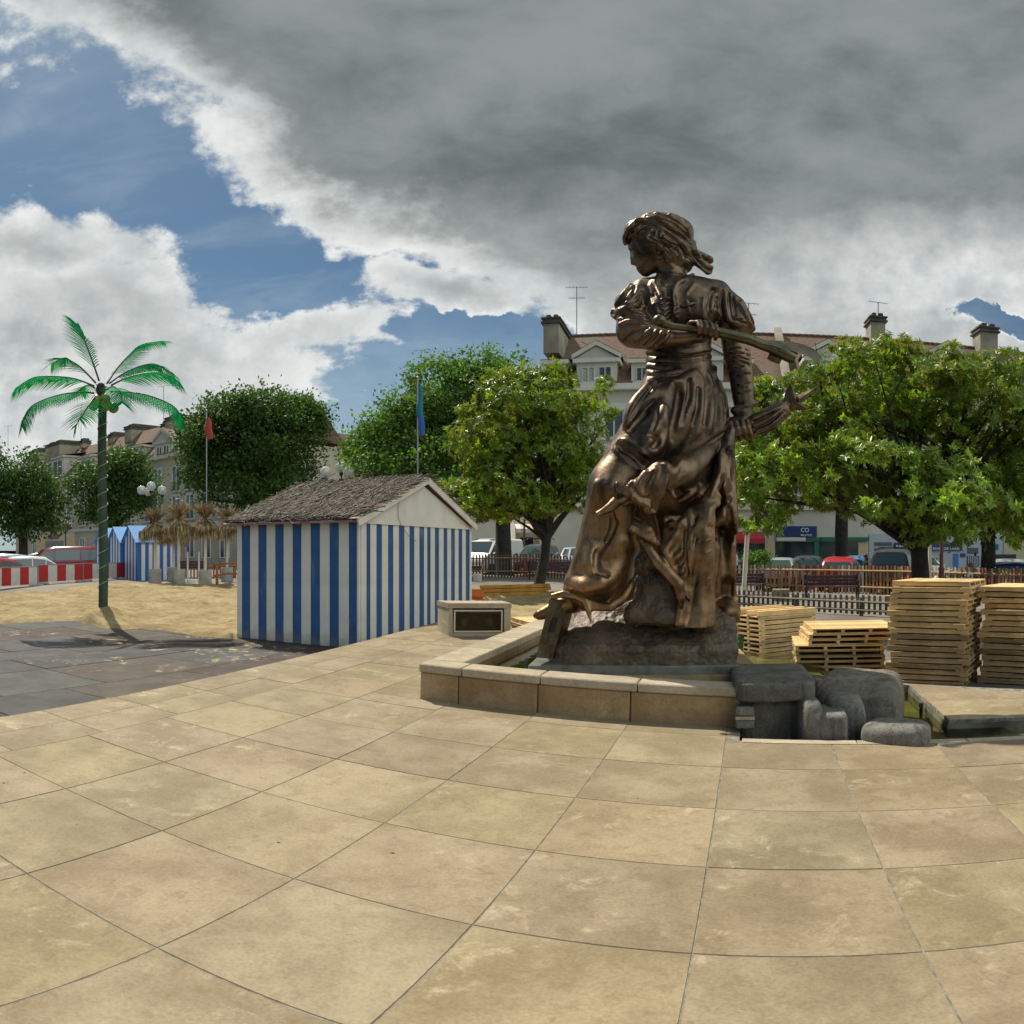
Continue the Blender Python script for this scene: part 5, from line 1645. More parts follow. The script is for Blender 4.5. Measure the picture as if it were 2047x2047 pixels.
cb.build('crown_core', mat('crown_fibre', (0.035, 0.012, 0.010), 0.8), palm)
for x, y, r, dd in ((778, 728, 46, -.16), (752, 770, 40, -.10), (845, 718, 44, -.22), (860, 768, 42, -.18), (914, 786, 42, -.12), (800, 750, 38, .14)):
    b = MB(); q = pl_at(x, y, dd); rr = r * .2484 / K * PD
    b.sphere(q, (rr, rr, rr * 1.08), 14, 10); b.build('coconut', M_NUT, palm, True)
fr_list = [
    ([(798, 570, 0), (740, 400, .1), (690, 270, .2), (655, 190, .25), (620, 115, .3)], .60, .75),
    ([(770, 585, .1), (650, 460, .5), (570, 405, .8), (515, 382, 1.0), (415, 432, 1.2)], .50, .35),
    ([(760, 612, 0), (600, 552, 0), (430, 532, 0), (270, 542, 0), (125, 628, 0)], .50, .25),
    ([(755, 668, -.1), (640, 660, -.4), (440, 690, -.8), (250, 775, -1.1), (170, 915, -1.2)], .50, .30),
    ([(765, 690, -.2), (725, 750, -.6), (680, 820, -.8), (640, 880, -.9), (605, 935, -.9)], .55, .9),
    ([(860, 592, .1), (950, 460, .5), (1050, 350, .8), (1140, 275, 1.0), (1305, 248, 1.2)], .42, .35),
    ([(880, 590, .1), (1000, 505, .3), (1130, 450, .5), (1255, 435, .6), (1395, 508, .7)], .48, .25),
    ([(895, 605, 0), (1020, 545, -.2), (1180, 505, -.3), (1320, 510, -.4), (1445, 578, -.5)], .48, .30),
    ([(860, 640, -.2), (900, 615, -.6), (940, 625, -.9), (970, 665, -1.1), (985, 745, -1.2)], .46, .6),
    ([(890, 655, -.1), (1000, 658, -.5), (1180, 682, -.9), (1385, 765, -1.2), (1472, 868, -1.3)], .52, .28),
    ([(760, 625, .4), (720, 605, .9), (690, 608, 1.3), (665, 620, 1.5), (645, 650, 1.6)], .40, .5)]
random.seed(9)
for pts, ll, spread in fr_list:
    P = [pl_at(*p) for p in pts]
    Q = []
    for i in range(len(P) - 1):
        p0, p1, p2, p3 = P[max(i - 1, 0)], P[i], P[i + 1], P[min(i + 2, len(P) - 1)]
        for t in (0, .25, .5, .75): Q.append(0.5 * (2 * p1 + (p2 - p0) * t + (2 * p0 - 5 * p1 + 4 * p2 - p3) * t * t + (3 * p1 - p0 - 3 * p2 + p3) * t ** 3))
    Q.append(P[-1])
    rb = MB(); rb.tube(Q, [.024 * (1 - .75 * k / (len(Q) - 1)) for k in range(len(Q))], 6)
    fb_ = MB()
    # leaflets on both sides, all the way from a fifth of the length to the tip
    tot = sum((Q[k + 1] - Q[k]).length for k in range(len(Q) - 1)); cnt = max(14, int(tot / .052))
    for k in range(cnt):
        u = .16 + .84 * k / (cnt - 1); f = u * (len(Q) - 1); i = min(int(f), len(Q) - 2); p = Q[i].lerp(Q[i + 1], f - i); t = (Q[i + 1] - Q[i]).normalized()
        sdv = t.cross(Vector((0, 0, 1)));
        if sdv.length < .1: sdv = Vector((1, 0, 0))
        sdv.normalize(); upv = sdv.cross(t).normalized()
        L = 1.30 * ll * (.62 + .45 * math.sin(PI * min(1, .15 + .8 * u))) * random.uniform(.9, 1.08)
        for sg in (-1, 1):
            out = (sdv * sg * (spread + .45) + t * .75 - upv * (1.0 - spread) * .60).normalized()
            q1 = p + out * L * .5; q2 = p + (out + Vector((0, 0, -.10))).normalized() * L
            wv = t * .017
            a = fb_.addv([p - wv, p + wv, q1 + wv, q1 - wv, q2])
            fb_.face((a, a + 1, a + 2, a + 3)); fb_.face((a + 3, a + 2, a + 4))
    fr_ = fb_.build('frond', M_FROND, palm)
    rb.build('rachis', M_RACHIS, fr_, True)

# ------------------------------------------------------------------ red and white road barriers
M_RED = mat('barrier_red', (0.42, 0.018, 0.018), 0.45, var=0.1, vscale=4)
M_BWHITE = mat('barrier_white', (0.55, 0.55, 0.52), 0.45, var=0.08, vscale=4)
M_CONC = mat('concrete', (0.33, 0.31, 0.27), 0.9, var=0.15, vscale=4, bump=0.3, bscale=30)
M_GREYMETAL = mat('galvanised', (0.35, 0.36, 0.36), 0.45, 0.7)
for k, (xa, xb, da, db, lab) in enumerate(((-36, 74, 25.2, 27.6, 'red and white barrier panel in front of the red and white cars'), (77, 165, 27.9, 30.2, 'red and white barrier panel left of the palm in front of the red van'), (167, 248, 30.4, 33.2, 'red and white barrier panel behind the palm trunk'))):
    p0 = ter(xa, da); p1 = ter(xb, db)
    v = (p1 - p0); L = Vector((v.x, v.y, 0)).length; ang = math.atan2(v.y, v.x)
    zb = (p0.z + p1.z) / 2
    br_ = empty('road_barrier', ((p0.x + p1.x) / 2, (p0.y + p1.y) / 2, zb), ang, lab, 'barrier', 'red and white road barriers')
    n = 6 if k == 0 else 5
    for i in range(n):
        b = MB(); b.box((-L / 2 + L * (i + .5) / n, 0, .41), (L / n - .006, .035, .64), bev=.004)
        first_red = (i % 2 == 0)
        b.build('panel_stripe', M_RED if first_red else M_BWHITE, br_)
    for sx in (-1, 1):
        b = MB(); b.box((sx * (L / 2 + .03), 0, .39), (.04, .05, .78)); b.build('post', M_GREYMETAL, br_)
        b = MB(); b.box((sx * (L / 2 - .1), -.05, .04), (.62, .28, .09), bev=.02); b.build('foot', M_CONC, br_)
    b = MB(); b.box((0, 0, .747), (L, .045, .03)); b.build('top_rail', M_GREYMETAL, br_)

# ------------------------------------------------------------------ far striped cabins
M_LBLUE = mat('light_blue_roof', (0.10, 0.30, 0.62), 0.5, var=0.06, vscale=3)
M_BLUE2 = mat('bright_blue_paint', (0.025, 0.13, 0.40), 0.55, var=0.08, vscale=3)
M_WHITE2 = mat('bright_white_paint', (0.70, 0.70, 0.68), 0.55)
base3 = ter(274, 31.5)
va = Vector((math.sin(azr(300)), math.cos(azr(300)), 0)); vr_ = Vector((va.y, -va.x, 0))
gdir = (va * .93 - vr_ * .37).normalized()       # along the gable front, going away
sdir = Vector((gdir.y, -gdir.x, 0))              # along the side, to the right
for k, lab in enumerate(('striped blue and white cabin nearest to the straw parasols, long side in view', 'middle of the three striped cabins with light blue roofs', 'striped cabin with light blue roof directly beside the palm trunk')):
    o = base3 + (gdir * 1.75 - vr_ * .10) * k
    cabin = empty('striped_cabin', o, 0, lab, 'cabin', 'striped cabins beyond the sand')
    GW, SL, EH, AH = 1.70, 1.9, 1.68, 2.34
    ns = 9
    for i in range(ns):
        s0, s1 = GW * i / ns, GW * (i + 1) / ns
        top = lambda s: EH + (AH - EH) * (1 - abs(s - GW / 2) / (GW / 2)) - .03
        b = MB(); b.prism([gdir * s0, gdir * s1, gdir * s1 + Vector((0, 0, top(s1))), gdir * ((s0 + s1) / 2) + Vector((0, 0, max(top(s0), top(s1), top((s0 + s1) / 2)))), gdir * s0 + Vector((0, 0, top(s0)))], sdir * .03)
        b.build('gable_board', M_BLUE2 if i % 2 == 0 else M_WHITE2, cabin)
    for i in range(11):
        s0, s1 = .032 + (SL - .032) * i / 11, .032 + (SL - .032) * (i + 1) / 11
        b = MB(); b.prism([sdir * s0, sdir * s1, sdir * s1 + Vector((0, 0, EH)), sdir * s0 + Vector((0, 0, EH))], gdir * .03)
        b.build('side_board', M_BLUE2 if i % 2 == 0 else M_WHITE2, cabin)
    b = MB(); b.prism([gdir * GW + sdir * .03, gdir * GW + sdir * SL, gdir * GW + sdir * SL + Vector((0, 0, EH)), gdir * GW + sdir * .03 + Vector((0, 0, EH))], -gdir * .03)
    b.prism([sdir * SL + gdir * .03, sdir * SL + gdir * (GW - .03), sdir * SL + gdir * (GW - .03) + Vector((0, 0, EH)), sdir * SL + gdir * .03 + Vector((0, 0, EH))], -sdir * .03); b.build('rear_panel', M_BLUE2, cabin)
    for sg in (0, 1):
        e0 = gdir * (-.10 if sg == 0 else GW + .10); rz_ = EH - .06
        r = MB(); q = [e0 - sdir * .12 + Vector((0, 0, rz_)), e0 + sdir * (SL + .1) + Vector((0, 0, rz_)), gdir * GW / 2 + sdir * (SL + .1) + Vector((0, 0, AH + .02)), gdir * GW / 2 - sdir * .12 + Vector((0, 0, AH + .02))]
        r.prism(q, (0, 0, .03)); r.build('roof_sheet', M_LBLUE, cabin)

# ------------------------------------------------------------------ straw parasols in concrete pots
M_STRAW = mat('straw', (0.15, 0.105, 0.05), 0.9, island=0.65, col2=(0.42, 0.33, 0.185), vscale=4)
M_POST = mat('cream_post', (0.55, 0.51, 0.40), 0.7, var=0.1, vscale=3)
def straw_cap(seed):
    random.seed(seed); V = []; Fq = []
    def blade(p0, p1, p2, w):
        i = len(V); d = (p2 - p0); s = d.cross(Vector((random.gauss(0, 1), random.gauss(0, 1), random.gauss(0, .5)))).normalized() * w
        V.extend([p0 - s, p0 + s, p1 + s, p1 - s, p2 + s * .2, p2 - s * .2])
        Fq.extend([i, i + 1, i + 2, i + 3, i + 3, i + 2, i + 4, i + 5])
    for k in range(1500):                                  # skirt
        a = random.uniform(0, 2 * PI); c, s = math.cos(a), math.sin(a); r0 = random.uniform(.05, .35); r1 = random.uniform(.46, .62)
        z0 = 2.42 - r0 * 1.0 + random.uniform(-.03, .03); z1 = 1.88 - random.uniform(0, .12) + (.70 - r1) * .8
        blade(Vector((c * r0, s * r0, z0)), Vector((c * (r0 + r1) / 2, s * (r0 + r1) / 2, (z0 + z1) / 2 + .06)), Vector((c * r1, s * r1, z1)), .014)
    for k in range(700):                                  # hanging fringe
        a = random.uniform(0, 2 * PI); r = random.uniform(.44, .60); c, s = math.cos(a), math.sin(a)
        blade(Vector((c * r, s * r, 2.05)), Vector((c * (r + .03), s * (r + .03), 1.92)), Vector((c * (r + random.uniform(-.08, .10)), s * (r + random.uniform(-.08, .10)), 1.86 - random.uniform(0, .34))), .013)
    for k in range(330):                                  # upright tuft above the tie
        a = random.uniform(0, 2 * PI); c, s = math.cos(a), math.sin(a); o = random.uniform(.08, .48)
        h = 2.52 + random.uniform(.12, .50) * (1.15 - o)
        blade(Vector((c * .05, s * .05, 2.36)), Vector((c * (.08 + o * .4), s * (.08 + o * .4), (2.40 + h) / 2 + .05)), Vector((c * (.08 + o), s * (.08 + o), h)), .013)
    return fast_mesh('straw_cap', [tuple(v) for v in V], Fq, 4, M_STRAW)
UM = [(310, 27.8, 'straw parasol in a concrete pot, standing leftmost before the striped cabins', 1.0), (357, 27.0, 'straw parasol in a concrete pot, second along the sand', 1.06), (410, 27.0, 'straw parasol in a concrete pot beside the thatched hut', 1.06), (454, 30.0, 'straw parasol half hidden behind the thatched hut roof', 1.05), (347, 30.2, 'straw parasol pole standing behind the second parasol', .95)]
for k, (px, d, lab, sc) in enumerate(UM):
    b0 = ter(px, d)
    u = empty('straw_parasol', b0, k * 1.3, lab, 'parasol', 'straw parasols on the sand')
    pot = MB(); pot.lathe([(.235, 0), (.245, .02), (.245, .58), (.235, .60), (.20, .60), (.20, .54), (.01, .54)], n=20); pot.build('pot', M_CONC, u, True, 40)
    ps = MB(); ps.tube([(0, 0, .5), (0, 0, 2.45 * sc)], .055, 10); ps.build('pole', M_POST, u, True, 60)
    link('straw_cap', straw_cap(40 + k), u, (0, 0, 2.4 * (sc - 1)), (0, 0, 0), (1, 1, 1))
# white low frame and timber handrail between the parasols
M_WPLASTIC = mat('white_plastic', (0.72, 0.72, 0.70), 0.4)
wf = empty('white_frame', ter(386, 28.2), .1, 'low white frame between two concrete pots', 'frame')
b = MB(); b.box((0, 0, .12), (.5, .05, .10)); b.box((0, 0, .02), (.5, .4, .04)); b.build('foot_plate', M_WPLASTIC, wf)
for sx in (-.22, .24):
    b = MB(); b.box((sx, 0, .65), (.05, .05, 1.2)); b.build('upright', M_WPLASTIC, wf)
M_ORWOOD = mat('orange_wood', (0.30, 0.085, 0.025), 0.5, var=0.25, vscale=6)
rl = empty('handrail', ter(452, 25.6), .05, 'orange brown timber handrail with arched rails beside the hut', 'handrail')
for z0 in (.78, .42):
    b = MB(); b.tube([Vector((-.45 + .19 * i, 0, z0 + .16 * math.sin(.4 + i * .3))) for i in range(7)], .035, 6); b.build('rail', M_ORWOOD, rl)
for sx in (-.34, .62):
    b = MB(); b.box((sx, 0, .45), (.08, .08, .9)); b.build('post', M_ORWOOD, rl)
b = MB(); b.box((.15, .3, .10), (1.3, .9, .06)); b.box((.15, -.12, .06), (1.3, .05, .12)); b.build('deck', M_CONC, rl)
# ------------------------------------------------------------------ buildings
M_RSTONE = mat('pale_stone', (0.58, 0.555, 0.475), 0.85, var=0.10, vscale=0.35, bump=0.1, bscale=8)
M_RTRIM = mat('pale_trim', (0.68, 0.655, 0.57), 0.8, var=0.08, vscale=0.6)
M_LSTONE = mat('weathered_stone', (0.37, 0.335, 0.265), 0.85, var=0.15, vscale=0.3, bump=0.1, bscale=8)
M_LTRIM = mat('grey_trim', (0.45, 0.435, 0.385), 0.8, var=0.10, vscale=0.5)
M_CHIM = mat('chimney_stone', (0.31, 0.275, 0.205), 0.9, var=0.22, vscale=0.7)
M_CHIMDK = mat('chimney_cap', (0.085, 0.08, 0.065), 0.9, var=0.3, vscale=1.2)
M_WINFR = mat('window_white', (0.62, 0.62, 0.60), 0.5)
M_PANE = mat('window_glass', (0.035, 0.05, 0.065), 0.07, spec=0.9)
M_ANT = mat('aerial_metal', (0.10, 0.10, 0.105), 0.5, 0.3)


def tile_mat(name, c1, c2, c3):
    """flat clay tiles in courses, weathered in patches"""
    m = bpy.data.materials.new(name); m.use_nodes = True
    t = NT(m.node_tree); b = t.n['Principled BSDF']
    co = t.new('ShaderNodeTexCoord').outputs['UV'] if False else t.new('ShaderNodeNewGeometry').outputs['Position']
    br = t.new('ShaderNodeTexBrick'); br.offset = .5
    x, y, z = t.xyz(co)
    t.l.new(t.vec(t.add(t.mul(x, .8), t.mul(y, -.5)), t.mul(z, 1.3), 0), br.inputs['Vector'])
    br.inputs['Scale'].default_value = 3.2; br.inputs['Mortar Size'].default_value = .012; br.inputs['Bias'].default_value = 0
    br.inputs['Color1'].default_value = tuple(c1) + (1,); br.inputs['Color2'].default_value = tuple(c2) + (1,); br.inputs['Mortar'].default_value = tuple(v * .45 for v in c1) + (1,)
    f = t.step(t.noise(co, .35, 6, .65), .42, .62)
    col = t.mix(t.mul(f, .8), br.outputs['Color'], c3)
    k = t.lin(t.noise(co, 5.0, 4, .7), .3, .7, .72, 1.28)
    t.l.new(t.mix(1.0, col, t.vec(k, k, k), 'MULTIPLY'), b.inputs['Base Color']); b.inputs['Roughness'].default_value = .9
    bn = t.new('ShaderNodeBump'); bn.inputs['Strength'].default_value = .6; bn.inputs['Distance'].default_value = .03
    t.l.new(br.outputs['Fac'], bn.inputs['Height']); bn.invert = True; t.l.new(bn.outputs[0], b.inputs['Normal'])
    return m


M_TILE_R = tile_mat('roof_tiles_red', (0.165, 0.088, 0.060), (0.215, 0.125, 0.085), (0.165, 0.13, 0.082))
M_TILE_L = tile_mat('roof_tiles_brown', (0.155, 0.085, 0.055), (0.19, 0.115, 0.075), (0.135, 0.10, 0.065))


class Facade:
    """vertical facade plane: normal azimuth a0, D metres from the camera; s runs to the right, z up, out towards the square"""
    def __init__(self, a0, D):
        self.n = Vector((math.sin(a0), math.cos(a0), 0)); self.t = Vector((math.cos(a0), -math.sin(a0), 0)); self.D = D; self.a0 = a0
        self.ang = -a0

    def sz(self, px, py, depth=0.0):
        a = azr(px); d = (self.D + depth) / math.cos(a - self.a0)
        return d * math.sin(a - self.a0), EYE + d * math.tan((HY - py) / K)

    def p(self, s, z, out=0.0): return self.n * (self.D - out) + self.t * s + Vector((0, 0, z))

    def box(self, name, parent, s0, s1, z0, z1, o0, o1, material, bev=0.0):
        b = MB(); b.box((0, 0, 0), (s1 - s0, o1 - o0, z1 - z0), bev=bev)
        off = parent_origin(parent)
        return link(name, b.mesh(name, material), parent, self.p((s0 + s1) / 2, (z0 + z1) / 2, (o0 + o1) / 2) - off, (0, 0, self.ang))

    def prism(self, name, parent, poly, o0, o1, material):
        """polygon of (s, z) in the facade plane, from o0 to o1 in front of it"""
        b = MB(); off = parent_origin(parent)
        b.prism([self.p(s, z, o1) - off for s, z in poly], self.n * (o1 - o0))
        return b.build(name, material, parent)


def parent_origin(p):
    v = Vector((0, 0, 0))
    while p is not None:
        v += Vector(p.location); p = p.parent
    return v


_win_cache = {}
def window(F, parent, s0, s1, z0, z1, out, leaves=2, frame=M_WINFR, surround=None, shutter=False, rail=False):
    """window part: frame with mullions; its panes are sub-parts"""
    w, h = s1 - s0, z1 - z0
    key = (round(w, 2), round(h, 2), leaves, surround.name if surround else '')
    if key not in _win_cache:
        fr = MB(); f = min(.09, w * .07)
        fr.box((-w / 2 + f / 2, 0, 0), (f, .10, h)); fr.box((w / 2 - f / 2, 0, 0), (f, .10, h)); fr.box((0, 0, h / 2 - f / 2), (w - 2 * f - .004, .10, f)); fr.box((0, 0, -h / 2 + f / 2), (w - 2 * f - .004, .10, f))
        for k in range(1, leaves): fr.box((-w / 2 + w * k / leaves, 0, 0), (f * 1.1, .09, h - 2 * f - .004))
        fr.cur = 1 if surround else 0
        if surround:
            q = .14
            fr.box((-w / 2 - q / 2, .0, 0), (q - .004, .22, h + .004)); fr.box((w / 2 + q / 2, .0, 0), (q - .004, .22, h + .004)); fr.box((0, .0, h / 2 + q / 2 + .003), (w + 2 * q, .24, q)); fr.box((0, -.03, -h / 2 - q / 2 - .003), (w + 2 * q + .1, .30, q))
        pa = MB()
        pa.box((0, .03, 0), (w - .01, .02, h - .01))
        _win_cache[key] = (fr.mesh('window', [frame, surround] if surround else frame), pa.mesh('pane', M_PANE))
    mf, mp = _win_cache[key]
    loc = F.p((s0 + s1) / 2, (z0 + z1) / 2, out) - parent_origin(parent)
    o = link('window', mf, parent, loc, (0, 0, F.ang))
    link('pane', mp, o)
    if rail:
        rb = MB()
        for k in range(int(w / .12) + 1): rb.box((-w / 2 + k * .12, -.16, -h / 2 + .45), (.018, .018, .9))
        rb.box((0, -.16, -h / 2 + .9), (w + .1, .04, .04)); rb.box((0, -.16, -h / 2 + .06), (w + .1, .03, .03))
        rb.build('balcony_rail', M_ANT, o)
    return o


def aerial(parent_pos, h, label, yaw=0.4, two=True):
    a = empty('tv_aerial', parent_pos, yaw, label, 'aerial', 'television aerials on the roofs')
    b = MB(); b.tube([(0, 0, -.3), (0, 0, h)], .03, 6); b.build('mast', M_ANT, a)
    for z, L in ((h - .05, 1.5), (h - .9, 1.1))[:2 if two else 1]:
        c = MB(); c.tube([(-L / 2, 0, z), (L / 2, 0, z + .08)], .018, 5)
        for k in range(7): c.tube([(-L / 2 + L * k / 6, -.22, z + .08 * k / 6), (-L / 2 + L * k / 6, .22, z + .08 * k / 6)], .011, 4)
        c.build('antenna', M_ANT, a)
    return a


def chimney(F, parent, px0, px1, py0, py1, depth, back=2.4, pots=2, material=M_CHIM):
    s0, zt = F.sz(px0, py0, depth); s1, zb = F.sz(px1, py1, depth)
    w = s1 - s0; h = zt - zb
    b = MB(); off = parent_origin(parent)
    cap = .55
    c0 = F.p((s0 + s1) / 2, (zb + zt - cap) / 2, -depth - back / 2) - off
    b.box((0, 0, 0), (w, back, h - cap), bev=.02)
    o = link('chimney', b.mesh('chimney', material), parent, c0, (0, 0, F.ang))
    k = MB()
    z0 = h / 2 - cap / 2
    k.box((0, 0, z0 + .08 - .005), (w + .28, back + .28, .14)); k.box((0, 0, z0 + .24), (w + .10, back + .10, .17)); k.box((0, 0, z0 + .385), (w + .26, back + .26, .11))
    n = max(2, int(back / .8)) if back > w else pots
    for i in range(pots):
        k.box(((i + .5) / pots * w * .94 - w * .47, 0, z0 + .445 + .16), (w / pots * .62, back * .86, .32), bev=.06)
    link('chimney_cap', k.mesh('chimney_cap', M_CHIMDK), o)
    return o


# ---- right-hand terrace, roof with stone dormers
FR = Facade(0.25, 46.0)
sL, _ = FR.sz(1078, 700); sRt = 34.0
ZC = 12.0; ZR = FR.sz(1235, 668, 4.5)[1]; BACK = 4.6
R_ = empty('terrace_house', FR.p((sL + sRt) / 2, 0, 0), 0, 'long pale stone building with red tiled roof, dormers and shops behind the trees', 'building')
FR.box('wall', R_, sL, sRt, 0, ZC, -9, 0, M_RSTONE)
FR.box('cornice', R_, sL - .2, sRt, ZC - .02, ZC + .38, -.3, .45, M_RTRIM)
FR.box('string_course', R_, sL, sRt, ZC - 1.15, ZC - .85, .002, .12, M_RTRIM)
FR.box('string_course', R_, sL, sRt, 8.25, 8.5, .002, .14, M_RTRIM); FR.box('string_course', R_, sL, sRt, 4.3, 4.75, .002, .22, M_RTRIM)
rf = MB(); off = parent_origin(R_)
A = lambda s, z, o: FR.p(s, z, o) - off
hip = 0.5
rf.poly([A(sL - .1, ZC + .36, .30), A(sRt, ZC + .36, .30), A(sRt, ZR, -BACK), A(sL + hip, ZR, -BACK)])
rf.poly([A(sL - .1, ZC + .36, .30), A(sL + hip, ZR, -BACK), A(sL - .1, ZC + .36, -9.2)])
rf.poly([A(sL + hip, ZR, -BACK), A(sRt, ZR, -BACK), A(sRt, ZC + .36, -9.2), A(sL - .1, ZC + .36, -9.2)])
rf.build('roof', M_TILE_R, R_)
rt = MB()
for k in range(int((sRt - sL - hip) / .42)):
    s = sL + hip + k * .42
    rt.box((0, 0, 0), (0, 0, 0)) if False else None
    rt.tube([A(s, ZR + .02, -BACK), A(s + .40, ZR + .05, -BACK)], .11, 6)
ro = rt.build('ridge_tiles', M_TILE_R, R_)


def slope_depth(F, z): return (z - ZC - .36) / (ZR - ZC - .36) * (BACK + .3) - .3


def dormer(F, parent, px0, px1, py_top, py_sill, pediment, leaves, tile, trim, zc, depth_fn, stone=None, double=False):
    """stone dormer standing on the cornice line, wall flush with the facade below"""
    s0, zt = F.sz(px0, py_top); s1, zs = F.sz(px1, py_sill)
    stone = stone or trim
    back = depth_fn(zt + .3) + .6
    d = F.box('dormer', parent, s0, s1, zc + .37, zt, -back, .06, stone)
    sill = max(zs, zc + .55)
    if double:
        m = (s0 + s1) / 2
        window(F, parent, s0 + .32, m - .12, sill, zt - .28, .08, 2); window(F, parent, m + .12, s1 - .32, sill, zt - .28, .08, 2)
    else:
        window(F, parent, s0 + .32, s1 - .32, sill, zt - .28, .08, leaves)
    F.box('dormer_sill', parent, s0 + .1, s1 - .1, sill - .16, sill - .02, .062, .22, trim)
    F.box('dormer_cornice', parent, s0 - .22, s1 + .22, zt + .003, zt + .26, -back, .30, trim)
    if pediment:
        m = (s0 + s1) / 2; ap = zt + .26 + (s1 - s0 + .44) * .30
        F.prism('pediment', parent, [(s0 - .15, zt + .263), (s1 + .15, zt + .263), (m, ap - .05)], -back, .12, stone)
        for a, b in (((s0 - .28, zt + .27), (m, ap)), ((m, ap), (s1 + .28, zt + .27))):
            F.prism('pediment_moulding', parent, [a, b, (b[0], b[1] + .28), (a[0], a[1] + .28)] if True else None, -.02, .34, trim)
        off = parent_origin(parent); r = MB()
        for sg in (0, 1):
            e = (s0 - .28, zt + .56) if sg == 0 else (s1 + .28, zt + .56)
            r.prism([F.p(e[0], e[1], .30) - off, F.p(m, ap + .29, .30) - off, F.p(m, ap + .29, -back - 1.5) - off, F.p(e[0], e[1], -back - .3) - off], (0, 0, .05))
        r.build('dormer_roof', tile, parent)
    else:
        off = parent_origin(parent); r = MB()
        r.prism([F.p(s0 - .2, zt + .265, .28) - off, F.p(s1 + .2, zt + .265, .28) - off, F.p(s1 + .2, zt + 1.0, -back - .9) - off, F.p(s0 - .2, zt + 1.0, -back - .9) - off], (0, 0, .06))
        r.build('dormer_roof', tile, parent)


for a, b, top, sill, ped, dbl in ((1088, 1131, 730, 768, False, False), (1153, 1233, 727, 768, True, True), (1262, 1305, 727, 768, False, False), (1356, 1446, 722, 766, True, True), (1612, 1696, 722, 764, True, True), (1470, 1500, 727, 768, False, False), (1850, 1935, 724, 764, True, True), (1716, 1760, 728, 766, False, False)):
    dormer(FR, R_, a, b, top, sill, ped, 2, M_TILE_R, M_RTRIM, ZC, lambda z: slope_depth(FR, z), M_RSTONE, dbl)
# windows of the floors below
for zc0, zc1 in ((8.9, 10.7), (5.3, 7.7)):
    s = sL + 1.3
    while s < sRt - 2:
        window(FR, R_, s, s + 1.25, zc0, zc1, .03, 2, M_WINFR, M_RTRIM, rail=(zc0 < 6)); s += 2.9
# chimneys, fire wall parapets
chimney(FR, R_, 1086, 1117, 632, 705, 0.6, 4.6, 2)
chimney(FR, R_, 1741, 1770, 628, 690, 4.0, 1.6, 2)
chimney(FR, R_, 1960, 1995, 648, 738, 3.4, 1.6, 2)
for px in (1556, 1985):
    s, _ = FR.sz(px, 700, 2); o = MB(); off = parent_origin(R_)
    q = [FR.p(s, ZC + .4, .5) - off, FR.p(s, ZR + .1, -BACK) - off, FR.p(s, ZR + .55, -BACK) - off, FR.p(s, ZC + .85, .5) - off]
    o.prism(q, FR.t * .5); o.build('parapet', M_CHIM, R_)
sk = FR.sz(1940, 728, 2.5); FR.box('skylight', R_, sk[0], sk[0] + 1.0, sk[1], sk[1] + .1, -2.9, -2.0, M_WINFR)
for px, py, h, lab in ((1152, 660, 3.4, 'television aerial beside the big left chimney of the long building'), (1497, 700, 3.6, 'television aerial behind the shoulder of the statue'), (1757, 628, 1.0, 'flat television aerial on the right chimney above the magnolia')):
    s, z = FR.sz(px, py, 4.0); aerial(FR.p(s, z, -4.2), h, lab, -.25 + .3, h > 2)
# shops on the ground floor
def fpx(name, x0, y0, x1, y1, o0, o1, material, parent=R_):
    s0, zt = FR.sz(x0, y0); s1, _ = FR.sz(x1, y0); zb = FR.sz((x0 + x1) / 2, y1)[1]; zt = FR.sz((x0 + x1) / 2, y0)[1]
    return FR.box(name, parent, s0, s1, max(zb, .02), zt, o0, o1, material)
M_DARKGL = mat('shop_glass', (0.02, 0.024, 0.024), 0.08, spec=0.9)
M_NAVY = mat('sign_navy', (0.012, 0.035, 0.14), 0.4); M_SIGNBLUE = mat('sign_blue', (0.03, 0.18, 0.50), 0.4)
M_GREEN = mat('shop_green', (0.005, 0.13, 0.075), 0.5); M_CREAM = mat('shop_cream', (0.55, 0.44, 0.27), 0.8, var=.08)
M_LGREY = mat('shop_lightgrey', (0.42, 0.47, 0.51), 0.6, var=.06); M_DKGREY = mat('shop_darkgrey', (0.08, 0.095, 0.10), 0.5)
M_REDAWN = mat('red_awning', (0.50, 0.03, 0.045), 0.7); M_LETTER = mat('letter_white', (0.75, 0.75, 0.75), 0.5)
M_YELLOWISH = mat('shop_yellow', (0.50, 0.46, 0.28), 0.8)
fpx('shop_opening', 1462, 1086, 1527, 1150, .002, .05, M_DARKGL)
fpx('pilaster', 1529, 1076, 1546, 1150, .002, .16, M_CREAM)
fpx('shop_sign', 1552, 1052, 1632, 1073, .002, .20, M_NAVY); fpx('sign_band', 1552, 1074, 1610, 1081, .002, .16, M_WINFR); fpx('sign_band', 1611, 1074, 1640, 1081, .002, .16, M_GREEN)
fpx('shop_window', 1550, 1083, 1626, 1150, .002, .05, M_DARKGL); fpx('door_frame', 1627, 1082, 1637, 1150, .002, .14, M_GREEN); fpx('shop_window', 1638, 1083, 1714, 1150, .002, .05, M_DARKGL)
fpx('fascia', 1641, 1074, 1736, 1082, .002, .24, M_GREEN); fpx('pilaster', 1715, 1084, 1733, 1150, .002, .12, M_CREAM)
fpx('shop_front', 1737, 1068, 2004, 1150, .002, .06, M_LGREY)
fpx('door', 1748, 1096, 1783, 1150, .062, .10, M_DKGREY); fpx('transom', 1748, 1084, 1782, 1091, .062, .10, M_DKGREY); fpx('notice', 1757, 1104, 1773, 1118, .102, .11, M_WINFR)
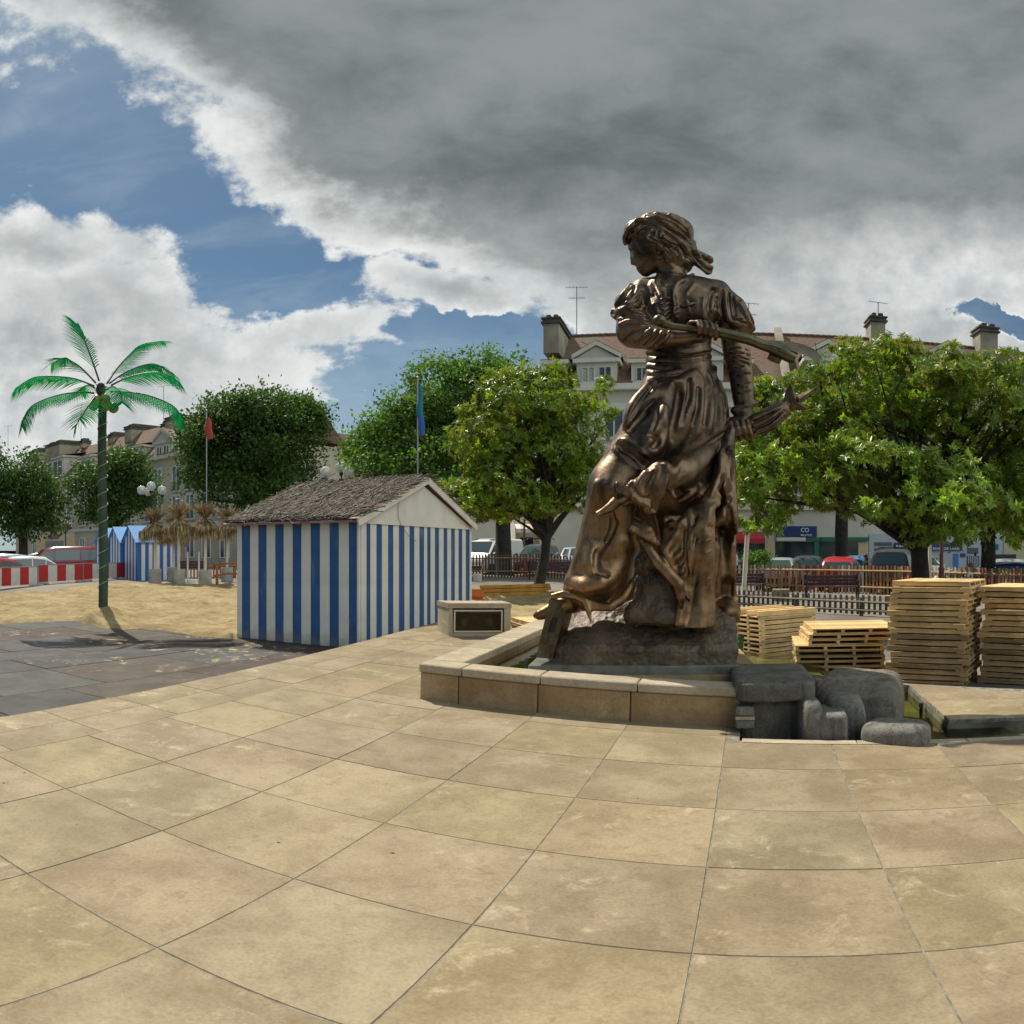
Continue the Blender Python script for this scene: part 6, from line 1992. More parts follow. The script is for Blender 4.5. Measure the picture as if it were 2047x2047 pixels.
fpx('poster', 1789, 1102, 1799, 1113, .062, .09, M_NAVY); fpx('panel', 1801, 1094, 1809, 1113, .062, .09, M_SIGNBLUE)
fpx('shop_sign', 1787, 1085, 1921, 1101, .062, .17, M_NAVY); fpx('cash_machine', 1863, 1126, 1873, 1142, .062, .12, M_DKGREY); fpx('machine_header', 1863, 1115, 1872, 1124, .062, .12, M_GREEN)
fpx('poster', 1905, 1107, 1915, 1139, .062, .10, M_SIGNBLUE); fpx('plaque', 1919, 1106, 1929, 1114, .062, .10, M_NAVY); fpx('emblem', 1906, 1080, 1921, 1093, .172, .22, M_NAVY)
fpx('grille_frame', 1933, 1095, 1955, 1107, .062, .09, M_DKGREY); fpx('door', 1932, 1111, 1957, 1150, .062, .09, M_DKGREY)
for k in range(6): fpx('grille_bar', 1934.5 + k * 3.6, 1112, 1936 + k * 3.6, 1150, .092, .12, M_LGREY)
fpx('shop_wall', 2005, 1072, 2075, 1150, .002, .08, M_YELLOWISH); fpx('shop_window', 1981, 1108, 2030, 1130, .082, .12, M_DARKGL); fpx('shop_window', 1984, 1088, 1995, 1099, .062, .10, M_GREEN)
def lettering(F, parent, text, x0, x1, ymid, size_px, out, material=M_LETTER, name='sign_letters'):
    s0, z = F.sz(x0, ymid); s1, _ = F.sz(x1, ymid)
    cu = bpy.data.curves.new(name, 'FONT'); cu.body = text; cu.extrude = .01
    cu.size = size_px / K * F.D * 1.45; cu.align_x = 'CENTER'; cu.align_y = 'CENTER'; cu.offset = cu.size * .012
    cu.materials.append(material)
    o = text_mesh(name, cu, parent)
    o.location = F.p((s0 + s1) / 2, z, out) - parent_origin(parent); o.rotation_euler = (PI / 2, 0, F.ang)
    xs = [v.co.x for v in o.data.vertices]; o.scale = ((s1 - s0) / (max(xs) - min(xs)), 1, 1)
    return o
lettering(FR, R_, 'BANQUE', 1790, 1826, 1092.5, 5.0, .18); lettering(FR, R_, 'POPULAIRE', 1829, 1860, 1094, 4.5, .18); lettering(FR, R_, 'RIVES DE PARIS', 1863, 1916, 1097, 5.0, .18)
lettering(FR, R_, 'CO', 1600, 1616, 1060, 8.0, .21); lettering(FR, R_, 'MUTUE', 1600, 1622, 1070, 3.6, .21)
# awnings
def awning(name, F, x0, x1, ytop, ybot, out, material, label, group=None, stripe=None, depth=0.0):
    s0, zt = F.sz(x0, ytop, depth); s1, zb = F.sz(x1, ytop, depth)[0], F.sz((x0 + x1) / 2, ybot, depth)[1]
    a = empty(name, F.p((s0 + s1) / 2, zb, -depth), F.ang, label, 'awning', group)
    n = max(1, int((s1 - s0) / .28)) if stripe else 1; L = s1 - s0
    for k in range(n):
        b = MB(); xa, xb = -L / 2 + L * k / n, -L / 2 + L * (k + 1) / n - .002
        b.prism([(xa, 0, zt - zb), (xb, 0, zt - zb), (xb, -out, .22), (xa, -out, .22)], (0, 0, .03)); b.prism([(xa, -out, .0), (xb, -out, 0), (xb, -out, .235), (xa, -out, .235)], (0, .02, 0))
        b.build('canvas_stripe' if stripe else 'canvas', (material if k % 2 == 0 else stripe) if stripe else material, a)
    b = MB(); b.box((0, -.08, zt - zb + .06), (L + .1, .22, .18)); b.build('cassette', M_RTRIM, a)
awning('awning', FR, 1463, 1526, 1062, 1086, 1.2, M_REDAWN, 'red awning over the cafe front beside the statue')

# ---- row on the left, seen obliquely
FL = Facade(0.524, 42.7)
lS0 = FL.sz(60, 1000)[0]; lS1 = FL.sz(548, 950)[0]; lMid = FL.sz(279, 930)[0]
ZC_L = 11.6; ZR_L = FL.sz(362, 848, 4.5)[1]
def house_row(label, s0, s1, zc, zr, wallm, trim, tile, back=4.6, base=0.0):
    h = empty('terrace_house', FL.p((s0 + s1) / 2, base, 0), 0, label, 'building')
    FL.box('wall', h, s0, s1, base, zc, -9, 0, wallm)
    FL.box('cornice', h, s0 - .05, s1 + .05, zc + .002, zc + .4, -.3, .5, trim)
    FL.box('string_course', h, s0, s1, 4.2, 4.6, .002, .2, trim)
    off = parent_origin(h); r = MB()
    A = lambda s, z, o: FL.p(s, z, o) - off
    r.poly([A(s0, zc + .39, .4), A(s1, zc + .39, .4), A(s1, zr, -back), A(s0, zr, -back)]); r.poly([A(s0, zr, -back), A(s1, zr, -back), A(s1, zc + .39, -9.2), A(s0, zc + .39, -9.2)])
    r.poly([A(s1, zc + .39, .4), A(s1, zc + .39, -9.2), A(s1, zr, -back)]); r.poly([A(s0, zc + .39, .4), A(s0, zr, -back), A(s0, zc + .39, -9.2)])
    r.build('roof', tile, h)
    return h
zrA = FL.sz(170, 893, 4.5)[1]
LA = house_row('weathered stone house row with brown roof far left behind the palm', lS0 - 6, lMid - .1, ZC_L - .3, zrA, M_LSTONE, M_LTRIM, M_TILE_L)
LB = house_row('stone house with pediment dormers and brown roof behind the dark tree', lMid, lS1, ZC_L, ZR_L, M_LSTONE, M_LTRIM, M_TILE_L)
dl = lambda z: (z - ZC_L - .4) / (ZR_L - ZC_L - .4) * 5.0 - .4
def dorm_l(h, x0, x1, yt, ys, ped, dbl, zc=ZC_L): dormer(FL, h, x0, x1, yt, ys, ped, 2, M_TILE_L, M_LTRIM, zc, dl, M_LTRIM, dbl)
dorm_l(LB, 311, 343, 890, 916, True, True); dorm_l(LB, 395, 432, 878, 905, True, True); dorm_l(LB, 480, 520, 870, 900, True, True)
dorm_l(LA, 86, 128, 925, 956, False, True, ZC_L - .3); dorm_l(LA, 160, 186, 918, 944, False, False, ZC_L - .3); dorm_l(LA, 215, 240, 908, 932, False, False, ZC_L - .3); dorm_l(LA, 254, 285, 900, 926, False, False, ZC_L - .3)
for h, xs in ((LA, (66, 88, 112, 134, 160, 190, 222, 250)), (LB, (290, 309, 345, 372, 404, 440, 480, 520))):
    for x in xs:
        s, _ = FL.sz(x, 1000); wv = 1.5
        for z0, z1 in ((8.0, 10.6), (5.0, 7.5)): window(FL, h, s, s + wv, z0, z1, .03, 2, M_WINFR, M_LTRIM, rail=True)
        window(FL, h, s, s + wv, 1.0, 3.4, .03, 2, M_WINFR, None)
for h, a in ((LA, (91, 119, 889, 935, 1.6, 5.0)), (LA, (58, 76, 902, 930, 2.0, 4.5)), (LA, (159, 166, 880, 895, 4.0, 1.2)), (LA, (215, 226, 868, 885, 4.0, 3.0)), (LB, (249, 262, 852, 882, 3.2, 6.0)), (LB, (330, 350, 834, 862, 3.4, 6.0)), (LB, (322, 330, 846, 860, 4.6, 1.4))):
    chimney(FL, h, a[0], a[1], a[2], a[3], a[4], a[5], 2)
for px, py, h, lab in ((162, 876, 5.0, 'tall thin aerial on the far left roof ridge'), (327, 846, 4.6, 'thin aerial beside the chimney right of the palm'), (16, 905, 5.0, 'thin aerial above the far left tree')):
    s, z = FL.sz(px, py, 4.5); aerial(FL.p(s, z, -4.5), h, lab, .3, False)
# shop front of the far left row
def fpl(name, x0, y0, x1, y1, o0, o1, material, parent=LA):
    s0, zt = FL.sz(x0, y0); s1, _ = FL.sz(x1, y0); zb = FL.sz((x0 + x1) / 2, y1)[1]
    return FL.box(name, parent, s0, s1, max(zb, .02), zt, o0, o1, material)
fpl('shop_front', 72, 1062, 150, 1110, .002, .10, M_CREAM); fpl('fascia', 86, 1056, 144, 1060, .002, .35, mat('fascia_maroon', (.10, .03, .025), .6))
fpl('shop_sign', 98, 1069, 119, 1077, .102, .20, M_DKGREY); lettering(FL, LA, 'N24', 99, 108, 1073, 5, .21, mat('sign_dim', (.2, .2, .2), .5)); lettering(FL, LA, 'ON', 109, 118, 1073, 5.5, .21, mat('sign_red', (.6, .05, .04), .5))
fpl('shop_window', 92, 1082, 128, 1100, .102, .14, M_DARKGL); fpl('plaque', 133, 1067, 141, 1074, .102, .16, M_LGREY)
# ---- corner houses closing the square, between and behind the big trees
FC = Facade(-0.30, 92.0)
def sz_c(px, py, dep=0): return FC.sz(px, py, dep)
c0, c1 = sz_c(560, 900)[0], sz_c(735, 900)[0]
zcc = sz_c(680, 942)[1]; zrc0 = sz_c(640, 853, 5)[1]; zrc1 = sz_c(713, 871, 5)[1]
CC = empty('corner_house', FC.p((c0 + c1) / 2, 0, 0), 0, 'corner house with red tiled roof behind the globe lamp', 'building')
FC.box('wall', CC, c0, c1, 0, zcc, -9, 0, M_LSTONE); FC.box('cornice', CC, c0, c1 + .2, zcc + .002, zcc + .4, -.3, .5, M_LTRIM)
off = parent_origin(CC); r = MB(); A = lambda s, z, o: FC.p(s, z, o) - off
sk_ = sz_c(716, 870, 5)[0]
r.poly([A(c0, zcc + .39, .4), A(c1, zcc + .39, .4), A(sk_, zrc1, -5), A(c0, zrc0, -5)]); r.poly([A(c0, zrc0, -5), A(sk_, zrc1, -5), A(c1, zcc + .39, -9.2), A(c0, zcc + .39, -9.2)]); r.poly([A(c1, zcc + .39, .4), A(c1, zcc + .39, -9.2), A(sk_, zrc1, -5)])
r.build('roof', M_TILE_R, CC)
dc = lambda z: (z - zcc - .4) / (zrc1 - zcc - .4) * 5.4 - .4
for a, b in ((656, 684), (692, 712)): dormer(FC, CC, a, b, 890, 915, True, 2, M_TILE_R, M_LTRIM, zcc, dc, M_LTRIM, False)
for x in (655, 675, 695):
    s, _ = sz_c(x, 950)
    for z0, z1 in ((8.0, 10.2), (5.0, 7.2)): window(FC, CC, s, s + 1.3, z0, z1, .03, 2, M_WINFR, M_LTRIM)
FD = Facade(-0.08, 74.0)
d0, d1 = FD.sz(760, 800)[0], FD.sz(1068, 800)[0]
zcd = 13.5; zrd = FD.sz(880, 772, 5)[1]
DD_ = empty('town_house', FD.p((d0 + d1) / 2, 0, 0), 0, 'house with two chimneys mostly hidden behind the green trees', 'building')
FD.box('wall', DD_, d0, d1, 0, zcd, -9, 0, M_RSTONE); FD.box('cornice', DD_, d0, d1, zcd + .002, zcd + .4, -.3, .5, M_RTRIM)
off = parent_origin(DD_); r = MB(); A = lambda s, z, o: FD.p(s, z, o) - off
r.poly([A(d0, zcd + .39, .4), A(d1, zcd + .39, .4), A(d1 - 3, zrd, -5), A(d0 + 3, zrd, -5)]); r.poly([A(d0 + 3, zrd, -5), A(d1 - 3, zrd, -5), A(d1, zcd + .39, -9.2), A(d0, zcd + .39, -9.2)]); r.poly([A(d1, zcd + .39, .4), A(d1, zcd + .39, -9.2), A(d1 - 3, zrd, -5)]); r.poly([A(d0, zcd + .39, .4), A(d0 + 3, zrd, -5), A(d0, zcd + .39, -9.2)])
r.build('roof', M_TILE_L, DD_)
for x in range(770, 1060, 30):
    s, _ = FD.sz(x, 950)
    for z0, z1 in ((9.0, 11.4), (5.4, 7.9)): window(FD, DD_, s, s + 1.3, z0, z1, .03, 2, M_WINFR, M_RTRIM)
chimney(FD, DD_, 819, 839, 751, 800, 4.0, 1.5, 1, M_CHIMDK); chimney(FD, DD_, 955, 972, 731, 790, 4.0, 1.5, 1, M_CHIMDK)
for px, py, h, lab in ((842, 752, 3.0, 'tall aerial beside the dark chimney and the blue flag'), (974, 735, 2.0, 'aerial above the second dark chimney over the green trees')):
    s, z = FD.sz(px, py, 4.5); aerial(FD.p(s, z, -4.5), h, lab, -.1)
awning('awning', FD, 1028, 1160, 1046, 1066, 1.6, mat('awning_white', (.62, .58, .55), .8), 'white and beige striped shop awning behind the slim dark tree trunk', None, mat('awning_beige', (.46, .38, .34), .8), -26.0)
sh = MB()
s0, zt = FD.sz(1030, 1066, -25.7); s1, _ = FD.sz(1165, 1066, -25.7)
kiosk = empty('shop_pavilion', FD.p((s0 + s1) / 2, 0, 25.6), FD.ang, 'pale shop front under the striped awning', 'shop')
L = s1 - s0
b = MB(); b.box((0, 2.0, 1.9), (L, 3.9, 3.8)); b.build('wall', M_RSTONE, kiosk)
for k, (xa, xb) in enumerate(((-L / 2 + .35, -L / 2 + 1.2), (-L / 2 + 1.5, -.3), (0, L / 2 - .4))):
    b = MB(); b.box(((xa + xb) / 2, .03, 1.45), (xb - xa, .04, 2.3)); b.build('shop_window', M_DARKGL, kiosk)
for k in range(4):
    b = MB(); b.box((-L / 2 + .1 + k * L / 3.1, -.02, 1.5), (.16, .14, 2.9)); b.build('pilaster', M_CREAM, kiosk)
# ------------------------------------------------------------------ trees
M_BARK = mat('bark_dark', (0.028, 0.024, 0.019), 0.95, var=0.35, vscale=6, bump=0.9, bscale=18)


M_LEAF_MAG = leaf_mat('magnolia_leaf', (0.090, 0.160, 0.014), (0.25, 0.34, 0.045), (0.19, 0.19, 0.038), 0.36, 0.48)
M_LEAF_MAG2 = leaf_mat('magnolia_leaf_light', (0.14, 0.25, 0.022), (0.34, 0.47, 0.080), (0.17, 0.20, 0.045), 0.34, 0.42)
M_LEAF_LIND = leaf_mat('broad_leaf', (0.030, 0.072, 0.011), (0.070, 0.135, 0.024), None, 0.6, 0.36)
M_LEAF_BRIGHT = leaf_mat('bright_leaf', (0.055, 0.122, 0.020), (0.135, 0.235, 0.045), None, 0.6, 0.42)
M_PETAL = mat('magnolia_flower', (0.75, 0.70, 0.58), 0.5)


def crown_shape(blobs, rng, n):
    """random points in a crown made of ellipsoids, most of them near the surface; returns points and outward directions"""
    vol = np.array([b[3] * b[4] * b[5] for b in blobs]) ** .75; pick = rng.choice(len(blobs), n, p=vol / vol.sum())
    d = rng.normal(size=(n, 3)); d /= np.linalg.norm(d, axis=1)[:, None]
    rad = rng.random(n) ** .38
    B = np.array(blobs)[pick]
    P = B[:, :3] + d * B[:, 3:6] * rad[:, None]
    return P, d, rad


def leaf_cloud(name, centers, outs, rng, per, size, spread, material, shape='oval', droop=.15, up=.35):
    """tufts of separate leaves"""
    n = len(centers) * per
    C = np.repeat(centers, per, 0); O = np.repeat(outs, per, 0)
    if shape == 'rosette':
        # leaves radiate from the shoot tip
        k = np.tile(np.arange(per), len(centers)); ph = np.repeat(rng.random(len(centers)) * 6.28, per)
        ax = O + np.array((0, 0, up)); ax += rng.normal(size=(len(centers), 3)).repeat(per, 0) * .35; ax /= np.linalg.norm(ax, axis=1)[:, None]
        e1 = np.cross(ax, np.array((.31, .82, .47))); e1 /= np.linalg.norm(e1, axis=1)[:, None]; e2 = np.cross(ax, e1)
        a = ph + k * 2.4; lift = .15 + .85 * (k / per)
        D = (e1 * np.cos(a)[:, None] + e2 * np.sin(a)[:, None]) + ax * (lift * .9 + rng.normal(size=n) * .15)[:, None]
        D[:, 2] -= droop * .5; D /= np.linalg.norm(D, axis=1)[:, None]
        N = ax - D * (ax * D).sum(1)[:, None]; base = C - ax * (k / per * .10)[:, None]
    else:
        base = C + rng.normal(size=(n, 3)) * spread * np.array((1, 1, .7))
        D = O * .8 + rng.normal(size=(n, 3)) * .8; D[:, 2] -= droop; D /= np.linalg.norm(D, axis=1)[:, None]
        N = rng.normal(size=(n, 3)) * .7 + np.array((0, 0, .8)) + O * .4; N -= D * (N * D).sum(1)[:, None]
    N /= np.linalg.norm(N, axis=1)[:, None] + 1e-9
    Sd = np.cross(D, N); L = size * (.65 + .7 * rng.random(n)); Wd = L * (.17 if shape == 'rosette' else .30)
    L = L[:, None]; Wd = Wd[:, None]
    if shape == 'rosette':
        fold = N * Wd * .35
        v = np.stack([base, base + D * L * .5 + Sd * Wd + fold, base + D * L + N * (-L * .08), base + D * L * .5 - Sd * Wd + fold, base + D * L * .5], 1)
        idx = np.arange(n)[:, None] * 5
        F4 = np.concatenate([idx + np.array([[0, 1, 2, 4]]), idx + np.array([[0, 4, 2, 3]])], 0)
    else:
        v = np.stack([base, base + D * L * .5 + Sd * Wd, base + D * L, base + D * L * .5 - Sd * Wd], 1)
        F4 = np.arange(n)[:, None] * 4 + np.array([[0, 1, 2, 3]])
    return fast_mesh(name, v.reshape(-1, 3), F4.ravel(), 4, material)


def limbs(mb, base, height, r0, targets, rng, lean=Vector((0, 0, 0)), fork=.45):
    """tapered trunk that forks into limbs reaching towards the targets"""
    top = base + Vector((0, 0, height * fork)) + lean
    mid = base.lerp(top, .5) + Vector((rng.normal() * .05, rng.normal() * .05, 0))
    mb.tube([base + Vector((0, 0, -.15)), base + Vector((0, 0, .12)), mid, top], [r0 * 1.55, r0 * 1.15, r0 * .95, r0 * .85], 12)
    for tg in targets:
        tg = Vector(tg); st = base.lerp(top, rng.uniform(.72, 1.0))
        m1 = st.lerp(tg, .4) + Vector((rng.normal() * .15, rng.normal() * .15, .15 * (tg - st).length * .5)); r = r0 * rng.uniform(.30, .52)
        mb.tube([st, st.lerp(m1, .5) + Vector((0, 0, .05)), m1, m1.lerp(tg, .55), tg], [r, r * .85, r * .6, r * .38, r * .12], 7)
        for q in range(2):
            u = m1.lerp(tg, rng.uniform(.1, .6)); e = u + Vector((rng.normal(), rng.normal(), .4 + abs(rng.normal()) * .5)) * (tg - st).length * .22
            mb.tube([u, u.lerp(e, .5) + Vector((0, 0, .06)), e], [r * .35, r * .22, r * .06], 5)


def tree(name, px_trunk, d, blobs_px, zbase, r0, label, material, seed, tufts=900, per=14, size=.22, spread=.30, shape='oval', cat='tree', group='trees round the square', fork=.45, flowers=0, height=None, up=.35, lift=0, mats2=None, ntarget=14, lean=0.0):
    """blobs_px: (x, y, rx, ry, depth offset, depth radius in m) as read from the photograph"""
    rng = np.random.default_rng(seed)
    base = polar(px_trunk, d, zbase)
    tr = empty(name, base, 0, label, cat, group)
    bl = []
    for x, y, rx, ry, dd, rd in blobs_px:
        c = at(x, y, d + dd) - base; q = (d + dd) / K
        bl.append((c.x, c.y, c.z, rx * q, rd, ry * q * 1.03))
    # each mass of the crown carries smaller boughs that break its outline
    subs = []
    for b in bl:
        for q in range(7):
            dv = rng.normal(size=3); dv[1] *= .6; dv[2] += .25; dv /= np.linalg.norm(dv); f = rng.uniform(.26, .46)
            subs.append((b[0] + dv[0] * b[3] * .86, b[1] + dv[1] * b[4] * .86, b[2] + dv[2] * b[5] * .86, b[3] * f, b[4] * f, b[5] * f * .8))
    bl = [(b[0], b[1], b[2], b[3] * .9, b[4] * .9, b[5] * .9) for b in bl] + subs
    P, O, R = crown_shape(bl, rng, tufts)
    # gaps: drop tufts where a coarse noise is low
    keep = vnoise(P, 1.1 / max(.6, size * 2.2), seed) > (-.13 if shape == 'rosette' else -.045)
    P, O = P[keep], O[keep]
    if mats2 is None:
        link('crown', leaf_cloud('crown', P, O, rng, per, size, spread, material, shape, up=up), tr)
    else:
        lo = (P[:, 2] < np.percentile(P[:, 2], 42)) & (rng.random(len(P)) < .75)
        link('crown', leaf_cloud('crown', P[~lo], O[~lo], rng, per, size, spread, material, shape, up=up), tr)
        link('crown', leaf_cloud('crown', P[lo], O[lo], rng, per, size, spread, mats2, shape, up=up), tr)
    mb = MB()
    hgt = height or max(b[2] for b in bl)
    tg = [Vector(p) for p in P[rng.choice(len(P), min(ntarget, len(P)), replace=False)]]
    limbs(mb, Vector((0, 0, 0)), hgt, r0, tg, rng, Vector((lean, 0, 0)), fork)
    mb.build('trunk', M_BARK, tr, True, 60)
    if flowers:
        fm = None
        idx = rng.choice(len(P), flowers, replace=False)
        for i in idx:
            c = Vector(P[i]) + Vector(O[i]) * .12
            if fm is None:
                fl = MB(); z3 = Vector((0, 0, 0))
                for k in range(7):
                    a = k * 2 * PI / 7; dv = Vector((math.cos(a), math.sin(a), .9)).normalized()
                    s = dv.cross(Vector((0, 0, 1))).normalized() * .035
                    j = fl.addv([z3, dv * .07 + s, dv * .13, dv * .07 - s]); fl.face((j, j + 1, j + 2, j + 3))
                fm = fl.mesh('flower', M_PETAL)
            link('flower', fm, tr, c)
    return tr


# big magnolia to the right of the statue
tree('magnolia_tree', 1836, 15.6, [(1640, 860, 150, 115, 0, 1.9), (1790, 780, 185, 90, .3, 2.0), (1950, 830, 170, 110, .2, 1.9), (1545, 970, 115, 95, -.6, 1.5), (1505, 900, 50, 90, -.2, 1.0), (1520, 1030, 80, 48, -.6, 1.1), (1600, 800, 90, 70, 0, 1.4), (1720, 960, 150, 95, -1.3, 1.6), (1880, 980, 160, 95, -.8, 1.8), (1790, 715, 60, 45, .2, .8), (1700, 700, 42, 34, .2, .5), (1900, 725, 70, 40, .2, .8), (2030, 930, 80, 120, .5, 1.6)], 0, .205,
     'largest magnolia, glossy leaved, its trunk rising behind the tallest panel stack', M_LEAF_MAG, 5, 8800, 11, .128, .11, 'rosette', group='magnolia trees', fork=.32, flowers=14, mats2=M_LEAF_MAG2, ntarget=34)
# slimmer magnolia to the left of the statue
tree('magnolia_tree', 1076, 24.5, [(1060, 800, 130, 70, 0, 2.0), (980, 880, 105, 75, -.3, 1.8), (1110, 880, 120, 90, 0, 2.0), (1010, 975, 120, 70, -.8, 1.8), (1150, 965, 100, 70, .2, 1.8), (1080, 750, 65, 36, 0, 1.0), (1180, 800, 60, 50, .2, 1.2), (930, 1000, 60, 50, -.6, 1.2), (1130, 748, 40, 26, 0, .7)], terrace_h(azr(1076), 24.5), .17,
     'magnolia with brownish leaves and a slim dark trunk left of the statue', M_LEAF_MAG, 6, 5600, 9, .18, .15, 'rosette', group='magnolia trees', fork=.30, flowers=16, lean=.35, ntarget=30)
tree('magnolia_tree', 2120, 17.5, [(2110, 900, 120, 150, 0, 1.8), (2060, 1010, 75, 90, -.6, 1.2), (2040, 770, 60, 55, .4, 1.0)], 0, .16,
     'magnolia cut by the right border behind the last pallet stack', M_LEAF_MAG, 8, 1300, 9, .20, .14, 'rosette', group='magnolia trees', fork=.32, mats2=M_LEAF_MAG2)
# green trees behind
tree('broadleaf_tree', 1684, 36, [(1672, 765, 42, 44, 0, 1.4), (1720, 830, 120, 90, 0, 2.6), (1620, 880, 110, 100, 0, 2.6), (1820, 840, 90, 110, 0, 2.4), (1545, 900, 70, 110, 0, 2.0)], 0, .34, 'bright green tree with a dark straight trunk behind the large magnolia', M_LEAF_BRIGHT, 9, 1500, 22, .22, .40)
tree('broadleaf_tree', 1974, 26, [(1990, 900, 110, 140, 0, 2.2), (2060, 980, 90, 110, 0, 2.2), (1930, 990, 80, 80, 0, 1.8)], 0, .27, 'dark tree with a straight trunk by the bank at the right border', M_LEAF_LIND, 10, 1100, 20, .20, .36)
tree('broadleaf_tree', 1007, 38, [(830, 888, 115, 100, 0, 3.0), (900, 790, 100, 70, 0, 3.0), (985, 800, 100, 75, 0, 2.8), (770, 920, 80, 80, 0, 2.6), (870, 940, 120, 80, -2, 2.8), (1010, 900, 100, 110, 0, 2.8), (885, 735, 30, 30, 0, .9), (965, 735, 40, 34, 0, 1.2), (828, 838, 60, 45, 0, 1.8), (1085, 800, 60, 60, 1, 2.0)], .45, .40,
     'large bright green tree behind the thatched hut and the blue flag', M_LEAF_BRIGHT, 11, 3000, 26, .20, .36, ntarget=26)
tree('broadleaf_tree', 500, 42, [(520, 830, 95, 55, 0, 3.2), (470, 880, 100, 80, 0, 3.4), (580, 890, 75, 90, 0, 3.0), (520, 960, 130, 70, -1, 3.4), (410, 940, 70, 70, 0, 2.6), (450, 830, 50, 40, 0, 2.0), (610, 840, 32, 36, 0, 1.2), (400, 895, 40, 40, 0, 1.5)], 0, .42,
     'big dark broadleaf tree behind the straw parasols and hut', M_LEAF_LIND, 12, 3000, 26, .21, .38, ntarget=22)
tree('broadleaf_tree', 225, 55, [(245, 940, 50, 36, 0, 2.6), (190, 960, 40, 40, 0, 2.2), (225, 1000, 70, 45, 0, 2.8), (275, 975, 34, 40, 0, 1.8)], 0, .33, 'round green tree directly behind the palm trunk', M_LEAF_LIND, 13, 1300, 22, .25, .42)
tree('broadleaf_tree', 45, 55, [(40, 950, 55, 40, 0, 2.6), (15, 1000, 70, 55, 0, 3.0), (85, 1000, 45, 50, 0, 2.4), (60, 1045, 66, 30, 0, 2.6), (-40, 960, 60, 70, 0, 2.6)], 0, .36, 'dark tree at the left border above the parked cars', M_LEAF_LIND, 14, 1500, 22, .25, .42)
# shrubs by the fence
tree('green_shrub', 1512, 31, [(1512, 1120, 22, 14, 0, .6), (1528, 1112, 12, 12, 0, .4)], 0, .04, 'low leafy green shrub behind the coloured fence beside the cream pillar', M_LEAF_BRIGHT, 15, 130, 10, .14, .12, cat='shrub', group=None, fork=.3, ntarget=6)

# ------------------------------------------------------------------ street lamps with clear globes
M_LAMPPOST = mat('lamp_black', (0.012, 0.012, 0.013), 0.45, 0.4)
M_BROWNPOST = mat('lamp_brown', (0.11, 0.032, 0.022), 0.5, 0.2)
M_GLOBE = bpy.data.materials.new('clear_globe'); M_GLOBE.use_nodes = True
t = NT(M_GLOBE.node_tree); t.n.remove(t.n['Principled BSDF'])
tr = t.new('ShaderNodeBsdfTransparent'); tr.inputs[0].default_value = (.80, .80, .74, 1); gl = t.new('ShaderNodeBsdfGlossy'); gl.inputs['Roughness'].default_value = .06
df = t.new('ShaderNodeBsdfDiffuse'); df.inputs[0].default_value = (.75, .75, .70, 1)
lw = t.new('ShaderNodeLayerWeight'); lw.inputs[0].default_value = .35
m1 = t.new('ShaderNodeMixShader'); t.l.new(t.lin(lw.outputs['Facing'], 0, 1, .45, 1.0), m1.inputs[0]); t.l.new(tr.outputs[0], m1.inputs[1]); t.l.new(df.outputs[0], m1.inputs[2])
m2 = t.new('ShaderNodeMixShader'); m2.inputs[0].default_value = .14; t.l.new(m1.outputs[0], m2.inputs[1]); t.l.new(gl.outputs[0], m2.inputs[2]); t.l.new(m2.outputs[0], t.n['Material Output'].inputs[0])
def globe_lamp(px, d, zb, globes, label, r=.25, post=M_LAMPPOST):
    base = polar(px, d, zb); L = empty('street_lamp', base, 0, label, 'street lamp', 'globe street lamps')
    tops = [at(x, y, d + dd) - base for x, y, dd in globes]
    zt = max(q.z for q in tops)
    b = MB(); b.lathe([(.16, 0), (.16, .35), (.10, .42), (.085, 1.2), (.10, 1.26), (.06, 1.32), (.05, zt - 1.2), (.075, zt - 1.12), (.045, zt - 1.05), (.03, zt - .32)], n=12); b.build('post', post, L, True, 40)
    for q in tops:
        g = MB(); g.sphere(q, r, 18, 12); go = g.build('globe', M_GLOBE, L, True)
        a = MB(); hub = Vector((0, 0, zt - 1.15)); low = q + Vector((0, 0, -r - .12))
        mid = Vector((q.x * .6, q.y * .6, zt - 1.28))
        if Vector((q.x, q.y, 0)).length > .1: a.tube([hub, mid, Vector((low.x, low.y, low.z - .25)), low], .03, 7)
        a.lathe([(.03, -.16), (.09, -.12), (.10, 0), (.07, .02)], (q.x, q.y, q.z - r), 10); a.tube([(q.x, q.y, q.z - r), (q.x, q.y, q.z - .02)], .035, 6)
        a.build('arm', post, L, True, 50)
    return L
globe_lamp(302, 40, .05, [(283, 980, 0), (302, 972, .0), (324, 980, 0), (297, 983, .8)], 'black street lamp with four clear globes above the straw parasols')
globe_lamp(683, 36, .45, [(651, 944, 0), (682, 934, .3), (698, 944, -.6)], 'street lamp with three clear globes rising behind the hut roof', .28)
globe_lamp(131, 74, 0, [(126, 1044, 0), (131, 1040, .2), (136, 1044, 0)], 'small far globe lamp before the shop on the left')
def plain_post(px, d, zb, y_top, label, material, r=.06, stepped=False, lean=0):
    base = polar(px, d, zb); h = at(px, y_top, d).z - zb
    L = empty('post', base, 0, label, 'post')
    b = MB()
    if stepped: b.lathe([(.17, 0), (.17, .30), (.14, .36), (.14, .62), (.10, .66), (.085, 1.1), (.11, 1.14), (.07, 1.2), (.055, h)], n=14)
    else: b.tube([(0, 0, 0), (lean, 0, h)], r, 10)
    b.build('shaft', material, L, True, 45)
    c = MB(); c.lathe([(r * 1.5, 0), (r * 1.5, .06), (r * .6, .09)], (lean, 0, h), 10); c.build('cap', material, L)
    return L
plain_post(1882, 24, 0, 1072, 'reddish brown stepped lamp post before the bank sign', M_BROWNPOST, stepped=True)
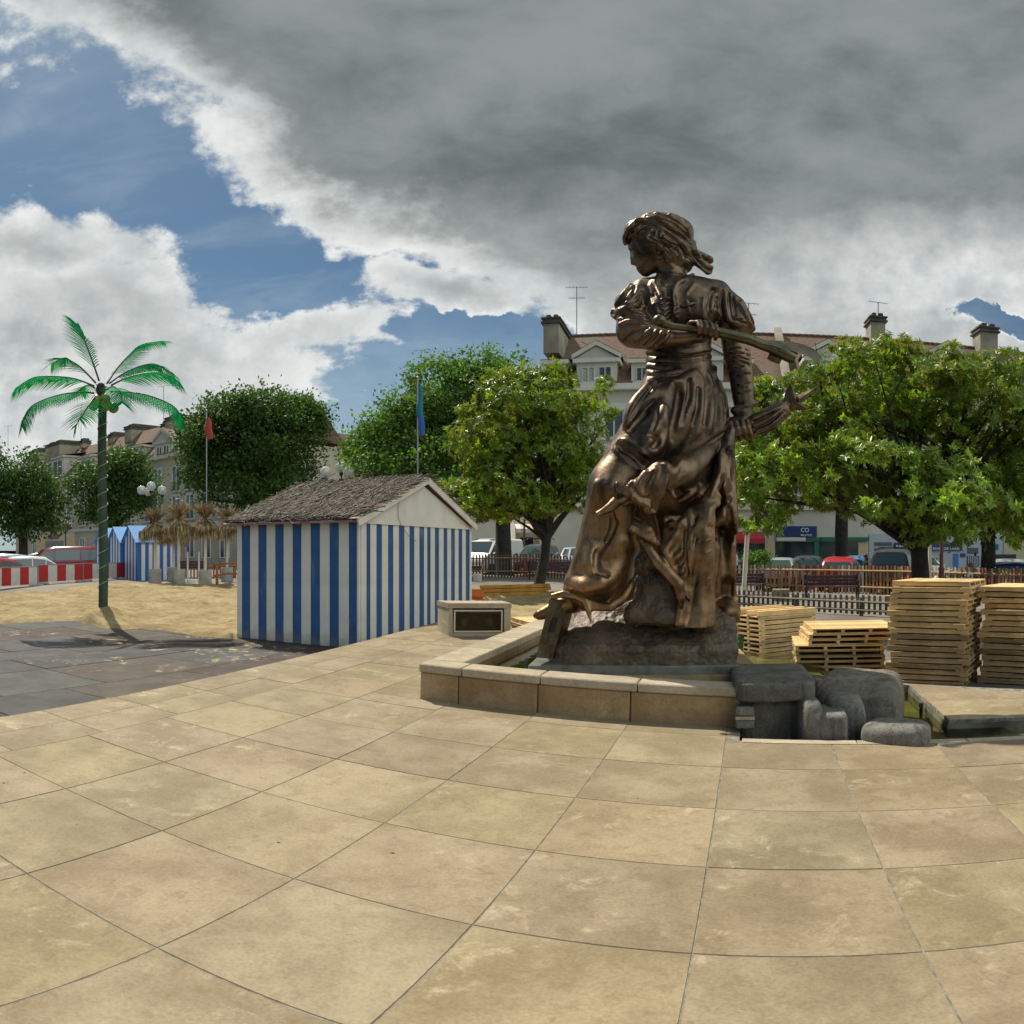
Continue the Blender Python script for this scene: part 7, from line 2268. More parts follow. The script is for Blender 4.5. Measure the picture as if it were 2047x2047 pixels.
plain_post(1048, 43, .45, 1040, 'brown lamp post in front of the striped awning', M_BROWNPOST, stepped=True)
plain_post(1486, 27, .02, 1066, 'pale leaning post beside the statue and the red awning', M_POST, .085, lean=.16)
plain_post(1859, 24, 0, 1088, 'cream straight post before the cash machine', M_POST, .06)
# ------------------------------------------------------------------ flag poles with furled flags
def flag(px, d, zb, ytop, yf0, yf1, cols, label, w=.16):
    base = polar(px, d, zb); h = at(px, ytop, d).z - zb
    F = empty('flagpole', base, 0, label, 'flagpole', 'flagpoles of the square')
    b = MB(); b.tube([(0, 0, 0), (0, 0, h)], .030, 8); b.sphere((0, 0, h + .05), .06, 8, 6); b.build('pole', M_GREYMETAL, F, True, 50)
    z1 = at(px, yf0, d).z - zb; z0 = at(px, yf1, d).z - zb; n = 12
    for ci, m in enumerate(cols):
        f = MB(); za = z1 + (z0 - z1) * ci / len(cols); zb_ = z1 + (z0 - z1) * (ci + 1) / len(cols)
        pts = []; rad = []
        for k in range(7):
            u = (ci + k / 6) / len(cols); pts.append((.05 + .10 * u + .03 * math.sin(9 * u), .02 * math.sin(7 * u), za + (zb_ - za) * k / 6 + .001)); rad.append(w * (.25 + .75 * math.sin(PI * min(1, .12 + .62 * u))))
        f.tube(pts, rad, 9, flat=(Vector((.35, .94, 0)), .45)); f.build('flag_cloth', m, F, True, 60)
M_FTEAL = mat('flag_teal', (0.02, 0.16, 0.25), 0.7); M_FRED = mat('flag_red', (0.35, 0.05, 0.03), 0.7); M_FYEL = mat('flag_yellow', (0.62, 0.55, 0.04), 0.7); M_FBLUE = mat('flag_blue', (0.03, 0.12, 0.42), 0.7)
flag(835, 29, .44, 757, 766, 870, [M_FTEAL, M_FTEAL, M_FBLUE], 'white flagpole with a furled teal blue flag above the hut', .15)
flag(413, 35, .3, 823, 836, 878, [M_FRED], 'flagpole with a furled dull red flag beside the dark tree', .24)
flag(1534, 38, 0, 748, 752, 830, [M_FYEL, M_FBLUE, M_FYEL], 'flagpole with a yellow and blue flag behind the hand of the statue', .42)
# ------------------------------------------------------------------ vehicles
def paint(name, col, rough=.25): return mat(name, col, rough, 0.0, coat=.6)
M_TYRE = mat('tyre', (0.015, 0.015, 0.015), 0.8); M_RIM = mat('rim', (0.35, 0.35, 0.36), 0.35, 0.8)
M_CARGLASS = mat('car_glass', (0.05, 0.075, 0.08), 0.05, spec=1.0); M_LIGHT = mat('headlight', (0.7, 0.7, 0.68), 0.15); M_TAIL = mat('tail_light', (0.35, 0.012, 0.012), 0.3)
M_TRIMBLK = mat('black_trim', (0.014, 0.014, 0.015), 0.5); M_PLATE = mat('number_plate', (0.55, 0.5, 0.2), 0.5)
SHAPES = {  # stations: x (rear to front), belt z, top z ; half widths at sill, belt, roof
    'hatch': dict(st=[(-1.9, .62, .70), (-1.86, .86, .92), (-1.62, .92, 1.28), (-1.35, .93, 1.43), (-.4, .93, 1.47), (.25, .92, 1.42), (.95, .90, .98), (1.5, .82, .84), (1.86, .68, .70), (1.93, .50, .52)], w=(.80, .84, .60), green=(1, 6)),
    'sedan': dict(st=[(-2.15, .62, .66), (-2.1, .86, .90), (-1.5, .92, .97), (-.95, .93, 1.34), (-.3, .93, 1.42), (.3, .92, 1.39), (1.0, .90, .97), (1.65, .82, .84), (2.1, .66, .68), (2.17, .5, .52)], w=(.82, .86, .60), green=(2, 6)),
    'estate': dict(st=[(-2.15, .62, .72), (-2.1, .90, 1.0), (-1.8, .95, 1.44), (-1.4, .96, 1.52), (-.3, .96, 1.54), (.45, .95, 1.46), (1.15, .92, 1.0), (1.7, .84, .86), (2.1, .68, .70), (2.17, .5, .52)], w=(.84, .88, .66), green=(1, 6)),
    'suv': dict(st=[(-2.1, .70, .8), (-2.06, 1.05, 1.15), (-1.95, 1.08, 1.66), (-1.6, 1.08, 1.76), (-.3, 1.08, 1.78), (.35, 1.07, 1.70), (.95, 1.05, 1.14), (1.6, .98, 1.02), (2.0, .85, .87), (2.08, .6, .62)], w=(.84, .90, .70), green=(1, 6)),
    'minibus': dict(st=[(-2.6, .8, 1.0), (-2.55, 1.08, 1.85), (-2.3, 1.1, 1.97), (-.9, 1.1, 2.0), (.7, 1.08, 1.97), (1.25, 1.06, 1.84), (1.95, 1.0, 1.14), (2.3, .9, .95), (2.5, .75, .78), (2.55, .55, .57)], w=(.92, .97, .84), green=(1, 6)),
    'van': dict(st=[(-2.4, .8, 1.0), (-2.36, 1.1, 1.88), (-2.1, 1.1, 1.97), (-.5, 1.1, 2.0), (.7, 1.08, 1.96), (1.1, 1.06, 1.86), (1.75, 1.0, 1.16), (2.15, .9, .95), (2.35, .75, .78), (2.4, .55, .57)], w=(.90, .95, .82), green=(4, 6))}
def car_body(kind, name, mpaint):
    s = SHAPES[kind]; st = s['st']; w0, w1, w2 = s['w']; root_parts = []
    b = MB(); rings = []
    for i, (x, zb, zt) in enumerate(st):
        e = abs(x) / abs(st[0][0]); nar = 1 - .16 * max(0, (e - .75)) / .25
        hw = w1 * nar; up = max(0.0, min(1.0, (zt - zb) / .5)); tw = hw + (w2 * nar - hw) * up
        sill = .22 if e < .93 else .34
        sec = [(w0 * nar * .9, sill), (w0 * nar, sill + .12), (hw, zb * .75 + sill * .25), (hw * .985, zb), (tw + (hw - tw) * .06, zt - (zt - zb) * .12), (tw * .86, zt), (tw * .45, zt + .018 * up)]
        rings.append((x, sec))
        b.addv([(x, -y, z) for y, z in sec] + [(x, y, z) for y, z in reversed(sec)])
    n = 14
    for i in range(len(st) - 1):
        for k in range(n - 1): b.face((i * n + k, i * n + k + 1, (i + 1) * n + k + 1, (i + 1) * n + k))
        b.face((i * n + n - 1, i * n, (i + 1) * n, (i + 1) * n + n - 1))
    b.face(list(range(n))[::-1]); b.face([(len(st) - 1) * n + k for k in range(n)])
    body = b.mesh(name, mpaint, True, 38)
    # glass panels a few millimetres proud of the cabin
    g0, g1 = s['green']; glass = []
    def side(sg):
        out = []
        lo = []; hi = []
        for i in range(g0, g1 + 1):
            x, sec = rings[i]; (ya, za), (yb, zb2) = sec[3], sec[4]
            lo.append(Vector((x, sg * (ya * .93 + yb * .07 + .008), za * .93 + zb2 * .07))); hi.append(Vector((x, sg * (ya * .12 + yb * .88 + .008), za * .12 + zb2 * .88)))
        return lo, hi
    for sg in (-1, 1):
        lo, hi = side(sg); m = MB()
        segs = list(range(len(lo) - 1))
        for i in segs:
            if (hi[i] - lo[i]).length < .03 and (hi[i + 1] - lo[i + 1]).length < .03: continue
            a = .04 if i not in (0,) else .10
            m.poly([lo[i].lerp(lo[i + 1], a), lo[i].lerp(lo[i + 1], 1 - a * .6), hi[i].lerp(hi[i + 1], 1 - a * .6), hi[i].lerp(hi[i + 1], a)])
        glass.append(('side_window', m))
    def cross(i, j, nm):
        (xa, sa), (xb, sb) = rings[i], rings[j]
        A0, B0 = (sa[5] if sa[5][1] > sb[5][1] else sb[5]), None
        hx, hs = (xa, sa) if sa[5][1] > sb[5][1] else (xb, sb); lx, ls = (xb, sb) if hx == xa else (xa, sa)
        ly, lz = ls[5][0] * 1.0, ls[5][1]; hy, hz = hs[5][0], hs[5][1]
        ox = .012 if lx > hx else -.012
        m = MB(); f = lambda u, v: Vector((lx + (hx - lx) * v + ox, u * (ly + (hy - ly) * v), lz + (hz - lz) * v + .014))
        m.poly([f(-1.0, .06), f(1.0, .06), f(.98, .92), f(-.98, .92)]); glass.append((nm, m))
    cross(g1 - 1, g1, 'windscreen')
    cross(g0, g0 + 1, 'rear_window')
    return body, [(nm, m.mesh(nm, M_CARGLASS)) for nm, m in glass], s
_wheel = None
def car(kind, px, d, zb, yaw, mpaint, label, rails=False, group='cars parked round the square', name='parked_car'):
    """yaw: heading of the nose, 0 = to the right of the picture, measured counter-clockwise from above"""
    global _wheel
    body, glass, s = car_body(kind, 'body', mpaint)
    a = azr(px); o = empty(name, polar(px, d, zb), yaw - a, label, 'van' if kind in ('van', 'minibus') else 'car', group)
    link('body', body, o)
    for nm, g in glass: link(nm, g, o)
    L0, L1 = s['st'][0][0], s['st'][-1][0]; w = s['w'][1]
    if _wheel is None:
        t_ = MB(); r_ = MB()
        prof = [(.20, -.09), (.30, -.095), (.32, -.06), (.32, .06), (.30, .095), (.20, .09)]
        t_.lathe(prof, n=18); r_.lathe([(.0, -.03), (.06, -.07), (.205, -.05), (.205, .05), (.06, .07), (.0, .03)], n=10)
        _wheel = (t_.mesh('wheel', M_TYRE, True, 40), r_.mesh('rim', M_RIM, True, 30))
    for wx in (L0 * .64, L1 * .66):
        for sg in (-1, 1):
            q = link('wheel', _wheel[0], o, (wx, sg * (w - .10), .32), (PI / 2, 0, 0)); link('rim', _wheel[1], q)
    for sg in (-1, 1):
        b = MB(); b.box((L1 - .12, sg * w * .68, s['st'][-2][1] - .05), (.14, .32, .13), bev=.02); b.build('headlight', M_LIGHT, o)
        b = MB(); b.box((L0 + .03, sg * w * .74, s['st'][1][1] - .08), (.08, .20, .22), bev=.02); b.build('tail_light', M_TAIL, o)
        b = MB(); b.box((s['st'][s['green'][1] - 1][0] + .42, sg * (w + .07), s['st'][4][1] + .06), (.12, .18, .12), bev=.03); b.build('wing_mirror', mpaint, o)
    for bx_, bz_ in ((L0 - .02, .5), (L1, .44)):
        b = MB(); b.box((bx_, 0, bz_), (.10, w * 1.65, .18), bev=.03); b.build('bumper', M_TRIMBLK, o)
    b = MB(); b.box((L0 - .075, 0, .62), (.012, .5, .11)); b.build('number_plate', M_PLATE, o)
    if rails:
        b = MB()
        for sg in (-1, 1): b.tube([(-1.5, sg * .55, 1.80), (-1.4, sg * .55, 1.86), (.1, sg * .55, 1.86), (.25, sg * .55, 1.77)], .022, 6)
        for x in (-1.0, -.2): b.box((x, 0, 1.865), (.08, 1.2, .03))
        b.build('roof_rails', M_TRIMBLK, o)
    return o
P_SILVER = paint('paint_silver', (0.36, 0.39, 0.40)); P_PALE = paint('paint_pale_green', (0.33, 0.38, 0.37)); P_DKGREY = paint('paint_dark_grey', (0.06, 0.065, 0.07)); P_RED = paint('paint_red', (0.42, 0.03, 0.04)); P_LBLUE = paint('paint_light_blue', (0.10, 0.22, 0.42)); P_NAVY = paint('paint_navy', (0.015, 0.035, 0.13)); P_WHITE = paint('paint_white', (0.68, 0.68, 0.66)); P_MAROON = paint('paint_maroon', (0.22, 0.018, 0.03)); P_BLACK = paint('paint_black', (0.014, 0.015, 0.017))
AWAY = PI / 2; TOW = -PI / 2
car('van', 985, 41.5, .42, TOW - .55, P_WHITE, 'white delivery van parked behind the hut and the fence', name='delivery_van', group=None)
car('estate', 1076, 39.0, .52, TOW - .25, P_DKGREY, 'dark grey car with roof bars behind the slim dark tree trunk', True)
car('hatch', 1146, 45.0, .45, TOW, P_WHITE, 'white car with its windscreen showing just left of the statue')
car('hatch', 1160, 41.0, .46, TOW + .1, P_SILVER, 'silver car half hidden by the skirt of the statue')
car('sedan', 1560, 33.0, 0, AWAY - .15, P_PALE, 'pale grey green car seen from behind right of the pale leaning post')
car('hatch', 1617, 37.5, 0, AWAY - .1, P_DKGREY, 'dark grey hatchback between the pale car and the red car')
car('hatch', 1682, 32.0, 0, AWAY - .1, P_RED, 'red hatchback seen from behind, split by a dark tree trunk')
car('hatch', 1716, 38.0, 0, AWAY - .2, P_LBLUE, 'light blue car behind the woman in black')
car('suv', 1792, 30.5, 0, AWAY - .12, P_DKGREY, 'dark grey off-road car with roof rack beside the magnolia trunk', True)
car('hatch', 1842, 37.0, 0, TOW + .3, P_WHITE, 'white car peeping out right of the magnolia trunk')
car('sedan', 2022, 26.0, -.1, PI - .25, P_NAVY, 'dark blue saloon behind the fence at the right border')
car('hatch', 1990, 33.0, -.1, PI, P_SILVER, 'silver car behind the dark blue saloon')
car('hatch', 2, 33.0, -.05, .55, P_RED, 'red car with a sloping windscreen cut by the left border')
car('hatch', 78, 35.5, .0, .12, P_WHITE, 'white hatchback in side view behind the barriers')
car('estate', 40, 39.0, .0, .2, P_SILVER, 'silver estate car just behind the white hatchback')
car('minibus', 128, 45.5, 0, PI + .15, P_MAROON, 'dark red minibus between the white hatchback and the striped cabins', name='minibus', group=None)
car('estate', 104, 60.0, 0, .2, P_SILVER, 'silver estate car above the roof of the dark red minibus')
car('sedan', 55, 62.0, 0, .3, P_BLACK, 'black car under the dark tree on the left', )
car('hatch', 22, 66.0, 0, .3, P_DKGREY, 'dark car at the left border under the tree')
# ------------------------------------------------------------------ picket fences
M_SLAT = {k: mat('slat_' + k, c, .75, var=.2, vscale=5) for k, c in dict(tan=(.36, .235, .115), red=(.26, .05, .022), orange=(.33, .12, .045), white=(.52, .49, .44), brown=(.13, .075, .045), dark=(.075, .05, .038), grey=(.105, .095, .07)).items()}
M_RAILW = mat('fence_rail', (.33, .21, .10), .8, var=.2, vscale=4)
_slat_cache = {}
def slat_mesh(w, h, key):
    kk = (round(w, 3), round(h, 2), key)
    if kk not in _slat_cache:
        b = MB(); b.prism([(-w / 2, 0, 0), (w / 2, 0, 0), (w / 2, 0, h - .03), (w * .3, 0, h), (-w * .3, 0, h), (-w / 2, 0, h - .03)], (0, .022, 0)); _slat_cache[kk] = b.mesh('slat', M_SLAT[key])
    return _slat_cache[kk]
def fence(pts, h, gap, w, colour, label, rails, seed, lift=0.0, name='picket_fence'):
    """pts: ground points; one slat every gap metres"""
    rng = random.Random(seed)
    base = pts[0]; f = empty(name, base, 0, label, 'fence')
    tot = 0; k = 0
    for a, b in zip(pts[:-1], pts[1:]):
        v = b - a; L = Vector((v.x, v.y, 0)).length; yaw = math.atan2(v.y, v.x); n = int(L / gap)
        for i in range(n):
            u = (i + .5) / n; p = a.lerp(b, u)
            if name == 'picket_fence' or True:
                link('slat', slat_mesh(w, h, colour(k, u, rng)), f, p - base + Vector((0, 0, lift + rng.uniform(-.015, .015))), (rng.uniform(-.02, .02), rng.uniform(-.012, .012), yaw))
            k += 1
        nrm = Vector((-v.y, v.x, 0)).normalized()
        if nrm.y > 0: nrm = -nrm
        for z in rails:
            r = MB(); r.tube([a - base + nrm * .025 + Vector((0, 0, z)), b - base + nrm * .025 + Vector((0, 0, z))], .035, 4); r.build('rail', M_RAILW if colour is not grey_c else M_SLAT['grey'], f)
        for u in (0, 1):
            q = MB(); p = a.lerp(b, u) - base - nrm * .05; q.box((p.x, p.y, p.z + h * .48), (.08, .08, h * .98)); q.build('post', M_RAILW if colour is not grey_c else M_SLAT['grey'], f)
    return f
def warm_c(k, u, rng):
    blk = (k // 7) % 4
    if k % 2 == 0: return 'tan'
    return ('red', 'white', 'orange', 'red')[blk] if rng.random() < .9 else 'tan'
def shade_c(k, u, rng):
    blk = (k // 8) % 3
    return ('brown', 'grey', 'brown')[blk] if k % 2 else 'red' if blk != 1 else 'grey'
def grey_c(k, u, rng): return 'grey'
def fp(px, d, z=None): return polar(px, d, terrace_h(azr(px), d) if z is None else z)
fence([fp(1420, 30.6), fp(1560, 30.2), fp(1660, 29.4), fp(1800, 27.8), fp(1920, 25.8), fp(2090, 23.4)], 1.12, .155, .085, warm_c, 'picket fence with red, white and tan slats behind the purple benches right of the statue', (.28, .92), 4)
fence([fp(925, 36.0), fp(1050, 35.0), fp(1175, 34.0)], 1.12, .155, .085, shade_c, 'shaded brown and grey picket fence in front of the white van left of the statue', (.28, .92), 5)
fence([fp(1455, 22.0), fp(1590, 20.6), fp(1720, 19.4), fp(1800, 18.8)], .50, .165, .075, grey_c, 'low weathered grey picket fence between the pallets and the benches', (.16, .38), 6, .05)
fence([fp(372, 36.5), fp(470, 36.0)], 1.0, .16, .08, lambda k, u, r: 'tan' if k % 2 else 'orange', 'picket fence of tan slats glimpsed between the straw parasol poles', (.28, .8), 7)
# ------------------------------------------------------------------ benches
M_PLUM = mat('bench_plum', (0.075, 0.026, 0.036), 0.5, var=.15, vscale=5)
def bench_proto():
    o = empty('park_bench', (0, 0, 0))
    for k in range(3):
        b = MB(); b.box((0, .24 + k * .012, .50 + k * .13), (2.0, .035, .115), bev=.008); b.build('backrest_slat', M_PLUM, o)
    for k in range(4):
        b = MB(); b.box((0, -.22 + k * .125, .42), (2.0, .11, .035), bev=.008); b.build('seat_slat', M_PLUM, o)
    for sx in (-.93, .93):
        b = MB(); b.box((sx, -.2, .2), (.055, .06, .40)); b.box((sx, .24, .42), (.055, .06, .84)); b.box((sx, 0, .385), (.055, .5, .03)); b.build('leg', M_TRIMBLK, o)
        b = MB(); b.box((sx, -.02, .62), (.06, .5, .035)); b.box((sx, -.25, .51), (.05, .04, .19)); b.build('armrest', M_TRIMBLK, o)
    return o
b0 = bench_proto()
BEN = [(1663, 26.4, .12, 'plum coloured bench in front of the middle of the coloured picket fence'), (1478, 28.2, .10, 'plum coloured bench half hidden by the right side of the statue'), (1100, 32.5, .05, 'dark plum bench behind the slim tree trunk left of the statue'), (368, 34.0, .0, 'plum bench seen between the straw parasol posts')]
for k, (px, d, yaw, lab) in enumerate(BEN):
    o = b0 if k == 0 else copy_tree(b0)
    p = fp(px, d); o.location = p; o.rotation_euler = (0, 0, PI * 0 - azr(px) + yaw); tag(o, lab, 'bench', 'plum benches along the fence')
M_OLDWOOD = mat('old_wood', (.30, .255, .165), .85, var=.2, vscale=5)
for px, d, w, h, lab in ((1561, 25.0, .58, .40, 'pale wooden box with a dark knot hole before the coloured fence'), (1779, 22.6, .27, .34, 'small grey wooden box beside the tallest pallet stack')):
    o = empty('wooden_box', fp(px, d), -azr(px), lab, 'box')
    b = MB(); b.box((0, 0, h / 2), (w, .4, h), bev=.01); b.build('box_body', M_OLDWOOD, o)
    for z_ in (h - .03, .03):
        b = MB(); b.box((0, -.212, z_), (w + .02, .02, .05)); b.build('batten', M_OLDWOOD, o)
    if w > .4:
        b = MB(); b.tube([(w * .22, -.206, h * .5), (w * .22, -.195, h * .5)], .045, 12); b.build('knot_hole', M_TRIMBLK, o)
# ------------------------------------------------------------------ stacks of wooden floor panels
M_PINE = mat('pine', (.54, .35, .145), .7, col2=(.72, .51, .24), vscale=3.0, island=.24, bump=.1, bscale=20)
M_PINEDK = mat('pine_dark', (.34, .22, .095), .75, col2=(.46, .33, .17), vscale=3.0, island=.32, bump=.15, bscale=20)  # darker pine for the lower panels of each stack
M_BOLT = mat('bolt_hole', (.02, .017, .014), .7)
_pan = {}
def panel(w, l, material):
    """floor panel: planks across, stringers along y, fascia board at the ends of the planks' side"""
    key = (w, l, material.name)
    if key in _pan: return _pan[key]
    n = 7; pk = MB(); pk.box((0, 0, 0), (w, l / n - .004, .018), bev=.002)
    stg = MB(); stg.box((0, 0, 0), (.045, l, .040)); bot = MB(); bot.box((0, 0, 0), (w, .09, .014))
    _pan[key] = (pk.mesh('plank', material), stg.mesh('stringer', material), bot.mesh('batten', material))
    return _pan[key]
PAN_T = .0755
def add_panel(loc, yaw, w, l, material, label, group, lip=0.0):
    pk, sg, bt = panel(w, l, material); o = empty('floor_panel', loc, yaw, label, 'wooden panel', group)
    for k in range(7): link('plank', pk, o, (random.uniform(-.004, .004), -l / 2 + l * (k + .5) / 7, .064))
    for k in range(4): link('stringer', sg, o, (-w / 2 + .03 + (w - .06) * k / 3, 0, .0345))
    for k in (-1, 1): link('batten', bt, o, (0, k * (l / 2 - .05), .007))
    return o
ORD = ['topmost', 'second', 'third', 'fourth', 'fifth', 'sixth', 'seventh', 'eighth', 'ninth', 'tenth', 'eleventh', 'twelfth', 'thirteenth', 'fourteenth', 'fifteenth', 'sixteenth', 'seventeenth', 'eighteenth', 'nineteenth', 'twentieth']
def stack(px, d, z0, n, yaw, w, l, where, group, jit=.02, material=M_PINE, dark_from=99, pattern=None, seed=1):
    random.seed(seed); c = polar(px, d, z0); a = -azr(px)
    out = []
    for k in range(n):                                   # k = 0 at the bottom
        dx, dy, dr = (pattern(k) if pattern else (0, 0, 0))
        R = Matrix.Rotation(a, 3, 'Z'); p = c + R @ Vector((dx + random.uniform(-jit, jit), dy + random.uniform(-jit, jit), k * PAN_T))
        top = n - 1 - k
        lab = 'wooden floor panel, %s%s in %s' % (ORD[top], '' if top == 0 else ' from the top', where)
        if k == 0 and n > 3: lab = 'wooden floor panel, lowest in %s' % where
        out.append(add_panel(p, a + yaw + dr, w, l, M_PINEDK if k < dark_from else material, lab, group))
    return c, a
stack(1868, 9.75, .0, 18, PI / 2 - .24, 1.0, 1.02, 'the tallest stack beside the basin', 'panels of the tallest stack', .032, dark_from=9, pattern=lambda k: (.02 * (k % 3) + (.05 if k > 13 else 0), .0, .05 * math.sin(k * 1.7)), seed=3)
stack(2052, 9.9, .0, 17, PI / 2 - .26, 1.0, 1.02, 'the stack cut by the right border', 'panels of the border stack', .035, dark_from=8, pattern=lambda k: (.03 * (k % 2) + (.06 if k in (10, 11, 13) else 0), 0, .04 * math.sin(k * 2.3)), seed=4)
stack(1672, 10.55, .0, 9, .10, 1.22, 1.15, 'the wide middle stack behind the boulders', 'panels of the middle stack', .012, dark_from=5, pattern=lambda k: ((.13 if k > 5 else 0) + (.05 if k == 8 else 0), (.06 if k > 5 else 0), .06 if k > 5 else 0), seed=5)
sc, sa = stack(1541, 12.5, .0, 9, -.85, .95, 1.25, 'the beam topped stack right of the statue', 'panels of the beam topped stack', .012, dark_from=4, seed=6)
stack(1085, 13.6, .03, 6, .35, 1.0, 1.0, 'the low stack left of the statue base', 'panels of the low left stack', .02, dark_from=3, pattern=lambda k: (.03 * (k % 2), 0, 0), seed=7)
# beams lying on the stack
random.seed(8)
BL = ['frontmost beam on the beam topped stack', 'second beam from the front on the stack right of the statue', 'third beam from the front on the stack right of the statue', 'fourth beam on the stack, nearest to the statue']
for k in range(4):
    Rz = Matrix.Rotation(sa - .85, 3, 'Z')
    p = sc + Rz @ Vector((.42 - k * .28, .0, 9 * PAN_T + .045))
    b = MB(); b.box((0, 0, 0), (.075, 1.28, .085), bev=.004)
    o = b.build('beam', M_PINE, None, loc=p, rot=(0, 0, sa - .85 + random.uniform(-.02, .02))); tag(o, 'pale wooden ' + BL[k], 'beam', 'beams on the pallet stack')
# pile of yellow scaffold beams
M_YBEAM = mat('yellow_beam', (.42, .20, .022), .55, var=.25, vscale=5); M_ORANGE = mat('orange_crate', (.48, .11, .012), .55, var=.15, vscale=5)
random.seed(10); yc = polar(1022, 23.0, terrace_h(azr(1022), 23.0))
lay = [(0, 3), (1, 3), (2, 3), (3, 2)]
nm_ = ['near', 'middle', 'far']; lv = ['bottom', 'second', 'third', 'top']
for z, n in lay:
    for q in range(n):
        b = MB(); b.box((0, 0, 0), (2.1 + random.uniform(-.1, .15), .13, .10), bev=.008)
        o = b.build('yellow_beam', M_YBEAM, None, loc=yc + Vector((random.uniform(-.06, .06) + z * .05, -.3 + q * .22 + z * .06, .06 + z * .112)), rot=(0, -.02, .16 + random.uniform(-.02, .02)))
        tag(o, 'yellow wooden beam, %s one of the %s layer of the pile behind the light housing' % (nm_[q], lv[z]), 'beam', 'pile of yellow beams')
for k, (px, z, lab) in enumerate(((951, 0, 'lower orange crate between the hut and the yellow beams'), (952, .24, 'upper orange crate between the hut and the yellow beams'))):
    c = polar(px, 21.4, terrace_h(azr(px), 21.4) + z); o = empty('orange_crate', c, .1, lab, 'crate', 'orange crates')
    b = MB(); b.box((0, 0, .02), (.42, .34, .03)); b.build('crate_floor', M_ORANGE, o)
    for s in (-1, 1):
        b = MB(); b.box((0, s * .165, .12), (.42, .02, .21)); b.box((s * .20, 0, .12), (.02, .30, .21)); b.build('crate_side', M_ORANGE, o)
bk_ = empty('bucket', polar(955, 30.0, terrace_h(azr(955), 30.0)), 0, 'pale bucket with a stick before the shaded fence', 'bucket')
b = MB(); b.lathe([(.15, 0), (.19, .34), (.17, .34), (.14, .03)], n=14); b.build('bucket_body', M_WINFR, bk_, True, 40)
b = MB(); b.tube([(.05, 0, .05), (.22, 0, .75)], .018, 6); b.build('stick', M_PINE, bk_)
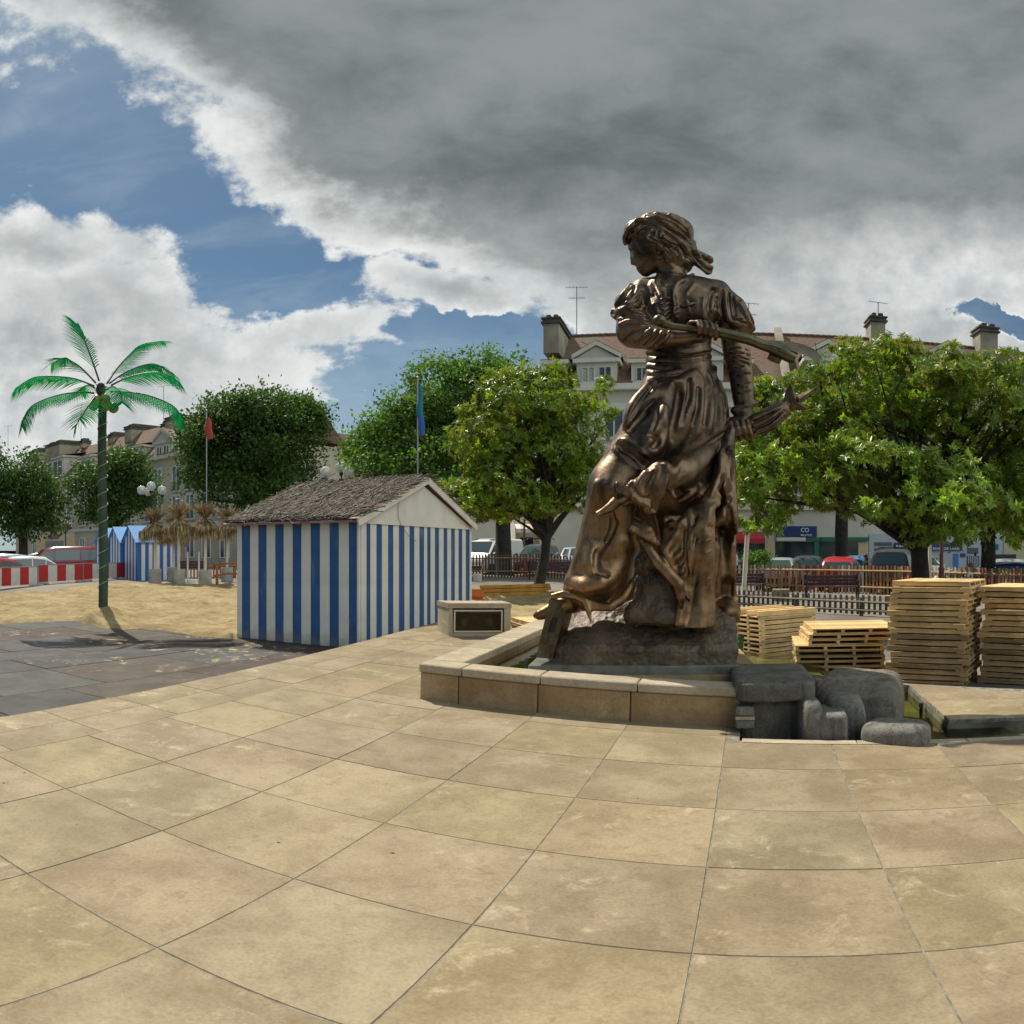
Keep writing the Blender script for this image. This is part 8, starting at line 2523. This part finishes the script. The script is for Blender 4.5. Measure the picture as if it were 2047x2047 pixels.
# ------------------------------------------------------------------ people
M_SKIN = mat('skin', (.45, .27, .19), .55); M_HAIRB = mat('hair_brown', (.035, .018, .01), .5); M_HAIRR = mat('hair_auburn', (.16, .05, .025), .5); M_BLACKC = mat('black_cloth', (.012, .012, .013), .8); M_GREYC = mat('grey_cloth', (.13, .15, .14), .85); M_JEANS = mat('jeans', (.04, .06, .11), .8); M_WHITEC = mat('white_cloth', (.65, .65, .63), .8)
def person(loc, yaw, H, top, legs_m, hair, label, pose='stand', long_hair=True):
    """one continuous skinned body; clothing colours by region, hair as a child"""
    k = H / 1.7; o = empty('person', loc, yaw, label, 'person')
    V = {}; rad = {}
    def P(n, x, y, z, r): V[n] = (x * k, y * k, z * k); rad[n] = r * k
    if pose == 'sit':
        P('pel', 0, 0, .50, .135); P('ch', .03, 0, .82, .14); P('sh', .03, 0, .98, .11); P('nk', .04, 0, 1.08, .052); P('hd0', .05, 0, 1.16, .082); P('hd', .06, 0, 1.26, .088)
        for s, q in ((1, 'L'), (-1, 'R')):
            P('hip' + q, .04, s * .09, .48, .10); P('kn' + q, .44, s * .11, .50, .065); P('an' + q, .44, s * .11, .10, .045); P('to' + q, .60, s * .12, .03, .035)
            P('so' + q, .03, s * .18, .96, .065); P('el' + q, .10, s * .24, .72, .048); P('wr' + q, .28, s * .14, .86 if s > 0 else .62, .034); P('hn' + q, .34, s * .10, .94 if s > 0 else .60, .038)
    else:
        P('pel', 0, 0, .92, .135); P('ch', .01, 0, 1.22, .14); P('sh', .0, 0, 1.38, .11); P('nk', .02, 0, 1.47, .052); P('hd0', .03, 0, 1.54, .080); P('hd', .035, 0, 1.63, .088)
        for s, q in ((1, 'L'), (-1, 'R')):
            P('hip' + q, 0, s * .085, .86, .10); P('kn' + q, .02, s * .09, .48, .066); P('an' + q, -.01, s * .09, .09, .044); P('to' + q, .14, s * .10, .03, .036)
            P('so' + q, .0, s * .18, 1.36, .066); P('el' + q, .06, s * .22, 1.08, .048); P('wr' + q, .24, s * .10, 1.10 if s > 0 else 1.16, .034); P('hn' + q, .30, s * .06, 1.13 if s > 0 else 1.22, .038)
    E = [('pel', 'ch'), ('ch', 'sh'), ('sh', 'nk'), ('nk', 'hd0'), ('hd0', 'hd')]
    for q in 'LR': E += [('pel', 'hip' + q), ('hip' + q, 'kn' + q), ('kn' + q, 'an' + q), ('an' + q, 'to' + q), ('sh', 'so' + q), ('so' + q, 'el' + q), ('el' + q, 'wr' + q), ('wr' + q, 'hn' + q)]
    nm = list(V); me = bpy.data.meshes.new('body'); me.from_pydata([V[n] for n in nm], [(nm.index(a), nm.index(b)) for a, b in E], [])
    tmp = bpy.data.objects.new('tmp', me); COL.objects.link(tmp)
    sk = tmp.modifiers.new('s', 'SKIN'); sb = tmp.modifiers.new('b', 'SUBSURF'); sb.levels = 1; sb.render_levels = 1
    for i, n in enumerate(nm): me.skin_vertices[0].data[i].radius = (rad[n], rad[n])
    me.skin_vertices[0].data[nm.index('pel')].use_root = True
    dg = bpy.context.evaluated_depsgraph_get(); ev = bpy.data.meshes.new_from_object(tmp.evaluated_get(dg)); bpy.data.objects.remove(tmp); ev.name = 'body'
    ev.materials.clear()
    for m in (top, legs_m, M_SKIN, M_TRIMBLK): ev.materials.append(m)
    hz = V['nk'][2]; pz = V['pel'][2]
    for p in ev.polygons:
        c = p.center; p.use_smooth = True
        hand = min((Vector(V['hnL']) - c).length, (Vector(V['hnR']) - c).length) < .075 * k
        p.material_index = 2 if (c.z > hz or hand) else 3 if c.z < .085 * k else 1 if (c.z < pz - .02 * k or (pose == 'sit' and c.x > .12 * k and c.z < .60 * k)) else 0
    link('body', ev, o)
    h = MB(); hd = Vector(V['hd']); h.sphere(hd + Vector((-.022, 0, .018)) * k, (.100 * k, .098 * k, .108 * k), 14, 10)
    if long_hair: h.tube([hd + Vector((-.05, 0, .02)) * k, hd + Vector((-.075, 0, -.12)) * k, hd + Vector((-.085, 0, -.27)) * k], [.085 * k, .088 * k, .045 * k], 10)
    h.build('hair', hair, o, True)
    for s in (-1, 1):
        f = MB(); f.sphere(hd + Vector((.083, s * .032, -.005)) * k, .010 * k, 6, 5); f.build('eye', M_TRIMBLK, o)
    f = MB(); f.sphere(hd + Vector((.088, 0, -.03)) * k, (.018 * k, .012 * k, .022 * k), 6, 5); f.build('nose', M_SKIN, o)
    return o
person(polar(1731, 31.5, 0), PI - .2, 1.56, M_BLACKC, M_BLACKC, M_HAIRB, 'long haired woman dressed in black standing behind the fence, turned left')
person(polar(1942, 25.5, 0), PI - .1, 1.62, M_GREYC, M_JEANS, M_HAIRR, 'auburn haired woman in grey raising a hand to her mouth behind the fence', 'sit')
person(polar(1471, 41, 0), -.6, 1.74, M_WHITEC, M_BLACKC, M_HAIRB, 'person in a white top at the dark cafe entrance beside the statue', 'stand', False)
seat = empty('stool', polar(1942, 25.5, 0), PI, 'small stool under the auburn haired woman', 'stool')
b = MB(); b.box((.02, 0, .37), (.34, .34, .04), bev=.01); b.build('seat', M_OLDWOOD, seat)
for x in (-.12, .16):
    for y in (-.13, .13):
        b = MB(); b.box((x, y, .175), (.035, .035, .35)); b.build('leg', M_OLDWOOD, seat)
# motorcycle beside her
mc = empty('motorcycle', polar(1921, 27.5, .0), PI - .3, 'motorcycle with an orange tank parked before the bank', 'motorcycle')
for x in (-.62, .66):
    q = link('wheel', _wheel[0], mc, (x, 0, .32), (PI / 2, 0, 0), (.95, .95, .6)); link('rim', _wheel[1], q)
b = MB(); b.tube([(-.62, 0, .32), (-.1, 0, .55), (.4, 0, .80), (.66, 0, .32)], .04, 8); b.tube([(-.1, 0, .35), (.3, 0, .38)], .15, 10); b.build('frame', M_TRIMBLK, mc, True)
b = MB(); b.sphere((.15, 0, .86), (.28, .15, .14), 12, 8); b.build('tank', M_ORANGE, mc, True)
b = MB(); b.sphere((-.32, 0, .80), (.36, .14, .08), 12, 8); b.build('saddle', M_TRIMBLK, mc, True)
b = MB(); b.tube([(.42, -.34, 1.05), (.46, 0, 1.0), (.42, .34, 1.05)], .022, 6); b.tube([(.46, 0, 1.0), (.66, 0, .32)], .03, 6); b.sphere((.52, 0, .92), .09, 10, 8); b.build('handlebar', M_GREYMETAL, mc, True)
# red and white bollard by the brown lamp post
bo = empty('bollard', polar(1872, 24.4, 0), 0, 'short bollard with a white head and red foot by the brown lamp post', 'bollard')
b = MB(); b.lathe([(.09, 0), (.09, .62), (.07, .66)], n=12); b.build('bollard_foot', M_RED, bo, True, 40)
b = MB(); b.lathe([(.085, .662), (.10, .70), (.095, .84), (.04, .90), (.0, .905)], n=12); b.build('bollard_head', M_WINFR, bo, True, 40)
